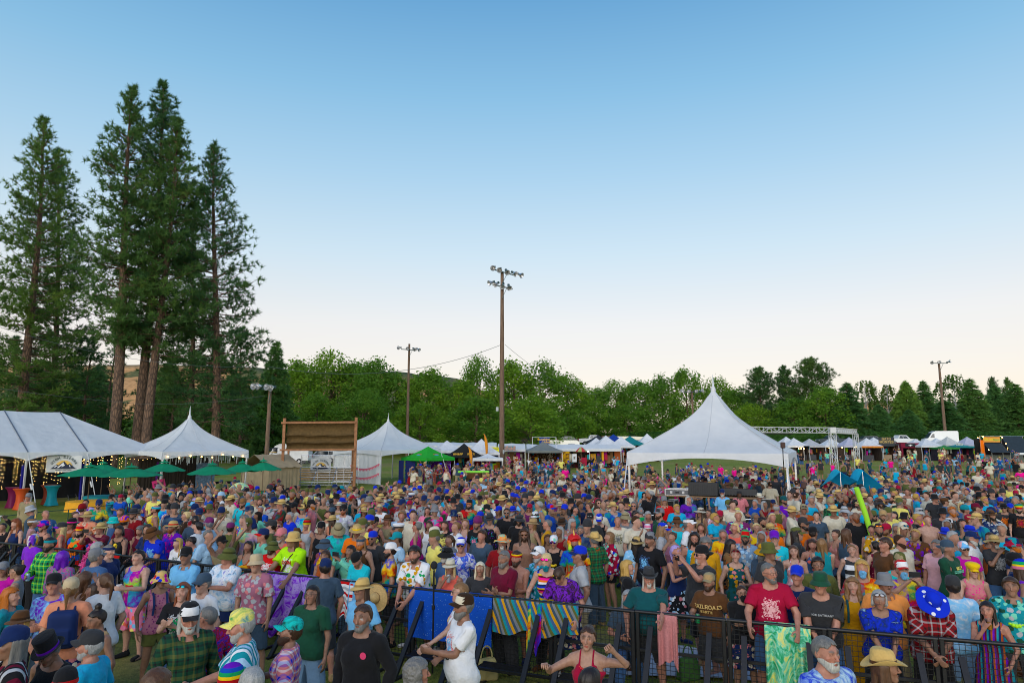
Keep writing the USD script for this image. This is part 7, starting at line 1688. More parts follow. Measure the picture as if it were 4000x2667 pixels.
hang('blanket','striped teal, yellow and navy blanket hung on the crowd barrier','blanket',1930,2262,.46,.2,patm('slant','denim','mustard','slate','grey','olive','teal'),4,.035,3,.25)
hang('scarf','rainbow tie-dye scarf hanging over the striped blanket','scarf',2060,2120,.66,.1,patm('tie','red','yellow','green','royal','purple'),2,.05,4,.4,18)
hang('towel','dusty pink towel hung on the crowd barrier','towel',2568,2645,.62,.25,plain('pink_terry',(.46,.17,.17),.95,noise=.2,scale=40,bump=.4),3,.06,5,.2,24,False)
hang('hanging_cloth','yellow and green tie-dye cloth hung on the crowd barrier','cloth',2985,3165,.80,.2,patm('marble','mint','pyellow','mint','green','mint'),4,.13,6,.8)
hang('towel','pale towel with red edging hung beside the straw sombrero','towel',1335,1420,.62,.2,patm('hstripe','lgrey','white','red','white'),2,.05,7,.2,24)
hang('towel','light blue cloth hung between the navy-capped person and the straw sombrero','cloth',1372,1400,.45,.15,fabric('sky_cloth',(.18,.45,.72),.1),1,.06,8,.2,14,False)
hang('scarf','red and green striped scarf hung on the left part of the barrier','scarf',440,472,.60,.1,patm('hstripe','red','dgreen','red','teal'),1,.04,9,.2,14)
def sombrero():
 q=rail_at(s_of_px(1486)); n=rail_normal(q[0]); rt=thing('straw_sombrero','wide straw sombrero hanging on the crowd barrier','hat',(q[0]+n[0]*.10,q[1]+n[1]*.10,.98),math.atan2(n[0],-n[1]))
 R=rotm(0,PI/2); v,f=lathe([(0,.125),(.04,.12),(.075,.085),(.085,.02),(.20,-.01),(.225,.012),(.225,.004),(.20,-.018),(.085,.0)],28); obj('hat',(v@R.T,f),STRAW_M,rt,smooth=40,prim=None)
 m=MB(); m.lathe([(.086,.004),(.089,.012),(.086,.03)],28); v,f=m.out(); obj('cord',(v@R.T,f),plain('hat_cord',(.12,.05,.02),.8),rt)
STRAW2=plain('plain_straw',(.55,.36,.14),.8,noise=.25,scale=60,bump=.3)
STRAW_OLD,STRAW_M=STRAW_M,STRAW2; sombrero(); STRAW_M=STRAW_OLD
def mic_stand():
 p=on(1690,2560,.3); rt=thing('microphone_stand','tall black microphone stand with a foam-covered mic before the blue towel','microphone stand',(p[0],p[1],0)); m=MB(); m.tube([[0,0,.05],[0,0,1.55]],.014,8); m.build('pole',BLACKM,rt)
 for k in range(3):a=k*2.09; m=MB(); m.tube([[0,0,.32],[.38*math.cos(a),.38*math.sin(a),.015]],.011,6); m.build('leg',BLACKM,rt)
 m=MB(); o=trimesh.creation.icosphere(2,.052); m.add(np.array(o.vertices)*[1,1,1.25]+[0,0,1.62],o.faces); m.build('foam_windshield',plain('black_foam',(.015,.015,.017),1,bump=.5,scale=80),rt,smooth=True); m=MB(); m.box((0,0,1.0),(.05,.05,.07),bev=.01); m.build('clutch',BLACKM,rt)
mic_stand()
def boa():
 p=on(335,2160,1.3); rng=np.random.default_rng(2); t=np.linspace(0,1,40); c=np.stack([p[0]+.02*np.sin(t*9)+.28*np.maximum(0,.25-t)*3,p[1]+0*t,1.34+.10*np.sin(t*12)*(t<.2)-1.15*np.maximum(0,t-.16)],1); m=MB(); P=c[rng.integers(0,40,900)]+rng.normal(size=(900,3))*.022; v,f=cards(P,rng.normal(size=(900,3)),.075,rng); m.add(v,f)
 tag(m.build('feather_boa',plain('pink_feather',(.80,.10,.38),.9)),'pink feather boa hanging down at the left part of the barrier','feather boa')
boa()
def bag(px,py,c,cn,label,w=.34,h=.34,d=.2):
 p=on(px,py,.0); rt=thing('shoulder_bag',label,'bag',(p[0],p[1],0),.4); m_=fabric('bag_'+cn,c,0)
 def fn(q):b=np.abs(q-np.array([0,0,h/2],np.float32))-np.array([w/2-.05,d/2-.05,h/2-.05],np.float32)*(1-.25*(q[...,2:]>h*.6)); return np.linalg.norm(np.maximum(b,0),axis=-1)+np.minimum(b.max(-1),0)-.05+wrinkle(q,.02,3)
 v,f=nets(fn,(-w,-d,-.02),(w,d,h+.1),.022); obj('body',(v,f),m_,rt,smooth=True)
 a=np.linspace(0,PI,12); m=MB(); m.tube(np.stack([.09*np.cos(a),0*a,h-.02+.16*np.sin(a)],1),.012,5); m.build('handle',m_,rt)
bag(1900,2655,(.40,.33,.13),'mustard','mustard and navy tote bag on the grass behind the crossed-arms person in white')
bag(1770,2650,(.012,.012,.014),'black','black rucksack on the grass beside the mustard tote bag',.3,.4)
bag(2690,2655,(.05,.14,.03),'green','green rucksack on the ground behind the barrier',.34,.36)
def ground_sheet():
 A,B,C,D=on(2420,2500,0),on(2900,2560,0),on(3010,2667,0),on(2330,2640,0); u,v_=np.meshgrid(np.linspace(0,1,26),np.linspace(0,1,18)); P=(A*(1-u)[...,None]+B*u[...,None])*(1-v_)[...,None]+(D*(1-u)[...,None]+C*u[...,None])*v_[...,None]; P[...,2]=.03+.03*meshkit.noise(np.stack([u*9,v_*7,0*u],-1)); obj('ground_sheet',sheet(P,.006),fabric('pale_sheet',(.50,.52,.56),0),smooth=True,label='pale grey-white sheet spread on the grass behind the barrier',cat='ground sheet')
ground_sheet()

# ---------------------------------------------------------------- the sound desk under the big tent

def case(label,px,y,z,size,rz,c=(.02,.02,.022)):
 p=at(px,1900,y); rt=thing('flight_case',label,'flight case',(p[0],p[1],z),rz); w,d,h=size; m=MB(); m.box((0,0,h/2),size,bev=.012); m.build('body',plain('case_%d'%int(c[0]*1000),c,.5,noise=.3,scale=14),rt); m=MB()
 for sx in(-1,1):
  for sy in(-1,1):m.box((sx*w/2,sy*d/2,h/2),(.035,.035,h+.006))
  for zz in(0,h):m.box((0,sx*d/2,zz),(w,.035,.035)); m.box((sx*w/2,0,zz),(.035,d,.035))
 m.build('edging',ALU,rt)
 for sx in(-.25,.25):m=MB(); m.box((sx*w,-d/2-.012,h*.5),(.10,.02,.10),bev=.006); m.build('latch',ALU,rt)
 m=MB(); m.box((0,-d/2-.014,h*.5),(.14,.02,.05),bev=.006); m.build('handle',BLACKM,rt)
def table(label,P,size,rz,top,cn):
 rt=thing('table',label,'table',P,rz); w,d,h=size; m=MB(); m.box((0,0,h-.02),(w,d,.04),bev=.006); m.build('top',plain('table_'+cn,top,.6,noise=.2,scale=5),rt)
 for sx in(-1,1):
  for sy in(-1,1):m=MB(); m.tube([[sx*(w/2-.1),sy*(d/2-.08),0],[sx*(w/2-.1),sy*(d/2-.08),h-.04]],.018,6); m.build('leg',BLACKM,rt)
q=at(2745,1912,23.6); table('long brown-edged table under the sound desk',(q[0],q[1],0),(3.9,.8,1.5),RZ1,(.22,.12,.05),'ply')
def desk(label,px,y,z,w,h,d,tilt,faders=True):
 p=at(px,1890,y); rt=thing('mixing_desk',label,'mixing desk',(p[0],p[1],z),RZ1); m=MB(); m.box((0,0,h/2),(w,d,h),bev=.015,rx=tilt); m.build('shell',plain('desk_black',(.006,.006,.007),.6),rt); m=MB()
 for k in range(12):m.box((-w*.42+k*w*.076,-d/2-.012,h*.5),(.03,.012,h*.7),rx=tilt)
 m.build('panel_ribs',plain('desk_grey',(.009,.009,.010),.6),rt,kind='stuff')
desk('tall black sound desk case standing on the brown-edged table',2748,23.5,1.5,1.08,.50,.32,-.12); desk('low black sound desk on the right half of the table',2880,23.3,1.5,1.38,.26,.34,-.25)
case('upright black flight case with silver edges left of the sound desk',2550,22.6,0,(.62,.62,.98),RZ1); case('wide black flight case beside the upright one',2625,22.9,0,(.80,.62,.92),RZ1); case('grey-topped flight case lid on the flight cases',2545,23.4,1.0,(.85,.5,.16),RZ1+.1,(.18,.185,.19)); case('pale flight case on the table left of the tall desk',2650,24.0,1.5,(.9,.5,.22),RZ1,(.10,.10,.11)); case('black speaker-sized case under the table left',2690,22.6,.62,(.50,.45,.48),RZ1)
def rack():
 p=at(2865,1960,22.6); rt=thing('amplifier_rack','black rack unit with white lettering below the low sound desk','rack',(p[0],p[1],.72),RZ1); m=MB(); m.box((0,0,.14),(1.25,.4,.30),bev=.02); m.build('body',plain('rack_black',(.014,.016,.02),.4),rt); text_on('MIDAS',.075,np.array([.22,-.206,.14]),[1,0,0],[0,0,1],WHITEINK,rt)
rack(); case('low black flight case under the right half of the sound desk',2935,22.4,0,(.9,.6,.62),RZ1); case('black cube-shaped case behind the wide flight case',2600,25.2,0,(.8,.8,1.2),RZ1); case('dark equipment case at the back of the big tent',2960,26.5,0,(1.3,.7,1.15),RZ1); case('second dark equipment case at the back of the big tent',2860,27.6,0,(1.0,.7,1.3),RZ1)
def silver_rail(label,pa,pb,y0,y1):
 A,B=at(pa,1900,y0),at(pb,1900,y1); A[2]=B[2]=0; L=np.linalg.norm(B-A); rt=thing('barrier',label,'barrier',A,math.atan2(B[1]-A[1],B[0]-A[0]),'silver barriers round the sound desk')
 for z in(1.08,.82,.30):m=MB(); m.tube([[0,0,z],[L,0,z]],.022,8); m.build('rail',ALU,rt)
 for x in np.linspace(.03,L-.03,4):m=MB(); m.tube([[x,0,0],[x,0,1.08]],.022,8); m.build('post',ALU,rt)
silver_rail('silver tube railing in front of the flight cases',2500,2690,21.2,20.6); silver_rail('silver tube railing in front of the right half of the sound desk',2690,3010,20.55,19.7)
def stand(label,px,py,y,h,nm='lighting_stand'):
 p=at(px,py,y); rt=thing(nm,label,'stand',(p[0],p[1],0)); m=MB(); m.tube([[0,0,0],[0,0,h]],.018,6); m.build('pole',BLACKM,rt); m=MB(); m.box((0,-.03,h+.08),(.16,.12,.22),bev=.03); m.build('loudspeaker',plain('rust_brown',(.06,.025,.018),.6),rt); m=MB(); m.box((0,0,h*.55),(.06,.05,.10),bev=.01); m.build('clamp',BLACKM,rt)
 for k in range(3):a=k*2.1; m=MB(); m.tube([[0,0,.5],[.45*math.cos(a),.45*math.sin(a),.01]],.012,5); m.build('leg',BLACKM,rt)
stand('thin black stand with a small brown loudspeaker by the big tent right corner',3066,1900,22.6,3.3); stand('shorter black stand right of the big tent right leg',3138,1900,21.5,1.95)
for k,(a,b,l)in enumerate([((2450,1790,25.9),(2418,1960,24.0),'white guy strap at the big tent left front corner'),((3070,1795,23.3),(3112,1985,22.0),'white guy strap at the big tent right front corner'),((1722,1765,53.2),(1762,1845,51.0),'white guy strap at the right corner of the mid-field tent')]):
 A,B=at(*a),at(*b); B[2]=.02; m=MB(); m.tube([A,B],.022,5); tag(m.build('guy_strap',plain('pale_strap',(.55,.56,.58),.5)),l,'strap')

 # ---------------------------------------------------------------- things standing in the crowd

A,B=at(3410,2110,15.2),at(3345,1905,15.0); m=MB(); m.tube([A,A*.5+B*.5+[.02,0,0],B],.062,12); tag(m.build('pool_noodle',plain('lime_foam',(.35,.78,.03),.8),smooth=40),'tall lime green pool noodle sticking up out of the crowd','pool noodle')
def sunshade():
 rt=thing('sunshade','bright teal two-peaked beach sunshade in the crowd right of the big tent','sunshade'); Y=25.0; A,B=at(3252,1890,Y),at(3450,1895,Y); L=B-A; L[2]=0; n=np.array([-L[1],L[0],0])/np.linalg.norm(L[:2]); u,v_=np.meshgrid(np.linspace(0,1,37),np.linspace(0,1,10))
 top=lambda py:at(0,py,Y)[2]; ridge=np.interp(u,[0,.16,.50,.62,.80,1.0],[top(1872),top(1843),top(1880),top(1838),top(1866),top(1900)]); P=A*[1,1,0]+L*u[...,None]+n*(v_*1.1)[...,None]; P[...,2]=ridge-.35*v_+.25*np.sin(v_*PI)*(np.interp(u,[0,.16,.5,.62,1],[0,1,0,1,0]))
 obj('canopy',sheet(P,.012),fabric('teal_lycra',(.02,.58,.78),.4),rt,smooth=True)
 for a in(6,22):q=P[0,a]; m=MB(); m.tube([[q[0],q[1],0],q],.016,5); m.build('pole',ALU,rt)
sunshade()
def popup(label,px,py,y,w,h,d,c,cn):
 p=at(px,py,y); rt=thing('beach_tent',label,'tent',(p[0],p[1],float(gz(*p[:2])))); a=np.linspace(-1,1,15); b=np.linspace(0,1,9); U,V_=np.meshgrid(a,b); P=np.stack([U*w/2*np.cos(V_*.5),-d/2+V_*d,h*(1-np.abs(U)**2.6)*np.sin(.25*PI+V_*PI*.75)**.8],-1); obj('shell',sheet(P,.01),fabric('popup_'+cn,c,.15),rt,smooth=True); m=MB(); m.tube(P[0]+[0,-.01,.01],.015,5,False); m.build('rib',fabric('popup_trim',(.01,.12,.18),0),rt)
popup('blue half-dome beach tent in the field right of the big tent',3185,1800,40,1.9*1.35,1.15,1.6,(.012,.06,.30),'navy'); popup('blue half-dome beach tent behind the big tent left legs',2625,1845,32,2.6,1.45,1.8,(.01,.10,.38),'blue'); popup('small blue beach tent in mid-field right of the tall pole',2185,1850,38,1.6,.8,1.3,(.01,.14,.45),'sky')
def dome_tent():
 p=on(930,2010,0); rt=thing('dome_tent','small dome tent painted in pastel swirls, standing in the crowd at left','tent',(p[0],p[1],0),.5); v,f=trimesh.creation.icosphere(3,1).vertices,None; o=trimesh.creation.icosphere(3,1.0); v=np.array(o.vertices); v[:,2]=np.maximum(v[:,2],-.05); v*=[.85,.75,1.55]; obj('shell',(v,o.faces),patm('marble','lavender','mint','pyellow','lpink'),rt,smooth=True,prim={'rest':(v,T.Float3Array)}); m=MB()
 a=np.linspace(0,PI,20); m.tube(np.stack([.40*np.cos(a),-.70*np.ones(20)+.1*np.sin(a),1.1*np.sin(a)],1),.04,6); m.build('door_trim',plain('cream_fur',(.5,.36,.26),1,bump=.6,scale=50),rt)
dome_tent()
_chair={}
def camp_chair(label,px,py,z,rz,c,cn):
 p=on(px,py,z); p[2]=float(gz(*p[:2])); m_=fabric('chair_'+cn,c,.05)
 if cn in _chair:return dup(_chair[cn],'camp_chair',label,p,rz)
 rt=thing('camp_chair',label,'camp chair',p,rz,'folding camp chairs on the lawn'); _chair[cn]=rt
 u,v_=np.meshgrid(np.linspace(-1,1,9),np.linspace(0,1,8)); obj('backrest',sheet(np.stack([u*.27,.22+.16*v_-.05*(1-u*u),.44+.50*v_],-1),.008),m_,rt,smooth=True); obj('seat',sheet(np.stack([u*.27,-.24+.46*v_,.44-.05*(1-u*u)],-1),-.008),m_,rt,smooth=True)
 for s in(-1,1):
  m=MB(); m.tube([[s*.30,-.25,0],[s*.27,.24,.46],[s*.28,.39,.95]],.011,5); m.build('back_leg',BLACKM,rt); m=MB(); m.tube([[s*.30,.28,0],[s*.28,-.26,.46],[s*.30,-.28,.64]],.011,5); m.build('front_leg',BLACKM,rt); m=MB(); m.box((s*.31,-.04,.65),(.07,.50,.02),bev=.006); m.build('armrest',m_,rt)
for a in[('blue camp chair in the gap below the bunting',1515,1935,.9,.3,(.02,.07,.22),'blue'),('slate camp chair right of the bunting',1545,1930,.9,-.4,(.05,.10,.17),'slate'),('blue camp chair in front of the green canopy',1594,1900,.9,.2,(.02,.07,.22),'blue'),('empty dark blue camp chair in mid-field below the black-roofed stall',1725,1920,.9,.1,(.02,.07,.22),'blue'),('yellow camp chair under the teal sunshade',3305,1905,.8,.6,(.75,.55,.02),'yellow'),('red camp chair under the teal sunshade',3275,1900,.8,-.2,(.5,.02,.02),'red'),('blue camp chair by the truss foot',3320,1830,.8,.3,(.02,.07,.22),'blue'),('light blue camp chair right of the teal sunshade',3425,1925,.9,0,(.05,.32,.55),'sky'),('orange camp chair behind the big tent right leg',3100,1955,.9,.4,(.7,.2,.02),'orange'),('blue camp chair in the far right crowd',3540,1960,.9,-.5,(.02,.07,.22),'blue')]:camp_chair(*a)
# ---------------------------------------------------------------- bar area at the left: umbrellas, tables

UMB=fabric('green_umbrella',(.012,.36,.175),.45); _um=None
for px,py,wpx,l in[(355,1812,205,'leftmost green market umbrella, before the mountain-logo banner'),(404,1800,150,'green market umbrella half hidden behind the leftmost one'),(514,1815,243,'lowest green market umbrella, second in the front row'),(643,1797,170,'green market umbrella standing before the joint of the two tents'),(830,1805,195,'green market umbrella under the peaked tent eave'),(948,1798,160,'green market umbrella at the right end of the peaked tent'),(1030,1792,150,'rightmost green market umbrella, before the tan tent')]:
 y=31.0 if wpx>190 else 33.5; p=at(px,py,y); zt=p[2]; sc=wpx*y/_F/2.76
 if _um is None:
  rt=thing('market_umbrella',l,'umbrella',(p[0],p[1],0),.3,'green market umbrellas'); _um=(rt,zt)
  for k in range(8):
   a0,a1=k*PI/4,(k+1)*PI/4; P=np.array([[[r*math.cos(a),r*math.sin(a),zt-.12-.40*(r/1.38)**1.15-.03*math.sin(PI*(a-a0)/(a1-a0))*r]for a in np.linspace(a0,a1,5)]for r in np.linspace(.12,1.38,6)]); obj('panel',sheet(P,.006),UMB,rt,smooth=True); m=MB(); m.bar((0,0,zt-.14),(1.34*math.cos(a0),1.34*math.sin(a0),zt-.55),.018); m.build('rib',plain('rib_dark',(.03,.03,.03),.5),rt)
  m=MB(); m.lathe([(.34,zt-.12),(.2,zt-.06),(.03,zt-.02),(.03,zt+.05),(.015,zt+.09),(0,zt+.09)],8); m.build('vent_cap',UMB,rt); m=MB(); m.tube([[0,0,.0],[0,0,zt-.1]],.022,8); m.build('pole',plain('umbrella_pole',(.12,.07,.035),.5),rt); m=MB(); m.lathe([(0,0),(.26,0),(.26,.05),(.05,.09),(.04,.3),(0,.3)],14); m.build('base',BLACKM,rt)
 else:dup(_um[0],'market_umbrella',l,(p[0],p[1],0),.4*px,(sc,sc,zt/_um[1]))
def cocktail(label,px,py,z0,c,cn):
 p=on(px,py,1.08); rt=thing('cocktail_table',label,'table',(p[0],p[1],0),.3,'standing tables in stretch covers'); n=24; a=np.arange(n)/n*2*PI; prof=[(0,1.08,0),(.40,1.08,0),(.40,1.06,0),(.30,.96,0),(.235,.75,.0),(.225,.5,.02),(.26,.25,.08),(.32,.02,.15),(0,.02,0)]; V=np.array([[[r*(1+k*math.cos(4*t))*math.cos(t),r*(1+k*math.cos(4*t))*math.sin(t),z]for t in np.append(a,0)]for r,z,k in prof]); obj('stretch_cover',grid_mesh(V),fabric('spandex_'+cn,c,.05,.5),rt,smooth=40); m=MB(); m.lathe([(0,1.085),(.385,1.085),(.39,1.095),(0,1.098)],20); m.build('top',fabric('spandex_'+cn,c,.05,.5),rt)
cocktail('orange standing table in a stretch cover under the marquee',86,1908,0,(.62,.09,.02),'orange'); cocktail('dark magenta standing table just behind the orange one',55,1903,0,(.22,.01,.08),'magenta'); cocktail('teal standing table in a stretch cover right of the marquee post',206,1897,0,(.01,.32,.42),'teal'); cocktail('rust standing table half hidden behind the teal one',192,1894,0,(.25,.04,.02),'rust')
def cloth_table(label,px,py,r,c,cn,z=.75):
 p=on(px,py,z); rt=thing('round_table',label,'table',(p[0],p[1],0),0,'round tables with coloured cloths'); a=np.linspace(0,2*PI,61); V=np.array([[[r*s*(1+w*math.cos(t*11))*math.cos(t),r*s*(1+w*math.cos(t*11))*math.sin(t),zz]for t in a]for s,zz,w in[(0,z,0),(.97,z,0),(1.0,z-.02,.004),(1.01,z-.2,.02),(1.03,z-.45,.04)]]); obj('tablecloth',grid_mesh(V),fabric('cloth_'+cn,c,.05),rt,smooth=40); m=MB(); m.tube([[0,0,0],[0,0,z-.03]],.04,8); m.lathe([(0,0),(.3,0),(.3,.03),(0,.05)],12); m.build('pedestal',BLACKM,rt)
cloth_table('yellow-clothed round table nearest the crowd at left',348,1955,.95,(.78,.36,.02),'gold'); cloth_table('yellow-clothed table further right under the umbrellas',620,1922,.8,(.78,.36,.02),'gold'); cloth_table('orange-clothed table beside the second yellow one',640,1938,.85,(.70,.22,.02),'amber'); cloth_table('teal-clothed table behind the first yellow one',395,1935,.8,(.01,.26,.30),'teal')
def folding_chair(label,px,py,rz):
 p=on(px,py,.45); rt=thing('folding_chair',label,'chair',(p[0],p[1],0),rz,'dark folding chairs at the tables'); m=MB(); m.box((0,0,.45),(.42,.40,.025),bev=.008); m.build('seat',BLACKC,rt); m=MB(); m.box((0,.21,.78),(.40,.02,.17),bev=.008); m.build('backrest',BLACKC,rt)
 for s in(-1,1):m=MB(); m.tube([[s*.21,.26,0],[s*.21,-.12,.45]],.012,5); m.tube([[s*.21,-.22,0],[s*.21,.20,.88]],.012,5); m.build('leg',BLACKM,rt)
for i,(px,py,l)in enumerate([(288,1965,'left of the first yellow table'),(465,1950,'between the yellow tables, the nearer one'),(490,1925,'between the yellow tables, the farther one'),(570,1935,'left of the second yellow table'),(705,1938,'right of the orange-clothed table'),(850,1905,'under the peaked tent, left one'),(885,1903,'under the peaked tent, right one')]):folding_chair('dark folding chair '+l,px,py,[1.2,-1,.4,1.4,-1.2,.2,-.2][i])
def cassette():
 p=at(620,1892,33.5); rt=thing('sign','pink cassette-shaped sign standing by the purple drape','sign',p,.4); m=MB(); m.box((0,0,.05),(.62,.05,.40),bev=.03,ry=-.25); m.build('board',plain('hot_pink',(.80,.02,.22),.5),rt); m=MB(); m.box((0,-.03,.02),(.42,.012,.16),bev=.02,ry=-.25); m.build('window',plain('sign_dark',(.03,.01,.05),.5),rt)
 for s in(-1,1):o=trimesh.creation.cylinder(.055,.012,sections=14); v=np.array(o.vertices)[:,[0,2,1]]+[s*.10,-.04,.02+s*.026]; obj('reel',(v,o.faces),plain('hot_pink',(.8,.02,.22)),rt)
 m=MB(); m.tube([[0,.04,-.15],[0,.04,-p[2]]],.02,6); m.build('stake',BLACKM,rt)
cassette()
def mesh_fence(label,pts,name='low_fence'):
 rt=thing(name,label,'fence'); P=np.array([on(a,b,.9)for a,b in pts]);
 for a,b in zip(P[:-1],P[1:]):m=MB(); m.tube([a,b],.016,5); m.build('rail',plain('dark_green_rail',(.012,.05,.03),.5),rt); m=MB(); m.tube([[a[0],a[1],0],a],.018,5); m.build('post',plain('dark_green_rail',(.012,.05,.03),.5),rt)
 return rt,P
rt,P=mesh_fence('low dark green rail fence at the left edge of the crowd',[(0,2018),(120,2002),(268,1990)])
rt,P=mesh_fence('low rail fence hung with coloured ribbons in front of the bar tables',[(268,1990),(470,1968),(640,1955),(800,1935),(930,1925),(1060,1915)]); rng=np.random.default_rng(8)
for a,b in zip(P[1:-1],P[2:]):
 for t in np.linspace(.03,.97,22):c=list(['purple','yellow','crimson','teal','orange','green','royal'])[rng.integers(0,7)]; q=a+(b-a)*t; l=rng.uniform(.25,.6); m=MB(); m.box((q[0],q[1]-.03,q[2]-l/2),(.055,.006,l),rz=rng.uniform(-.3,.3)); m.build('ribbon',plain('ribbon_'+c,col(c),.8),rt)
 # ---------------------------------------------------------------- tan tent, bleachers under the tarp shelter, bunting

def tan_tent():
 p=gp(1055,1880,47); rt=thing('wall_tent','tan canvas wall tent left of the brown tarp shelter','tent',p,1.05); m_=fabric('tan_canvas',(.40,.30,.18),.1); w,d,e,r=2.9,3.0,1.65,2.6; u,v_=np.meshgrid(np.linspace(-1,1,13),np.linspace(-1,1,9)); obj('roof',sheet(np.stack([u*(w/2+.15),v_*(d/2+.15),r-(r-e)*np.abs(v_)-.06*np.abs(np.sin(u*6))],-1),.01),m_,rt,smooth=35)
 for k,(x0,x1)in enumerate((((-w/2,-d/2),(w/2,-d/2)),((w/2,-d/2),(w/2,d/2)),((-w/2,d/2),(-w/2,-d/2)))):curtain(np.array(x0,float),np.array(x1,float),.02,e,9,.03,m_,'wall',rt,n=60)
tan_tent()
TIMBER=plain('red_timber',(.30,.13,.055),.8,noise=.35,scale=5); TARP=mat('brown_shade_net',{'tc':('texture_coordinate',{}),'n':('noise_texture',{'scale':6.0,'detail':6.0}),'r':('rgb_ramp',{'ramp':[(.3,(.11,.068,.022)),(.7,(.22,.13,.042))]}),'p':('principled_bsdf',{'roughness':.9}),'t':('translucent_bsdf',{'color':(.22,.13,.04)}),'m':('mix_closure',{'fac':.35})},[('tc.object','n.vector'),('n.fac','r.fac'),('r.color','p.base_color'),('p.BSDF','m.closure1'),('t.BSDF','m.closure2')],surface='m.closure')
def shelter():
 D=47.0; rt=thing('tarp_shelter','timber frame with a brown shade tarp over the bleachers','shelter'); L,R=at(1112,1633,D),at(1392,1630,D); L2,R2=at(1130,1700,D+3.0),at(1380,1700,D+3.0)
 for a in(L,R):m=MB(); m.bar((a[0],a[1],0),a,.20,.12); m.build('post',TIMBER,rt)
 for a in(L2,R2):m=MB(); m.bar((a[0],a[1],0),(a[0],a[1],3.4),.14); m.build('post',TIMBER,rt)
 zt,zb=at(0,1650,D)[2],at(0,1757,D)[2]
 for z in(zt-.02,zb):m=MB(); m.bar((L[0]-.2,L[1]-.14,z),(R[0]+.0,R[1]-.14,z+.04),.10,.14); m.build('beam',TIMBER,rt)
 z2=at(0,1737,D+1)[2]; m=MB(); m.bar((L[0]+.2,L[1]+.6,z2),(R[0]-.2,R[1]+.6,z2),.10); m.build('beam',TIMBER,rt)
 for(a,b,c)in((zt+.12,zt-.95,.35),(zt-.95,zt-1.5,.30),(zt-1.5,zb-.02,.35)):
  u,v_=np.meshgrid(np.linspace(0,1,30),np.linspace(0,1,9)); P=np.stack([L[0]+.1+(R[0]-L[0]-.2)*u,L[1]+.12+c*np.sin(v_*PI)+.03*np.sin(u*25),a+(b-a)*v_+.025*np.sin(u*17+a)-.12*np.sin(u*PI)*(v_>.9)*.4],-1); obj('shade_cloth',sheet(P,.012),TARP,rt,smooth=True)
shelter()
def bleachers():
 p=gp(1255,1885,48.5); rt=thing('bleachers','aluminium bleacher seating under the brown tarp shelter','bleachers',p,.06); w=4.6
 for k in range(4):
  m=MB(); m.box((0,k*.6,.42+k*.36),(w,.28,.05),bev=.01); m.build('seat_plank',ALU,rt); m=MB(); m.box((0,k*.6+.30,.20+k*.36),(w,.30,.04),bev=.01); m.build('foot_plank',ALU,rt)
 for x in(-w/2+.2,-w/6,w/6,w/2-.2):m=MB(); m.bar((x,-.2,.02),(x,2.1,1.5),.05); m.bar((x,2.1,0),(x,2.1,1.6),.05); m.build('frame',ALU,rt)
 rt2=thing('chain_link_fence','chain-link guard fence at the back of the bleachers','fence',p+[0,2.3,0],.06)
 for x in np.linspace(-w/2,w/2,5):m=MB(); m.tube([[x,0,0],[x,0,2.45]],.025,6); m.build('post',ALU,rt2)
 for z in(2.44,1.5):m=MB(); m.tube([[-w/2,0,z],[w/2,0,z]],.02,6); m.build('rail',ALU,rt2)
 m=MB()
 for x in np.arange(-w/2-1,w/2,.10):
  for s in(1,-1):a=np.array([x if s>0 else x+1,.01*s,1.48]); b=np.array([x+1 if s>0 else x,.01*s,2.44]); lo,hi=-w/2,w/2
  m.bar((max(lo,min(hi,x)),0,1.48),(max(lo,min(hi,x+.7)),0,2.44),.006)if x+.7>lo+.02 else None; m.bar((max(lo,min(hi,x+.7)),.01,1.48),(max(lo,min(hi,x)),.01,2.44),.006)if x+.7>lo+.02 else None
 m.build('wire_mesh',ALU,rt2,kind='stuff')
bleachers(); festival_banner('white mountain-logo banner on the bleacher fence under the brown tarp',at(1252,1840,50.4),np.array([1.,0.06,0]),1.62,1.02)
def reed():
 p=gp(1255,1880,51.6); m=MB(); u,v_=np.meshgrid(np.linspace(-2.6,2.6,40),np.linspace(0,1,5)); obj('reed_screen',sheet(np.stack([p[0]+u,p[1]+.05*np.sin(u*9),p[2]+.35+1.0*v_],-1),.02),plain('reed_tan',(.42,.26,.10),.9,noise=.4,scale=30),label='tan reed screen behind the bleachers',cat='screen')
reed()
def bunting():
 c,s=math.cos(math.radians(-52)),math.sin(math.radians(-52)); rt=thing('bunting','pink triangular bunting strung across the draped white tent','bunting')
 for z0,z1,sag in((1.55,1.75,.35),(.75,1.0,.3)):
  t=np.linspace(0,1,20); A,B=at(1370,1850,52.9),at(1478,1850,50.6); P=np.array([A+(B-A)*q for q in t]); P[:,2]=z0+(z1-z0)*t-sag*4*t*(1-t); m=MB(); m.tube(P,.008,4,False); m.build('string',BLACKM,rt)
  for q in P:m=MB(); v=np.array([[-.09,0,0],[.09,0,0],[0,0,-.24],[-.09,.01,0],[.09,.01,0],[0,.01,-.24]])+q+[0,-.03,0]; m.add(v,[(0,1,2),(5,4,3),(0,3,4),(0,4,1)]); m.build('pennant',plain('pennant_rose',(.58,.12,.18),.8),rt)
bunting()

# ---------------------------------------------------------------- light poles and wires

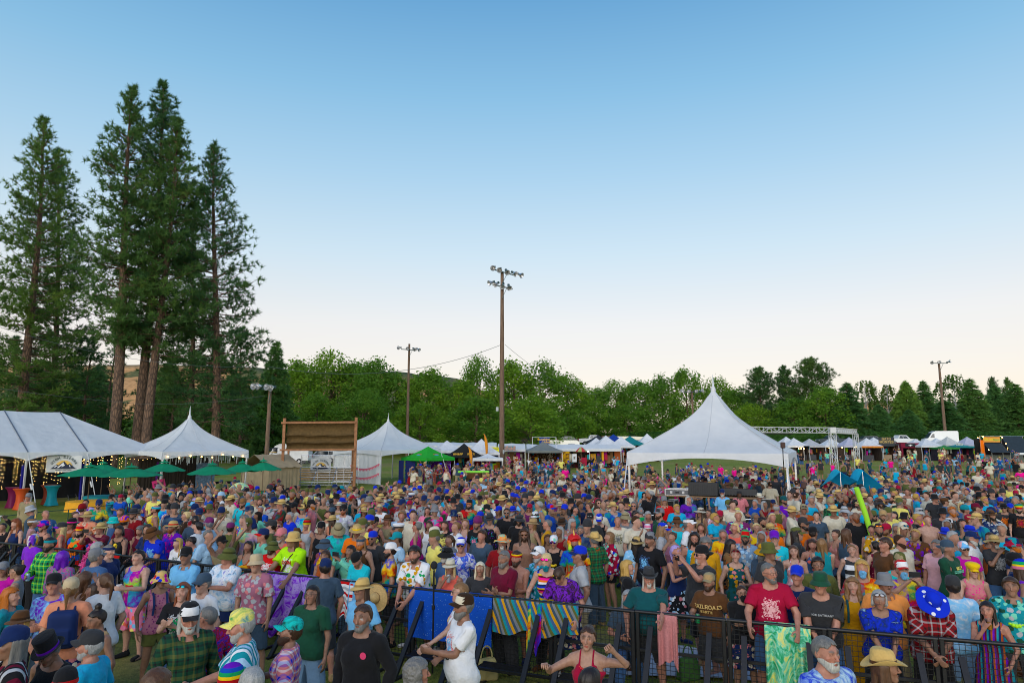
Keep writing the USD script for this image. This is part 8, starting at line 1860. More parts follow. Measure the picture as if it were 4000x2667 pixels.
LAMP_M=plain('lamp_reflector',(.55,.56,.58),.3,.85); LAMP_D=plain('lamp_dark',(.03,.07,.07),.5,.3)
def flood(rt,p,d,s=1.0):
 d=np.asarray(d,float); d/=np.linalg.norm(d); x=np.cross([0,0,1.],d); x/=np.linalg.norm(x); y=np.cross(d,x); R=np.stack([x,y,d],1)
 v,f=lathe([(0,0),(.10,.0),(.14,.12),(.30,.44),(.31,.48),(.29,.48),(.12,.14),(0,.10)],14); obj('floodlight',(p+s*v@R.T,f),LAMP_M,rt,smooth=40); m=MB(); m.box((0,0,-.16),(.24,.24,.26),bev=.03); v,f=m.out(); obj('ballast',(p+s*v@R.T,f),LAMP_D,rt)
def light_pole(label,px,y,ty,r,heads,boxes=(),by=1800):
 b=gp(px,by,y); h=at(px,ty,y)[2]-b[2]; rt=thing('light_pole',label,'light pole',b,0,'wooden floodlight poles'); m=MB(); m.tube([[0,0,-.2],[0,0,h]],[r,r*.62],14); m.build('pole',WOODP,rt,smooth=40)
 for dz,x0,x1,tilt,lamps in heads:
  z=h+dz; a,c=np.array([x0,-r,z+tilt]),np.array([x1,-r,z-tilt]); m=MB(); m.bar(a,c,.12); m.bar((0,-r,z-1.3),(x1*.45,-r,z-tilt*.45),.05); m.build('cross_arm',LAMP_D,rt)
  for t,d in lamps:flood(rt,a+(c-a)*t+np.array([0,-.12,.22]),d)
 for z,sx in boxes:m=MB(); m.box((sx*(r+.12),-.1,z),(.28,.3,.45),bev=.03); m.build('box',plain('pole_box',(.35,.38,.38),.5),rt)
 return b,h
TP,TH=light_pole('tall wooden light pole with two floodlight arms in mid-field',1960,66,1062,.29,[(-.1,-1.0,1.25,.32,[(.05,(-.3,-1,-.5)),(.35,(-.2,-1,-.6)),(.65,(.3,-.8,-.7)),(.98,(.7,-.7,-.6)),(1.25,(.8,-.5,-.5))]),(-1.75,-.95,1.15,.25,[(-.05,(-.9,-.5,-.4)),(.2,(-.7,-.7,-.6)),(.5,(-.2,-.8,-.8)),(.8,(.2,-.8,-.8))])],[(2.3,.3),(6.8,-1.2)],1850)
P2_,H2=light_pole('mid-distance wooden light pole above the middle white tent',1590,100,1343,.26,[(-1.0,-1.3,1.3,.1,[(-.05,(-.5,-.9,-.2)),(.45,(0,-1,-.3)),(.8,(.6,-.8,-.5)),(1.05,(.8,-.6,-.5))])],[],1740)
P3_,H3=light_pole('short thick lamp pole left of the brown tarp shelter',1041,57,1510,.23,[(-.25,-.95,.3,.05,[(-.15,(-.4,-1,-.2)),(.2,(-.6,-1,-.1)),(.85,(-.5,-1,-.1)),(1.1,(-.3,-1,-.2))])],[],1790)
light_pole('lamp pole with four pale floodlights behind the big tent',2711,104,1527,.24,[(-.2,-1.6,1.4,0,[(0,(-.6,-1,-.1)),(.3,(0,-1,-.2)),(.7,(.1,-1,-.2)),(1.0,(.5,-1,0))])],[],1740)
light_pole('far light pole on the right skyline with two angled floodlights',3697,118,1413,.30,[(-.3,-1.5,1.5,0,[(0,(-.7,-.8,-.5)),(.4,(-.2,-1,-.2)),(1.0,(.7,-.8,.3))])],[],1740)
WIRE=plain('grey_wire',(.08,.10,.10),.5)
def wire(label,pts,r=.018,n=30):
 out=[]
 for(a,b,sag)in pts:
  t=np.linspace(0,1,n)[:,None]; q=np.asarray(a)*(1-t)+np.asarray(b)*t; q[:,2]-=sag*4*(t*(1-t))[:,0]; out.append(q)
 m=MB(); m.tube(np.vstack(out),r,4,False); tag(m.build('overhead_wire',WIRE),label,'wire')
wa=TP+[0,0,at(1958,1345,66)[2]-TP[2]]
wire('overhead wire sagging from the tall pole to the short lamp pole',[(wa,at(1050,1432,57),1.7)],.022); wire('overhead wire falling from the tall pole to the trees on the right',[(wa+[.3,0,0],at(2330,1540,100),1.2)],.022)
wire('overhead wire crossing the pine trunks to the short lamp pole',[(at(-40,1265,48),at(990,1432,57),1.0)],.014); wire('lower wire crossing in front of the pine trunks',[(at(-20,1515,50),at(560,1578,56),.1),(at(560,1578,56),at(1035,1545,57),.25)],.012); wire('thin wire behind the big tent to the lamp pole with four floodlights',[(at(2440,1565,110),at(2705,1545,104),.9)],.014)

# ---------------------------------------------------------------- truss

TRUSS=plain('truss_white',(.66,.67,.69),.35,.4)
def truss_beam(rt,A,B,w,d,name='beam',brace=.9):
 A,B=np.asarray(A,float),np.asarray(B,float); L=np.linalg.norm(B-A); u=(B-A)/L; s=np.cross(u,[0,0,1.])if abs(u[2])<.9 else np.array([1.,0,0]); s/=np.linalg.norm(s); t=np.cross(s,u); m=MB(); C=[(a*w/2,b*d/2)for a in(-1,1)for b in(-1,1)]
 for a,b in C:m.bar(A+s*a+t*b,B+s*a+t*b,.055)
 n=max(2,int(L/brace));
 for k in range(n):
  p0,p1=A+u*L*k/n,A+u*L*(k+1)/n
  for a in(-1,1):m.bar(p0+s*a*w/2+t*(-d/2 if k%2 else d/2),p1+s*a*w/2+t*(d/2 if k%2 else-d/2),.035)
  for b in(-1,1):m.bar(p0+t*b*d/2+s*(-w/2 if k%2 else w/2),p1+t*b*d/2+s*(w/2 if k%2 else-w/2),.035)
  for a in(-1,1):m.bar(p0+s*a*w/2-t*d/2,p0+s*a*w/2+t*d/2,.035)
 m.build(name,TRUSS,rt)
def truss():
 rt=thing('truss_frame','white aluminium truss goalpost frame right of the big tent','truss'); Y=60.0; c=at(3250,1680,Y); z=c[2]; l=at(2880,1692,Y-4); r=at(3340,1684,Y+9); l[2]=r[2]=z; g0,g1=float(gz(0,c[1])),float(gz(0,r[1]))
 truss_beam(rt,l,c-[.28,0,0],.5,.5); truss_beam(rt,c+[.2,.4,0],r,.45,.5,brace=.55); truss_beam(rt,(c[0],c[1],g0),(c[0],c[1],z-.26),.5,.45,'tower',.8); truss_beam(rt,(r[0],r[1],g1+.4),(r[0],r[1],z-.26),.42,.42,'tower',.9); m=MB(); m.box((c[0],c[1],z),(.56,.56,.56)); m.build('corner_block',TRUSS,rt); m=MB(); m.box((r[0],r[1],g1+.2),(1.0,1.0,.4),bev=.03); m.build('concrete_foot',plain('concrete',(.35,.34,.32),.9,noise=.15),rt); m=MB(); m.box((c[0],c[1],g0+.2),(1.0,1.0,.4),bev=.03); m.build('concrete_foot',plain('concrete',(.35,.34,.32)),rt); m=MB(); m.bar(l*.3+c*.7-[1.2,0,.36],l*.75+c*.25-[0,0,.36],.16,.1); m.build('black_drape_roll',BLACKM,rt)
truss()
# ---------------------------------------------------------------- vehicles on the bank

GLASSD=plain('vehicle_glass',(.02,.03,.04),.06,spec=.8); TYRE=plain('tyre',(.015,.015,.016),.9); RIM=plain('rim',(.4,.4,.42),.35,.8); LIGHTR=plain('tail_light',(.45,.01,.01),.3); LIGHTW=plain('head_lamp',(.75,.75,.72),.15)
def vehicle(kind,label,px,y,z,rz,c,cn,cat,text=None,by=1735):
 p=at(px,by,y); p[2]=z if z is not None else float(gz(p[0],p[1])); rt=thing({'van':'parked_van','pickup':'parked_pickup','suv':'parked_car','trailer':'parked_trailer'}[kind],label,cat,p,rz,'vehicles parked on the bank'); paint=plain('paint_'+cn,c,.28,.15)
 S={'van':([(-2.9,.45),(2.75,.45),(2.9,.75),(2.8,1.15),(2.2,1.32),(1.5,2.35),(.9,2.62),(-2.75,2.66),(-2.92,2.5)],1.98,(-1.75,1.85),.36),'pickup':([(-2.75,.5),(2.65,.5),(2.75,.8),(2.6,1.12),(1.25,1.22),(.65,1.82),(-.65,1.86),(-.95,1.25),(-2.72,1.22)],1.88,(-1.65,1.75),.40),'suv':([(-2.25,.45),(2.2,.45),(2.3,.75),(2.15,1.05),(1.1,1.15),(.55,1.68),(-1.6,1.70),(-2.2,1.2),(-2.3,.9)],1.82,(-1.35,1.4),.36),'trailer':([(-3.2,.55),(3.0,.55),(3.25,.9),(3.1,2.3),(2.7,2.55),(-3.1,2.6),(-3.25,2.4)],2.2,(-.5,.5),.34)}[kind]
 prof,W,wh,wr=S; g=sg.Polygon(prof).buffer(-.08).buffer(.08); e=trimesh.creation.extrude_polygon(g,W,engine='earcut'); v=np.array(e.vertices); v=np.stack([v[:,0],v[:,2]-W/2,v[:,1]],1); hm=max(q[1]for q in prof); v[:,1]*=1-.10*sstep(v[:,2],1.0,hm); obj('body',(v,e.faces),paint,rt)
 k=lambda z:W/2*(1-.10*float(sstep(np.array(z),1.0,hm)))+.006
 wins={'van':[[(1.15,1.4),(1.95,1.4),(1.45,2.1),(1.15,2.15)]],'pickup':[[(.0,1.25),(1.0,1.25),(.58,1.70),(.0,1.74)],[(-.75,1.28),(-.06,1.25),(-.06,1.74),(-.58,1.74)]],'suv':[[(.05,1.13),(.92,1.15),(.5,1.56),(.05,1.58)],[(-.95,1.13),(-.02,1.13),(-.02,1.58),(-.95,1.58)],[(-1.9,1.18),(-1.02,1.13),(-1.02,1.58),(-1.5,1.56)]],'trailer':[[(1.2,1.4),(2.3,1.4),(2.3,2.0),(1.2,2.0)],[(-2.4,1.4),(-1.4,1.4),(-1.4,2.0),(-2.4,2.0)]]}[kind]
 for w in wins:
  for s in(-1,1):P=np.array([[x,s*k(zz),zz]for x,zz in w]); obj('window',(np.vstack([P,P-[0,s*.03,0]]),[(0,1,2),(0,2,3),(0,4,5),(0,5,1),(2,6,7),(2,7,3)]),GLASSD,rt)
 if kind!='trailer':
  A,B={'van':((2.22,1.36),(1.55,2.3)),'pickup':((1.24,1.26),(.70,1.78)),'suv':((1.1,1.19),(.6,1.64))}[kind]; o=.035; P=np.array([[A[0]+o,-k(A[1])+.12,A[1]+o*.6],[A[0]+o,k(A[1])-.12,A[1]+o*.6],[B[0]+o,k(B[1])-.14,B[1]+o*.6],[B[0]+o,-k(B[1])+.14,B[1]+o*.6]]); obj('windscreen',(P,[(0,1,2),(0,2,3)]),GLASSD,rt)
  xf,xb=max(q[0]for q in prof),min(q[0]for q in prof)
  for s in(-1,1):m=MB(); m.box((xf-.08,s*W*.38,.88),(.12,.3,.18),bev=.03); m.build('headlight',LIGHTW,rt); m=MB(); m.box((xb+.02,s*W*.43,1.05),(.08,.16,.38),bev=.02); m.build('tail_light',LIGHTR,rt)
 for x in wh:
  for s in(-1,1):
   o=lathe([(0,-.12),(wr*.55,-.12),(wr,-.10),(wr,.10),(wr*.55,.12),(0,.12)],18); v=o[0][:,[0,2,1]]+[x,s*(W/2-.08),wr]; q=obj('wheel',(v,o[1]),TYRE,rt,smooth=35); o=lathe([(0,.0),(wr*.5,0),(wr*.55,-.02)],14); obj('rim',(o[0][:,[0,2,1]]*[1,s,1]+[x,s*(W/2+.045),wr],o[1]),RIM,q)
 if text:text_on(text,.42,np.array([-1.9,-k(1.9)-.01,1.75]),[1,0,0],[0,0,1],NAVYINK,rt); m=MB(); m.box((-1.9,-k(1.6)-.008,1.62),(1.3,.01,.06)); m.build('stripe',YEL,rt)
 return rt
vehicle('van','white rental van with dark lettering behind the tan tent',1128,82,None,PI,(.72,.73,.75),'white','van',None);
vrt=vehicle('van','white high-roofed van on the bank at right, behind the small stalls',3672,116,None,PI*.94,(.74,.75,.76),'white','van'); vehicle('suv','pale car parked between the rental van and the middle tent',1262,84,None,PI,(.45,.47,.5),'silver','car')
for a in[('pickup','silver pickup on the bank left of the big tent',2318,114,0,(.42,.44,.46),'silver'),('pickup','dark grey pickup with a black canopy behind the truss tower',3252,114,PI,(.045,.06,.075),'slate'),('suv','dark car partly hidden right of the dark grey pickup',3385,115,PI,(.10,.11,.12),'grey'),('pickup','white pickup behind the maroon stall',3520,115,0,(.6,.61,.62),'white'),('suv','dark car on the bank behind the parasol stall',2225,115,0,(.03,.035,.045),'black'),('suv','dark red car behind the white tents left of the big tent',2385,116,0,(.08,.02,.02),'maroon'),('suv','dark car above the blue and teal canopies',2475,117,0,(.03,.035,.045),'black'),('suv','dark car with a roof rack at the left end of the bank',2075,116,PI,(.05,.05,.055),'charcoal')]:
 vehicle(a[0],a[1],a[2],a[3],None,a[4],a[5],a[6],'pickup' if a[0]=='pickup' else 'car')
for a in[('long white camper trailer behind the parasol stall',2190,106,(.70,.68,.62),'cream'),('cream trailer behind the teal canopy left of the big tent',2455,108,(.66,.62,.50),'ivory'),('grey box trailer behind the green canopy',1720,98,(.36,.40,.43),'grey2'),('white trailer at the right edge beside the dark awning stall',4000,104,(.68,.69,.70),'white')]:vehicle('trailer',a[0],a[1],a[2],None,0,a[3],a[4],'trailer')
p=at(1165,1780,80.9); rt_=thing('van_sign','dark lettering on the side of the white rental van','sign',(0,0,0))if False else None
# ---------------------------------------------------------------- stalls

W_,WG=(.74,.75,.77),'white'
def stall(label,px,y,w,rz,eave,peak,c=W_,cn='white',val=None,goods=1,d=None,face=0):
 rt=canopy(label,px,y,w,rz,eave,peak,c,cn,val,d=d,face=face); h=w/2; g=(d or w)/2; rng=np.random.default_rng(int(px)); seed=int(px)
 if goods:
  m_=patm('patch',*[['dbrown','plum','maroon','khaki','charcoal'],['charcoal','rust','dbrown','teal','brown'],['plum','navy','dbrown','mustard','charcoal']][seed%3]); u,v_=np.meshgrid(np.linspace(-1,1,20),np.linspace(0,1,5)); P=np.stack([u*(h-.08),(g-.1)+.04*np.sin(u*20),.03+(eave-.1)*v_],-1); q=sheet(P,.02); obj('back_cloth',q,m_,rt,prim={'rest':(q[0]*.6,T.Float3Array)})
  for s in(-1,1):P=np.stack([s*(h-.08)+.03*np.sin(u*18),u*(g-.12),.03+(eave-.15)*v_],-1); q=sheet(P,.02); obj('side_cloth',q,fabric('stall_side_%d'%(seed%3),[(.05,.035,.03),(.10,.06,.04),(.035,.03,.05)][seed%3],.1),rt)
  m=MB(); m.box((-.2*h,-g*.35,.42),(w*.55,.6,.80),bev=.02); m.build('counter',plain('counter_%d'%(seed%4),[(.10,.05,.03),(.25,.10,.03),(.05,.05,.06),(.32,.22,.14)][seed%4],.8),rt)
  for k in range(7):c2=list(PAL)[rng.integers(0,40)]; m=MB(); x=rng.uniform(-h*.85,h*.85); m.box((x,rng.uniform(-g*.2,g*.7),rng.uniform(1.0,eave-.35)),(rng.uniform(.2,.42),.04,rng.uniform(.4,.75)),bev=.01); m.build('hung_garment',plain('garment_'+c2,col(c2),.9),rt)
 return rt
def panel_text(label,px,py,y,w,h,c,cn,lines,name='sign',ink='black_ink',inkc=(.02,.02,.02),size=.5,rz=0.0,cat='sign'):
 o=at(px,py,y); rt=thing(name,label,cat,o,rz); m=MB(); m.box((0,0,0),(w,.04,h),bev=.008); m.build('panel',fabric('sign_'+cn,c,.05),rt); n=len(lines)
 for i,t in enumerate(lines):
  if not t.strip():continue
  q=meshkit.text_mesh(t,1.0,.02,True); ww=np.ptp(np.array(q.vertices)[:,0]); s=min(size*h/n,w*.88/ww); text_on(t,s,np.array([0,-.022,h*(.5-(i+.5)/n)-s*.5]),[1,0,0],[0,0,1],plain(ink,inkc,.6),rt,depth=.006)
 return rt
GREENC=(.02,.42,.03)
g1=stall('bright green canopy with dark lettering beside the middle white tent',1672,53.5,3.05,math.radians(-42),2.05,2.95,GREENC,'green',goods=0);
for sd,tx in((0,'FAMILY OWNED'),(1,'SIERRA NEVADA')):q=rotm(2,sd*PI/2); text_on(tx,.13,q@np.array([0,-1.545,1.87]),q@np.array([1.,0,0]),[0,0,1],plain('dark_green_ink',(.01,.08,.02),.7),g1)
for sd in(0,1):
 q=rotm(2,sd*PI/2); a=np.linspace(0,2*PI,20)[:-1]; nrm=np.array([0,-.9,1.525]); nrm/=np.linalg.norm(nrm); up=np.array([0,1.525,.9]); up/=np.linalg.norm(up)
 for(rx,ry,dz,mm,li)in((.52,.20,.0,YEL,.03),(.34,.11,-.05,plain('logo_red',(.5,.12,.02),.7),.045),(.24,.07,-.12,plain('logo_blue',(.05,.35,.6),.7),.06)):poly_on([(rx*math.cos(t),ry*math.sin(t)+dz)for t in a],q@(np.array([0,-.95,2.42])),q@np.array([1.,0,0]),q@up,mm,g1,'emblem',li)
u,v_=np.meshgrid(np.linspace(-1,1,8),np.linspace(0,1,4))
for s,cc in((0,('purple','lavender','plum')),(1,('turq','yellow','mustard','teal'))):q=rotm(2,s*PI/2+PI); P=np.stack([u*1.4,-1.35+0*u,.1+1.8*v_],-1).reshape(-1,3)@q.T; P=P.reshape(4,8,3); qq=sheet(P,.02); obj('tapestry',qq,patm('floral',*cc),g1,prim={'rest':(qq[0]*.5,T.Float3Array)})
def orange_net():
 A,B=at(1612,1880,49.5),at(1722,1880,50.5); rt=thing('safety_net','orange plastic safety net fence below the green canopy','fence'); n=30; m=MB()
 for z in np.linspace(.1,1.1,9):m.bar((A[0],A[1],z),(B[0],B[1],z),.05,.01)
 for t in np.linspace(0,1,n):q=A+(B-A)*t; m.bar((q[0],q[1],.08),(q[0],q[1],1.12),.025,.01)
 m.build('net',plain('net_orange',(.52,.10,.035),.7),rt,kind='stuff')
 for t in(0,.5,1):q=A+(B-A)*t; m=MB(); m.bar((q[0],q[1]+.03,0),(q[0],q[1]+.03,1.2),.04); m.build('stake',BLACKM,rt)
orange_net()
m=MB();
for k,(px,c)in enumerate([(1567,(.006,.014,.10)),(1603,(.006,.014,.09))]):o=at(px,1840,52.8); rt=thing('display_board',['tall blue display board behind the middle tent corner','second blue display board with a faint drawing, by the green canopy'][k],'board',(o[0],o[1],0),-.3); b=MB(); b.box((0,0,1.0),(.9 if k else .45,.05,1.9),bev=.01); b.build('panel',fabric('board_blue',c,0),rt); b=MB(); b.box((0,.05,.05),(.5,.4,.05)); b.build('foot',BLACKM,rt)
st=stall('black-roofed stall with yellow lettering right of the green canopy',1812,60,3.05,math.radians(6),2.1,3.15,(.018,.020,.022),'black',goods=1); gab=MB(); P=np.array([[-1.525,-1.53,2.08],[1.525,-1.53,2.08],[0,-1.53,3.12]]); gab.add(np.vstack([P,P+[0,.02,0]]),[(0,1,2),(5,4,3)]); gab.build('gable',fabric('canopy_black',(.018,.02,.022),0),st); text_on('WHARF',.19,np.array([-.62,-1.56,2.22]),[1,0,0],[0,0,1],YEL,st); text_on('RATS',.19,np.array([.62,-1.56,2.22]),[1,0,0],[0,0,1],YEL,st)
for a in[('white canopy behind the black-roofed stall, its left neighbour',1745,66,3.2,.3,2.3,3.3),('pale blue-white canopy right of the black-roofed stall',1880,64,3.3,.1,2.2,3.5),('small white canopy with a scalloped edge left of the yellow sign',1905,58,2.6,.05,1.9,2.3)]:stall(*a)
def row_tent(label,pa,pb,y,eave,ridge,d=3.0):
 A,B=gp(pa,1780,y),gp(pb,1780,y); L=B[0]-A[0]; rt=thing('market_tent',label,'tent',((A[0]+B[0])/2,A[1],A[2]),0,'long white stall tents'); u,v_=np.meshgrid(np.linspace(-1,1,41),np.linspace(-1,1,9)); obj('roof',sheet(np.stack([u*L/2,v_*d/2,ridge-(ridge-eave)*np.abs(v_)-.07*np.abs(np.sin(u*L*.6))],-1),.012),VINYL,rt,smooth=35); P=np.stack([u[:4]*L/2,-d/2-.02+0*u[:4],eave-np.linspace(0,.28,4)[:,None]+0*u[:4]],-1); obj('valance',grid_mesh(P),VINYL,rt)
 for x in np.linspace(-L/2+.05,L/2-.05,max(2,int(L/3)+1)):
  for yy in(-d/2+.04,d/2-.04):m=MB(); m.bar((x,yy,0),(x,yy,eave),.05); m.build('leg',STEELW,rt)
 cs=['dbrown','plum','charcoal','khaki','maroon','brown']; q=sheet(np.stack([u[:5]*(L/2-.05),d/2-.1+0*u[:5],.03+np.linspace(0,eave-.15,5)[:,None]+0*u[:5]],-1),.02); obj('back_cloth',q,patm('patch',*cs),rt,prim={'rest':(q[0]*.5,T.Float3Array)}); rng=np.random.default_rng(int(pa))
 for k in range(int(L*3.2)):
  c=['purple','mustard','dbrown','crimson','teal','charcoal','rust','navy','khaki','magenta','black','plum','lbrown','cream'][rng.integers(0,14)]; m=MB(); hh=rng.uniform(.5,1.5); m.box((rng.uniform(-L/2+.2,L/2-.2),rng.uniform(-d*.4,d*.3),rng.uniform(.5,1.4)+.2),(rng.uniform(.25,.7),.05,hh),bev=.01); m.build('hung_goods',plain('goods_'+c,col(c),.9),rt)
row_tent('long white stall tent left half, behind the foot of the tall pole',1945,2052,72,2.35,3.0); row_tent('long white stall tent with dark hangings right of the tall pole',2056,2420,74,2.3,2.85); row_tent('low white tent roof behind the black-roofed stall',1600,1940,84,2.3,2.75)
stall('grey-green canopy with cream trim in front of the long white stall tent',2122,70,3.6,.08,2.15,3.1,(.20,.22,.21),'grey')
panel_text('yellow banner with dark lettering left of the tall pole',1930,1760,63.5,1.0,.72,(.72,.66,.03),'yellow',['SUPER EGG','ROLL CO.'],'banner',cat='banner'); panel_text('faded pink patterned banner right of the tall pole',1991,1750,70,1.35,.48,(.42,.22,.19),'pinkish',['PAINT & DYE'],'banner','teal_ink',(.05,.22,.25),.45,cat='banner')if False else None
pb=thing('banner','faded pink patterned banner right of the tall pole','banner',at(1991,1750,70)); m=MB(); m.box((0,0,0),(1.35,.03,.5)); v,f=m.out(); v2,f2=sheet(np.stack([*np.meshgrid([-.67,.67],[-.25,.25]),np.zeros((2,2))],-1)[...,[0,2,1]],.02); obj('cloth',(v2,f2),patm('marble','dusty','teal','peach','lgrey'),pb,prim={'rest':(v2,T.Float3Array)})
def goal_banner():
 a,b=at(2080,1706,72),at(2172,1708,72); rt=thing('banner','blue banner with yellow script on a tall pipe frame above the stalls','banner'); g=float(gz(0,80))
 for q in(a,b):m=MB(); m.tube([[q[0],q[1],g],q],.03,6); m.build('pole',STEELW,rt)
 m=MB(); m.tube([a,b],.025,6); m.build('crossbar',STEELW,rt); c=at(2127,1721,71.9); m=MB(); m.box(c,(1.20,.03,.70)); m.build('cloth',fabric('banner_blue',(.012,.05,.30),.1),rt); text_on('Sunshine',.24,c+[-.1,-.03,.04],[1,0,0],[0,0,1],YEL,rt)
 text_on('Jubilee',.22,c+[.15,-.03,-.24],[1,0,0],[0,0,1],YEL,rt)
goal_banner()
def tap(label,px,py,y,w,h,kind,*cs):
 o=at(px,py,y); q=sheet(np.stack([*np.meshgrid(np.linspace(-w/2,w/2,9),np.linspace(-h/2,h/2,6)),np.zeros((6,9))],-1)[...,[0,2,1]]+[0,0,0],.02); q=(q[0]+o,q[1]); tag(obj('tapestry',q,patm(kind,*cs),prim={'rest':((q[0]-o)*.7+[0,-.3,1.24],T.Float3Array)}),label,'tapestry')
tap('purple mandala tapestry hanging in the long white stall',2180,1787,72.1,.75,1.4,'tie','purple','lavender','plum'); tap('gold patterned tapestry hanging in the long white stall',2209,1786,72.0,.92,1.30,'tie','mustard','brown','gold'); tap('white tapestry with a dark bird shape, right of the gold one',2244,1788,72.0,.52,.92,'chest','white','dgreen','teal','rust'); tap('tall dark lace-patterned hanging at the left stall',2150,1795,71,.62,1.6,'floral','dbrown','khaki','cream'); tap('dark patterned hanging under the grey-green canopy',2117,1795,71.2,1.2,1.5,'floral','dbrown','khaki','brown'); tap('maroon floral hanging right of the tall pole',1985,1800,68,.42,.95,'floral','plum','cream','hotpink'); tap('rust checked hanging near the left stalls',2015,1812,69,.5,1.7,'patch','dusty','rust','cream')
def parasol():
 p=at(2270,1745,66); rt=thing('parasol','red, green and yellow flower-patterned parasol at the stalls','parasol',(p[0],p[1],float(gz(0,73)))); zt=p[2]-float(gz(0,73))
 for k in range(8):a0,a1=k*PI/4,(k+1)*PI/4; P=np.array([[[r*math.cos(a),r*math.sin(a),zt-.50*(r/.62)**1.6]for a in np.linspace(a0,a1,4)]for r in np.linspace(.0,.62,5)]); obj('panel',sheet(P,.008),fabric('parasol_%d'%(k%2),[(.55,.05,.06),(.42,.45,.16)][k%2],.2),rt,smooth=True)
 m=MB(); m.tube([[0,0,0],[0,0,zt]],.02,6); m.build('pole',WOODP,rt)
parasol()
for a in[('white canopy left of the blue-topped canopy, behind the stalls',2330,84,3.2,0,2.1,3.2),('black-topped canopy among the white ones left of the big tent',2338,88,3.0,.2,2.6,3.5,(.035,.04,.05),'slate'),('tall white canopy in the middle of the group left of the big tent',2368,80,3.2,.1,2.25,3.55),('blue-topped canopy among the white ones left of the big tent',2398,92,3.0,0,2.7,3.6,(.01,.05,.32),'blue'),('white canopy right of the blue-topped one',2428,82,3.2,-.1,2.2,3.4),('teal-topped canopy left of the big tent',2462,86,3.0,.1,2.4,3.4,(.01,.22,.24),'teal'),('white canopy with a purple oval print touching the big tent slope',2530,88,2.8,0,2.4,3.7),('white canopy with a purple front edge behind the crowd',2385,76,2.6,0,1.95,2.5,W_,'white',((.20,.03,.30),'purple')),('white canopy immediately right of the big tent',3075,96,3.0,.1,2.1,3.3),('white canopy with a round blue emblem right of the big tent',3105,92,3.0,0,2.0,3.1),('plain grey-white canopy right of the emblem canopy',3166,92,3.0,0,2.0,3.0,(.50,.51,.53),'lgrey'),('white canopy behind the truss tower',3248,94,2.9,0,2.0,3.1),('pale violet canopy with warm lamps between the truss legs',3322,92,2.9,0,2.0,3.2,(.50,.50,.62),'violet'),('white canopy with an orange and yellow front edge',3390,90,2.9,0,2.0,3.1,W_,'white',((.72,.25,.03),'orangey')),('white canopy with a hanging side wall behind the orange-edged one',3418,96,3.0,.1,2.1,3.2),('small white canopy right of the maroon stall',3582,98,2.6,0,2.2,3.0),('white canopy with an open front and red-brown cloth',3622,92,3.2,0,2.0,3.0),('white canopy behind the open-fronted one',3664,98,3.0,0,2.1,3.1),('off-white canopy above the low green awning',3708,96,3.0,.1,2.1,3.3,(.62,.62,.58),'cream'),('low green canopy among the right-hand stalls',3692,90,2.6,0,1.8,2.1,(.04,.26,.06),'green2'),('violet-white canopy left of the dark awning stall',3785,98,3.0,0,2.1,3.3,(.56,.56,.66),'violet')]:stall(*a)
o=at(3104,1741,90.2); tag(obj('emblem',(np.array(trimesh.creation.cylinder(.26,.02,sections=20).vertices)@rotm(0,PI/2-.6).T+o,trimesh.creation.cylinder(.26,.02,sections=20).faces),plain('logo_navy',(.01,.04,.22),.7)),'round navy emblem on the white canopy right of the big tent','emblem')if False else None
def maroon_stall():
 p=gp(3542,1790,93); rt=thing('market_stall','maroon draped stall with a dark banner above its opening','stall',p); m_=fabric('maroon_drape',(.20,.010,.035),.05); m=MB(); m.box((0,0,2.15),(2.7,2.4,.75),bev=.03); m.build('header',m_,rt)
 for s in(-1,1):m=MB(); m.box((s*1.22,0,.95),(.26,2.4,1.9),bev=.03); m.build('side_drape',m_,rt)
 m=MB(); m.box((0,1.1,.95),(2.3,.05,1.9)); m.build('back_drape',fabric('dark_backdrop',(.02,.02,.02),0),rt); m=MB(); m.box((0,-1.22,2.2),(1.5,.03,.5)); m.build('banner',fabric('banner_charcoal',(.02,.022,.026),0),rt); poly_on([(-.35,.08),(-.1,.02),(0,.12),(.1,.02),(.35,.08),(.12,-.08),(0,-.16),(-.12,-.08)],np.array([0,-1.24,2.2]),np.array([1.,0,0]),np.array([0,0,1.]),WHITEINK,rt,'emblem',.002)
maroon_stall(); panel_text('charcoal banner reading in gold capitals above the dark stall',3463,1725,90,2.28,1.30,(.045,.050,.055),'charcoal',['GATO','MONTES',' '],'banner','gold_ink',(.48,.33,.10),.8,cat='banner'); stall('dark stall under the charcoal gold-lettered banner',3463,91.5,2.4,0,2.3,2.4,(.05,.05,.055),'slate')
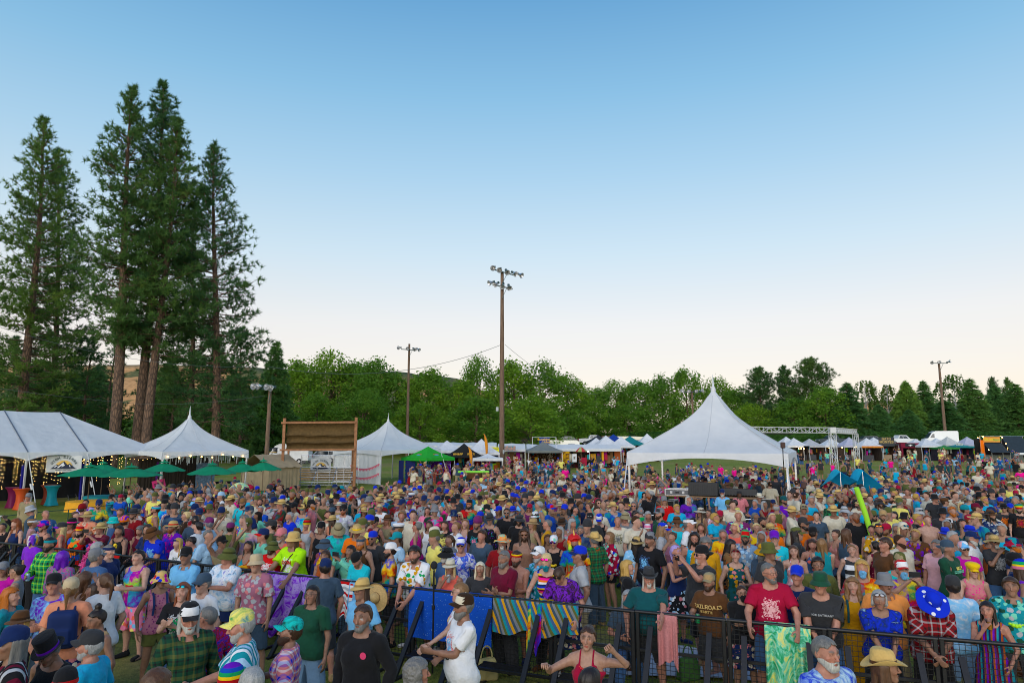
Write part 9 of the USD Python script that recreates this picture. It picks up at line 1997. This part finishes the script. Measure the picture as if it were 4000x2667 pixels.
def awning_stall():
 p=gp(3890,1800,86); rt=thing('market_stall','food stall with two dark sloping awnings and an orange lit sign','stall',p); m_=fabric('dark_mesh_awning',(.025,.040,.055),.1); top=3.55
 for x0,x1,z0 in((-2.1,.32,2.6),(.45,3.2,3.5)):u,v_=np.meshgrid(np.linspace(x0,x1,8),np.linspace(0,1,6)); obj('awning',sheet(np.stack([u+.22*v_*(u-x0-1)*.2,-1.0-1.5*v_,z0+(1.35-z0)*v_-.06*np.sin(v_*PI)],-1),.012),m_,rt,smooth=True)
 m=MB(); m.tube([[-2.6,-1.0,top],[3.6,-1.0,top]],.035,6); m.build('ridge_pole',ALU,rt)
 for x in(-2.55,-2.1,.38,3.3):m=MB(); m.tube([[x,-1.0,0],[x,-1.0,top]],.03,6); m.tube([[x,-2.4,0],[x,-2.4,1.4]],.025,6)if x>-2.3 else None; m.build('post',ALU,rt)
 m=MB(); m.box((-1.0,-1.06,3.08),(2.25,.06,.72),bev=.02); m.build('sign_board',plain('sign_amber',(.72,.30,.04),.6),rt); text_on('FINJAN',.30,np.array([-1.45,-1.10,2.95]),[1,0,0],[0,0,1],plain('sign_yellow',(.85,.72,.03),.6),rt); text_on('Stand',.28,np.array([-.35,-1.10,2.92]),[1,0,0],[0,0,1],plain('sign_green',(.08,.42,.05),.6),rt)
 m=MB(); m.box((.6,.8,1.6),(5.6,.1,3.2)); m.build('back_wall',fabric('dark_backdrop',(.02,.02,.02),0),rt); m=MB(); m.box((.6,-.6,.5),(5.2,.6,1.0),bev=.03); m.build('counter',plain('counter_steel',(.12,.14,.13),.5),rt); m=MB(); m.box((-2.32,-1.0,1.9),(.55,.05,2.2)); m.build('menu_board',patm('patch','orange','lavender','cream','rust'),rt)
 e=mat('stall_lamp',{'e':('emission',{'color':(1.0,.55,.15),'strength':14.0})},surface='e.emission'); o=trimesh.creation.icosphere(1,.07)
 for i,(x,y,z)in enumerate([(-2.2,-1.15,3.45),(.40,-1.15,3.40),(.5,-1.6,2.5),(.55,-1.9,2.0),(-1.0,-.3,1.7),(1.5,-.3,1.7),(2.6,-.3,1.6),(-2.9,-1.1,3.3)]):obj('lamp',(np.array(o.vertices)+[x,y,z],o.faces),e,rt)
awning_stall(); panel_text('white sign with dark capitals on the teal-trimmed stall',3748,1735,90,1.0,.30,(.62,.66,.64),'whitish',['BEL MAR'],'sign','teal_ink',(.02,.10,.12),.8); stall('teal-trimmed stall under the white sign',3752,92,2.6,0,1.95,2.3,(.03,.30,.32),'teal2')
E_=mat('stall_lamp2',{'e':('emission',{'color':(1.0,.58,.18),'strength':12.0})},surface='e.emission')
for i,(px,py,y)in enumerate([(3290,1747,90),(3340,1746,90),(3120,1752,90),(3130,1752,90),(3140,1752,90),(2394,1761,75),(2402,1762,75),(2410,1762,75),(2418,1762,75),(3240,1750,92),(2297,1764,71)]):o=trimesh.creation.icosphere(1,.075); tag(obj('stall_lamp',(np.array(o.vertices)+at(px,py,y),o.faces),E_),['warm lamp at the pale violet canopy, left','warm lamp at the pale violet canopy, right','warm lamp under the emblem canopy, left','warm lamp under the emblem canopy, middle','warm lamp under the emblem canopy, right','leftmost of four warm lamps at the purple-edged canopy','second of four warm lamps at the purple-edged canopy','third of four warm lamps at the purple-edged canopy','rightmost of four warm lamps at the purple-edged canopy','warm lamp beside the truss tower','warm lamp below the flowered parasol'][i],'lamp','warm lamps at the stalls')
def feather_flag(label,px,py,y,h):
 g=gp(px,1800,y); t=at(px,py,y); rt=thing('feather_flag',label,'flag',g); H=t[2]-g[2]; z=np.linspace(0,1,14); m=MB(); c=np.stack([-.0-.55*np.maximum(0,z-.72)**1.4*4,0*z,H*(z*1.0)-.6*np.maximum(0,z-.86)**1*3],1); m.tube(c,.02,5); m.build('pole',WOODP,rt); w=np.interp(z,[0,.3,.75,1],[.04,.10,.30,.05]); P=np.stack([np.stack([c[:,0]-w*k,c[:,1]+.05*k,c[:,2]-.2*k*w],1)for k in(0,.5,1)],0); obj('banner',sheet(P,.01),fabric('flag_orange',(.78,.32,.02),.3),rt,smooth=True)
feather_flag('tall curled orange feather flag left of the tall pole',1905,1683,62,0); feather_flag('shorter curled orange flag by the black-roofed stall',1845,1734,58,0)
def green_prop():
 p=on(1850,1868,1.3); rt=thing('parade_boat','lime green long hat-shaped float carried above heads, left of the tall pole','float',(p[0],p[1],1.2)); m=MB(); m.box((0,0,.5),(1.9,.35,.12),bev=.05); m.build('board',plain('lime_foam2',(.25,.70,.05),.8),rt); m=MB(); m.lathe([(0,.05),(.55,.1),(.5,.44),(0,.44)],14); m.build('underside',patm('floral','dgreen','brown','olive'),rt); m=MB(); m.tube([[0,0,-1.2],[0,0,.1]],.03,6); m.build('stick',WOODP,rt)
green_prop()
vt=stage.GetPrimAtPath('/World/parked_van'); text_on('Hertz',.52,np.array([2.0,.985,1.72]),[-1,0,0],[0,0,1],NAVYINK,vt); m=MB(); m.box((2.0,.99,1.58),(1.5,.01,.07)); m.build('stripe',YEL,vt)

# ---------------------------------------------------------------- the rest of the crowd, farther back: small in the picture, past the 300 that show largest

def flat_person(d,rng):
 V,Fc,C,n=[],[],[],0; sex=d['sex']; arms=[np.array(a)+rng.uniform(-.03,.03,3)for a in ARMS[d['pose']]]; B=bones(rng.uniform(-.03,.06),0,0,(rng.uniform(-.5,.5),rng.uniform(-.1,.2),0),arms,None,d.get('sit',False)); s=d['height']/1.752
 def put(v,f,W,c):
  nonlocal n
  P=skin(v,W,B)if W is not None else(np.hstack([v,np.ones((len(v),1))])@B[4].T)[:,:3]; V.append(P*s); Fc.append(np.asarray(f)+n); C.append(np.broadcast_to(np.asarray(c,float),(len(v),3))); n+=len(v)
 v,f,W=tpl(('body',sex,0,0),lambda:body_mesh(sex,0,0,2),2,'body'); put(fat(v,sex,d['belly'],d['width']),f,W,skin_tint(v,d['tone'],col(d['haircol']),False,sex))
 for part,spec in(('low',d['low']),('top',d['top'])):
  if spec is None or spec[0]=='none':continue
  v,f,W=tpl((part,spec[0],sex),(lambda:low_mesh(spec[0],sex))if part=='low' else(lambda:top_mesh(spec[0],sex)),2,'skirt' if spec[0]in('skirt','dress','maxi')else 'body'); cs=np.array([col(x)for x in spec[2]])
  c=cs[0]if len(cs)==1 else cs[(meshkit.noise(v*9,3)*len(cs)*.999).astype(int)]; put(fat(v,sex,d['belly'],d['width']),f,W,c)
 st=d['hair']
 if st!='bald':v,f,W=tpl(('hair',st),lambda:hair_mesh(st),2,'head'); put(v,f,None,col(d['haircol']))
 if d['hat']:
  for i,(nm,v,f)in enumerate(_TPL.setdefault(('hatp',d['hat'][0]),hat_parts(d['hat'][0]))):put(np.array(v),f,None,col(d['hat'][1])if nm!='band' else np.array(col(d['hat'][1]))*.4)
 if d['beard']:v,f,W=tpl(('beard','full'),lambda:beard_mesh('full'),2,'head'); put(v,f,None,col(d['haircol']))
 return np.vstack(V),np.vstack(Fc),np.vstack(C)
def far_crowd():
 rng=np.random.default_rng(77); R=random.Random(77); base='/World/crowd'; pi=UsdGeom.PointInstancer.Define(stage,base); protos=[]; tops=['royal','blue','teal','navy','navy','cyan','black','black','white','lgrey','red','maroon','purple','lblue','sky','aqua','green','pyellow','coral','denim','orange','charcoal','charcoal','slate','slate','denim','olive','cream','mint','forest','dgreen','dteal','grey','dred','plum','hotpink']
 NP=46
 for k in range(NP):
  sex=R.choice('mmf'); hat=R.random()<(.58 if sex=='m' else .3); two=R.random()<.3
  d=dict(sex=sex,top=(R.choice(['tee','tee','tee','shirt','tank']if sex=='m' else['tank','tank','tee','dress','cami']),'plain',[R.choice(tops)for _ in range(4 if two else 1)]),low=R.choice([('shorts','plain',[c])for c in('khaki','slate','olive','navy','charcoal','denim','grey')]if sex=='m' else[('short','plain',['denim']),('skirt','plain',['navy']),('skirt','plain',['maroon']),('trousers','plain',['denim']),('shorts','plain',['black'])]),hair=R.choice(['short','short','crew','messy','balding'])if sex=='m' else R.choice(['long','wavy','pony','bob','updo']),haircol=R.choice(['brunette','dark','chestnut','lbrown','blond','salt','silver','auburn']),hat=None,beard=sex=='m' and R.random()<.3,tone=R.choice(['mid','fair','ruddy','tan','tan','olive']),pose=R.choice(['down','down','relax','cross','cup','pocket','clap','hip','phone','brow','drink','cup2','gest','up','phonelow']if k<NP-4 else['bothup','wave']),height=R.uniform(1.68,1.86)if sex=='m' else R.uniform(1.55,1.70),belly=R.choice([0,0,.03,.06])if sex=='m' else R.choice([0,.02]),width=R.uniform(.96,1.14),sit=k%9==8)
  if hat:d['hat']=(R.choice(['cap','cap','cap','bucket','straw','fedora','cap','capback','cap','capback','beanie']),R.choice(['navy','black','black','slate','white','brown','charcoal','royal','grey','olive','teal','crimson'])); d['hair']='under' if d['hair']not in('long','wavy','pony')else 'underlong'
  if d['hat']and d['hat'][0]in('straw','widestraw'):d['hat']=(d['hat'][0],'straw')
  v,f,c=flat_person(d,rng); p=f'{base}/prototypes/figure_{k:03d}'; g=usdkit.mesh(stage,p,(v,f),CLOTH_M,smooth=True); UsdGeom.PrimvarsAPI(g).CreatePrimvar('tint',T.Color3fArray,'vertex').Set(Vt.Vec3fArray.FromNumpy(c.astype(np.float32))); protos.append((p,d.get('sit',False),d['height']))
 UsdGeom.Scope.Define(stage,base+'/prototypes')
 pi.CreatePrototypesRel().SetTargets([Sdf.Path(p)for p,_,_ in protos])
 zones=[((500,4000),(1962,2030),70,0),((1300,4000),(2030,2120),22,0),((560,1290),(1900,1965),84,0),((900,1130),(1868,1920),16,1),((1290,1560),(1905,1965),52,0),((1540,1800),(1885,1965),40,0),((1800,2450),(1835,1965),200,0),((2440,2560),(1850,1960),18,0),((2520,3060),(1812,1872),72,0),((3080,3330),(1850,1955),56,0),((3300,4000),(1872,1960),118,0),((3300,4000),(1828,1872),26,0),((3080,3560),(1772,1815),44,0),((3560,4000),(1770,1815),60,0),((2480,3030),(1868,1905),34,0),((2020,2480),(1785,1830),62,0),((1600,2000),(1790,1838),50,0),((3340,3900),(1825,1870),26,1),((430,640),(1895,1945),12,1),((680,990),(1880,1945),22,1)]
 pos=[(d['p'][0],d['p'][1])for d in PPL]; out,idx,yaw=[],[],[]; stand_=[i for i,p in enumerate(protos)if not p[1]]; sit_=[i for i,p in enumerate(protos)if p[1]]
 for(x0,x1),(y0,y1),cnt_,seated in zones:
  for _ in range(cnt_):
   for tries in range(25):
    px,py=rng.uniform(x0,x1),y0+(y1-y0)*rng.uniform(0,1)**.9; i=(sit_ if seated or rng.random()<.06 else stand_)[rng.integers(0,99)%(len(sit_)if seated else len(stand_))%(len(sit_))]if seated else stand_[rng.integers(0,len(stand_))]
    ez=.93*protos[i][2]-(.40 if protos[i][1]else 0); p=on(px,py,ez)
    for _k in range(6):p=on(px,py,ez+float(gz(p[0],p[1])))
    if p[1]>104 or p[1]<12:continue
    if(py<1900 and 1100<px<1540):continue
    if all((p[0]-a)**2+(p[1]-b)**2>.40**2 for a,b in pos):break
   else:continue
   pos.append((p[0],p[1])); out.append((p[0],p[1],float(gz(p[0],p[1])))); idx.append(i); yaw.append(math.radians(-22)+rng.normal()*.55+(PI*rng.uniform(.3,1)if rng.random()<.14 else 0))
 pi.CreatePositionsAttr(Vt.Vec3fArray.FromNumpy(np.array(out,np.float32))); pi.CreateProtoIndicesAttr(Vt.IntArray([int(i)for i in idx])); pi.CreateOrientationsAttr(Vt.QuathArray([Gf.Quath(math.cos(a/2),0,0,math.sin(a/2))for a in yaw]))
 tag(pi,'dense far crowd of small figures on the lawn behind the nearer people','crowd',None,'stuff')
far_crowd()
# ---------------------------------------------------------------- short dry grass by the stage

def grass_tufts():
 rng=np.random.default_rng(5); pts=[]
 for _ in range(5200):
  px,py=rng.uniform(-100,4100),rng.uniform(2150,2760); p=on(px,py,0)
  if p[1]<3 or rail_side(p[:2])>3.5:continue
  pts.append(p)
 P=np.array(pts); v,f=blades(P+[0,0,-.01],np.tile([0,0,1.],(len(P),1)),.045,.009,7,rng,.7)
 obj('grass_tufts',(v,f),leafmat('dry_grass_blades',(.16,.15,.05),(.20,.20,.06),(.26,.22,.10),1.0,.3),kind='stuff',label='short dry grass tufts on the ground by the barrier',cat='grass')
grass_tufts()
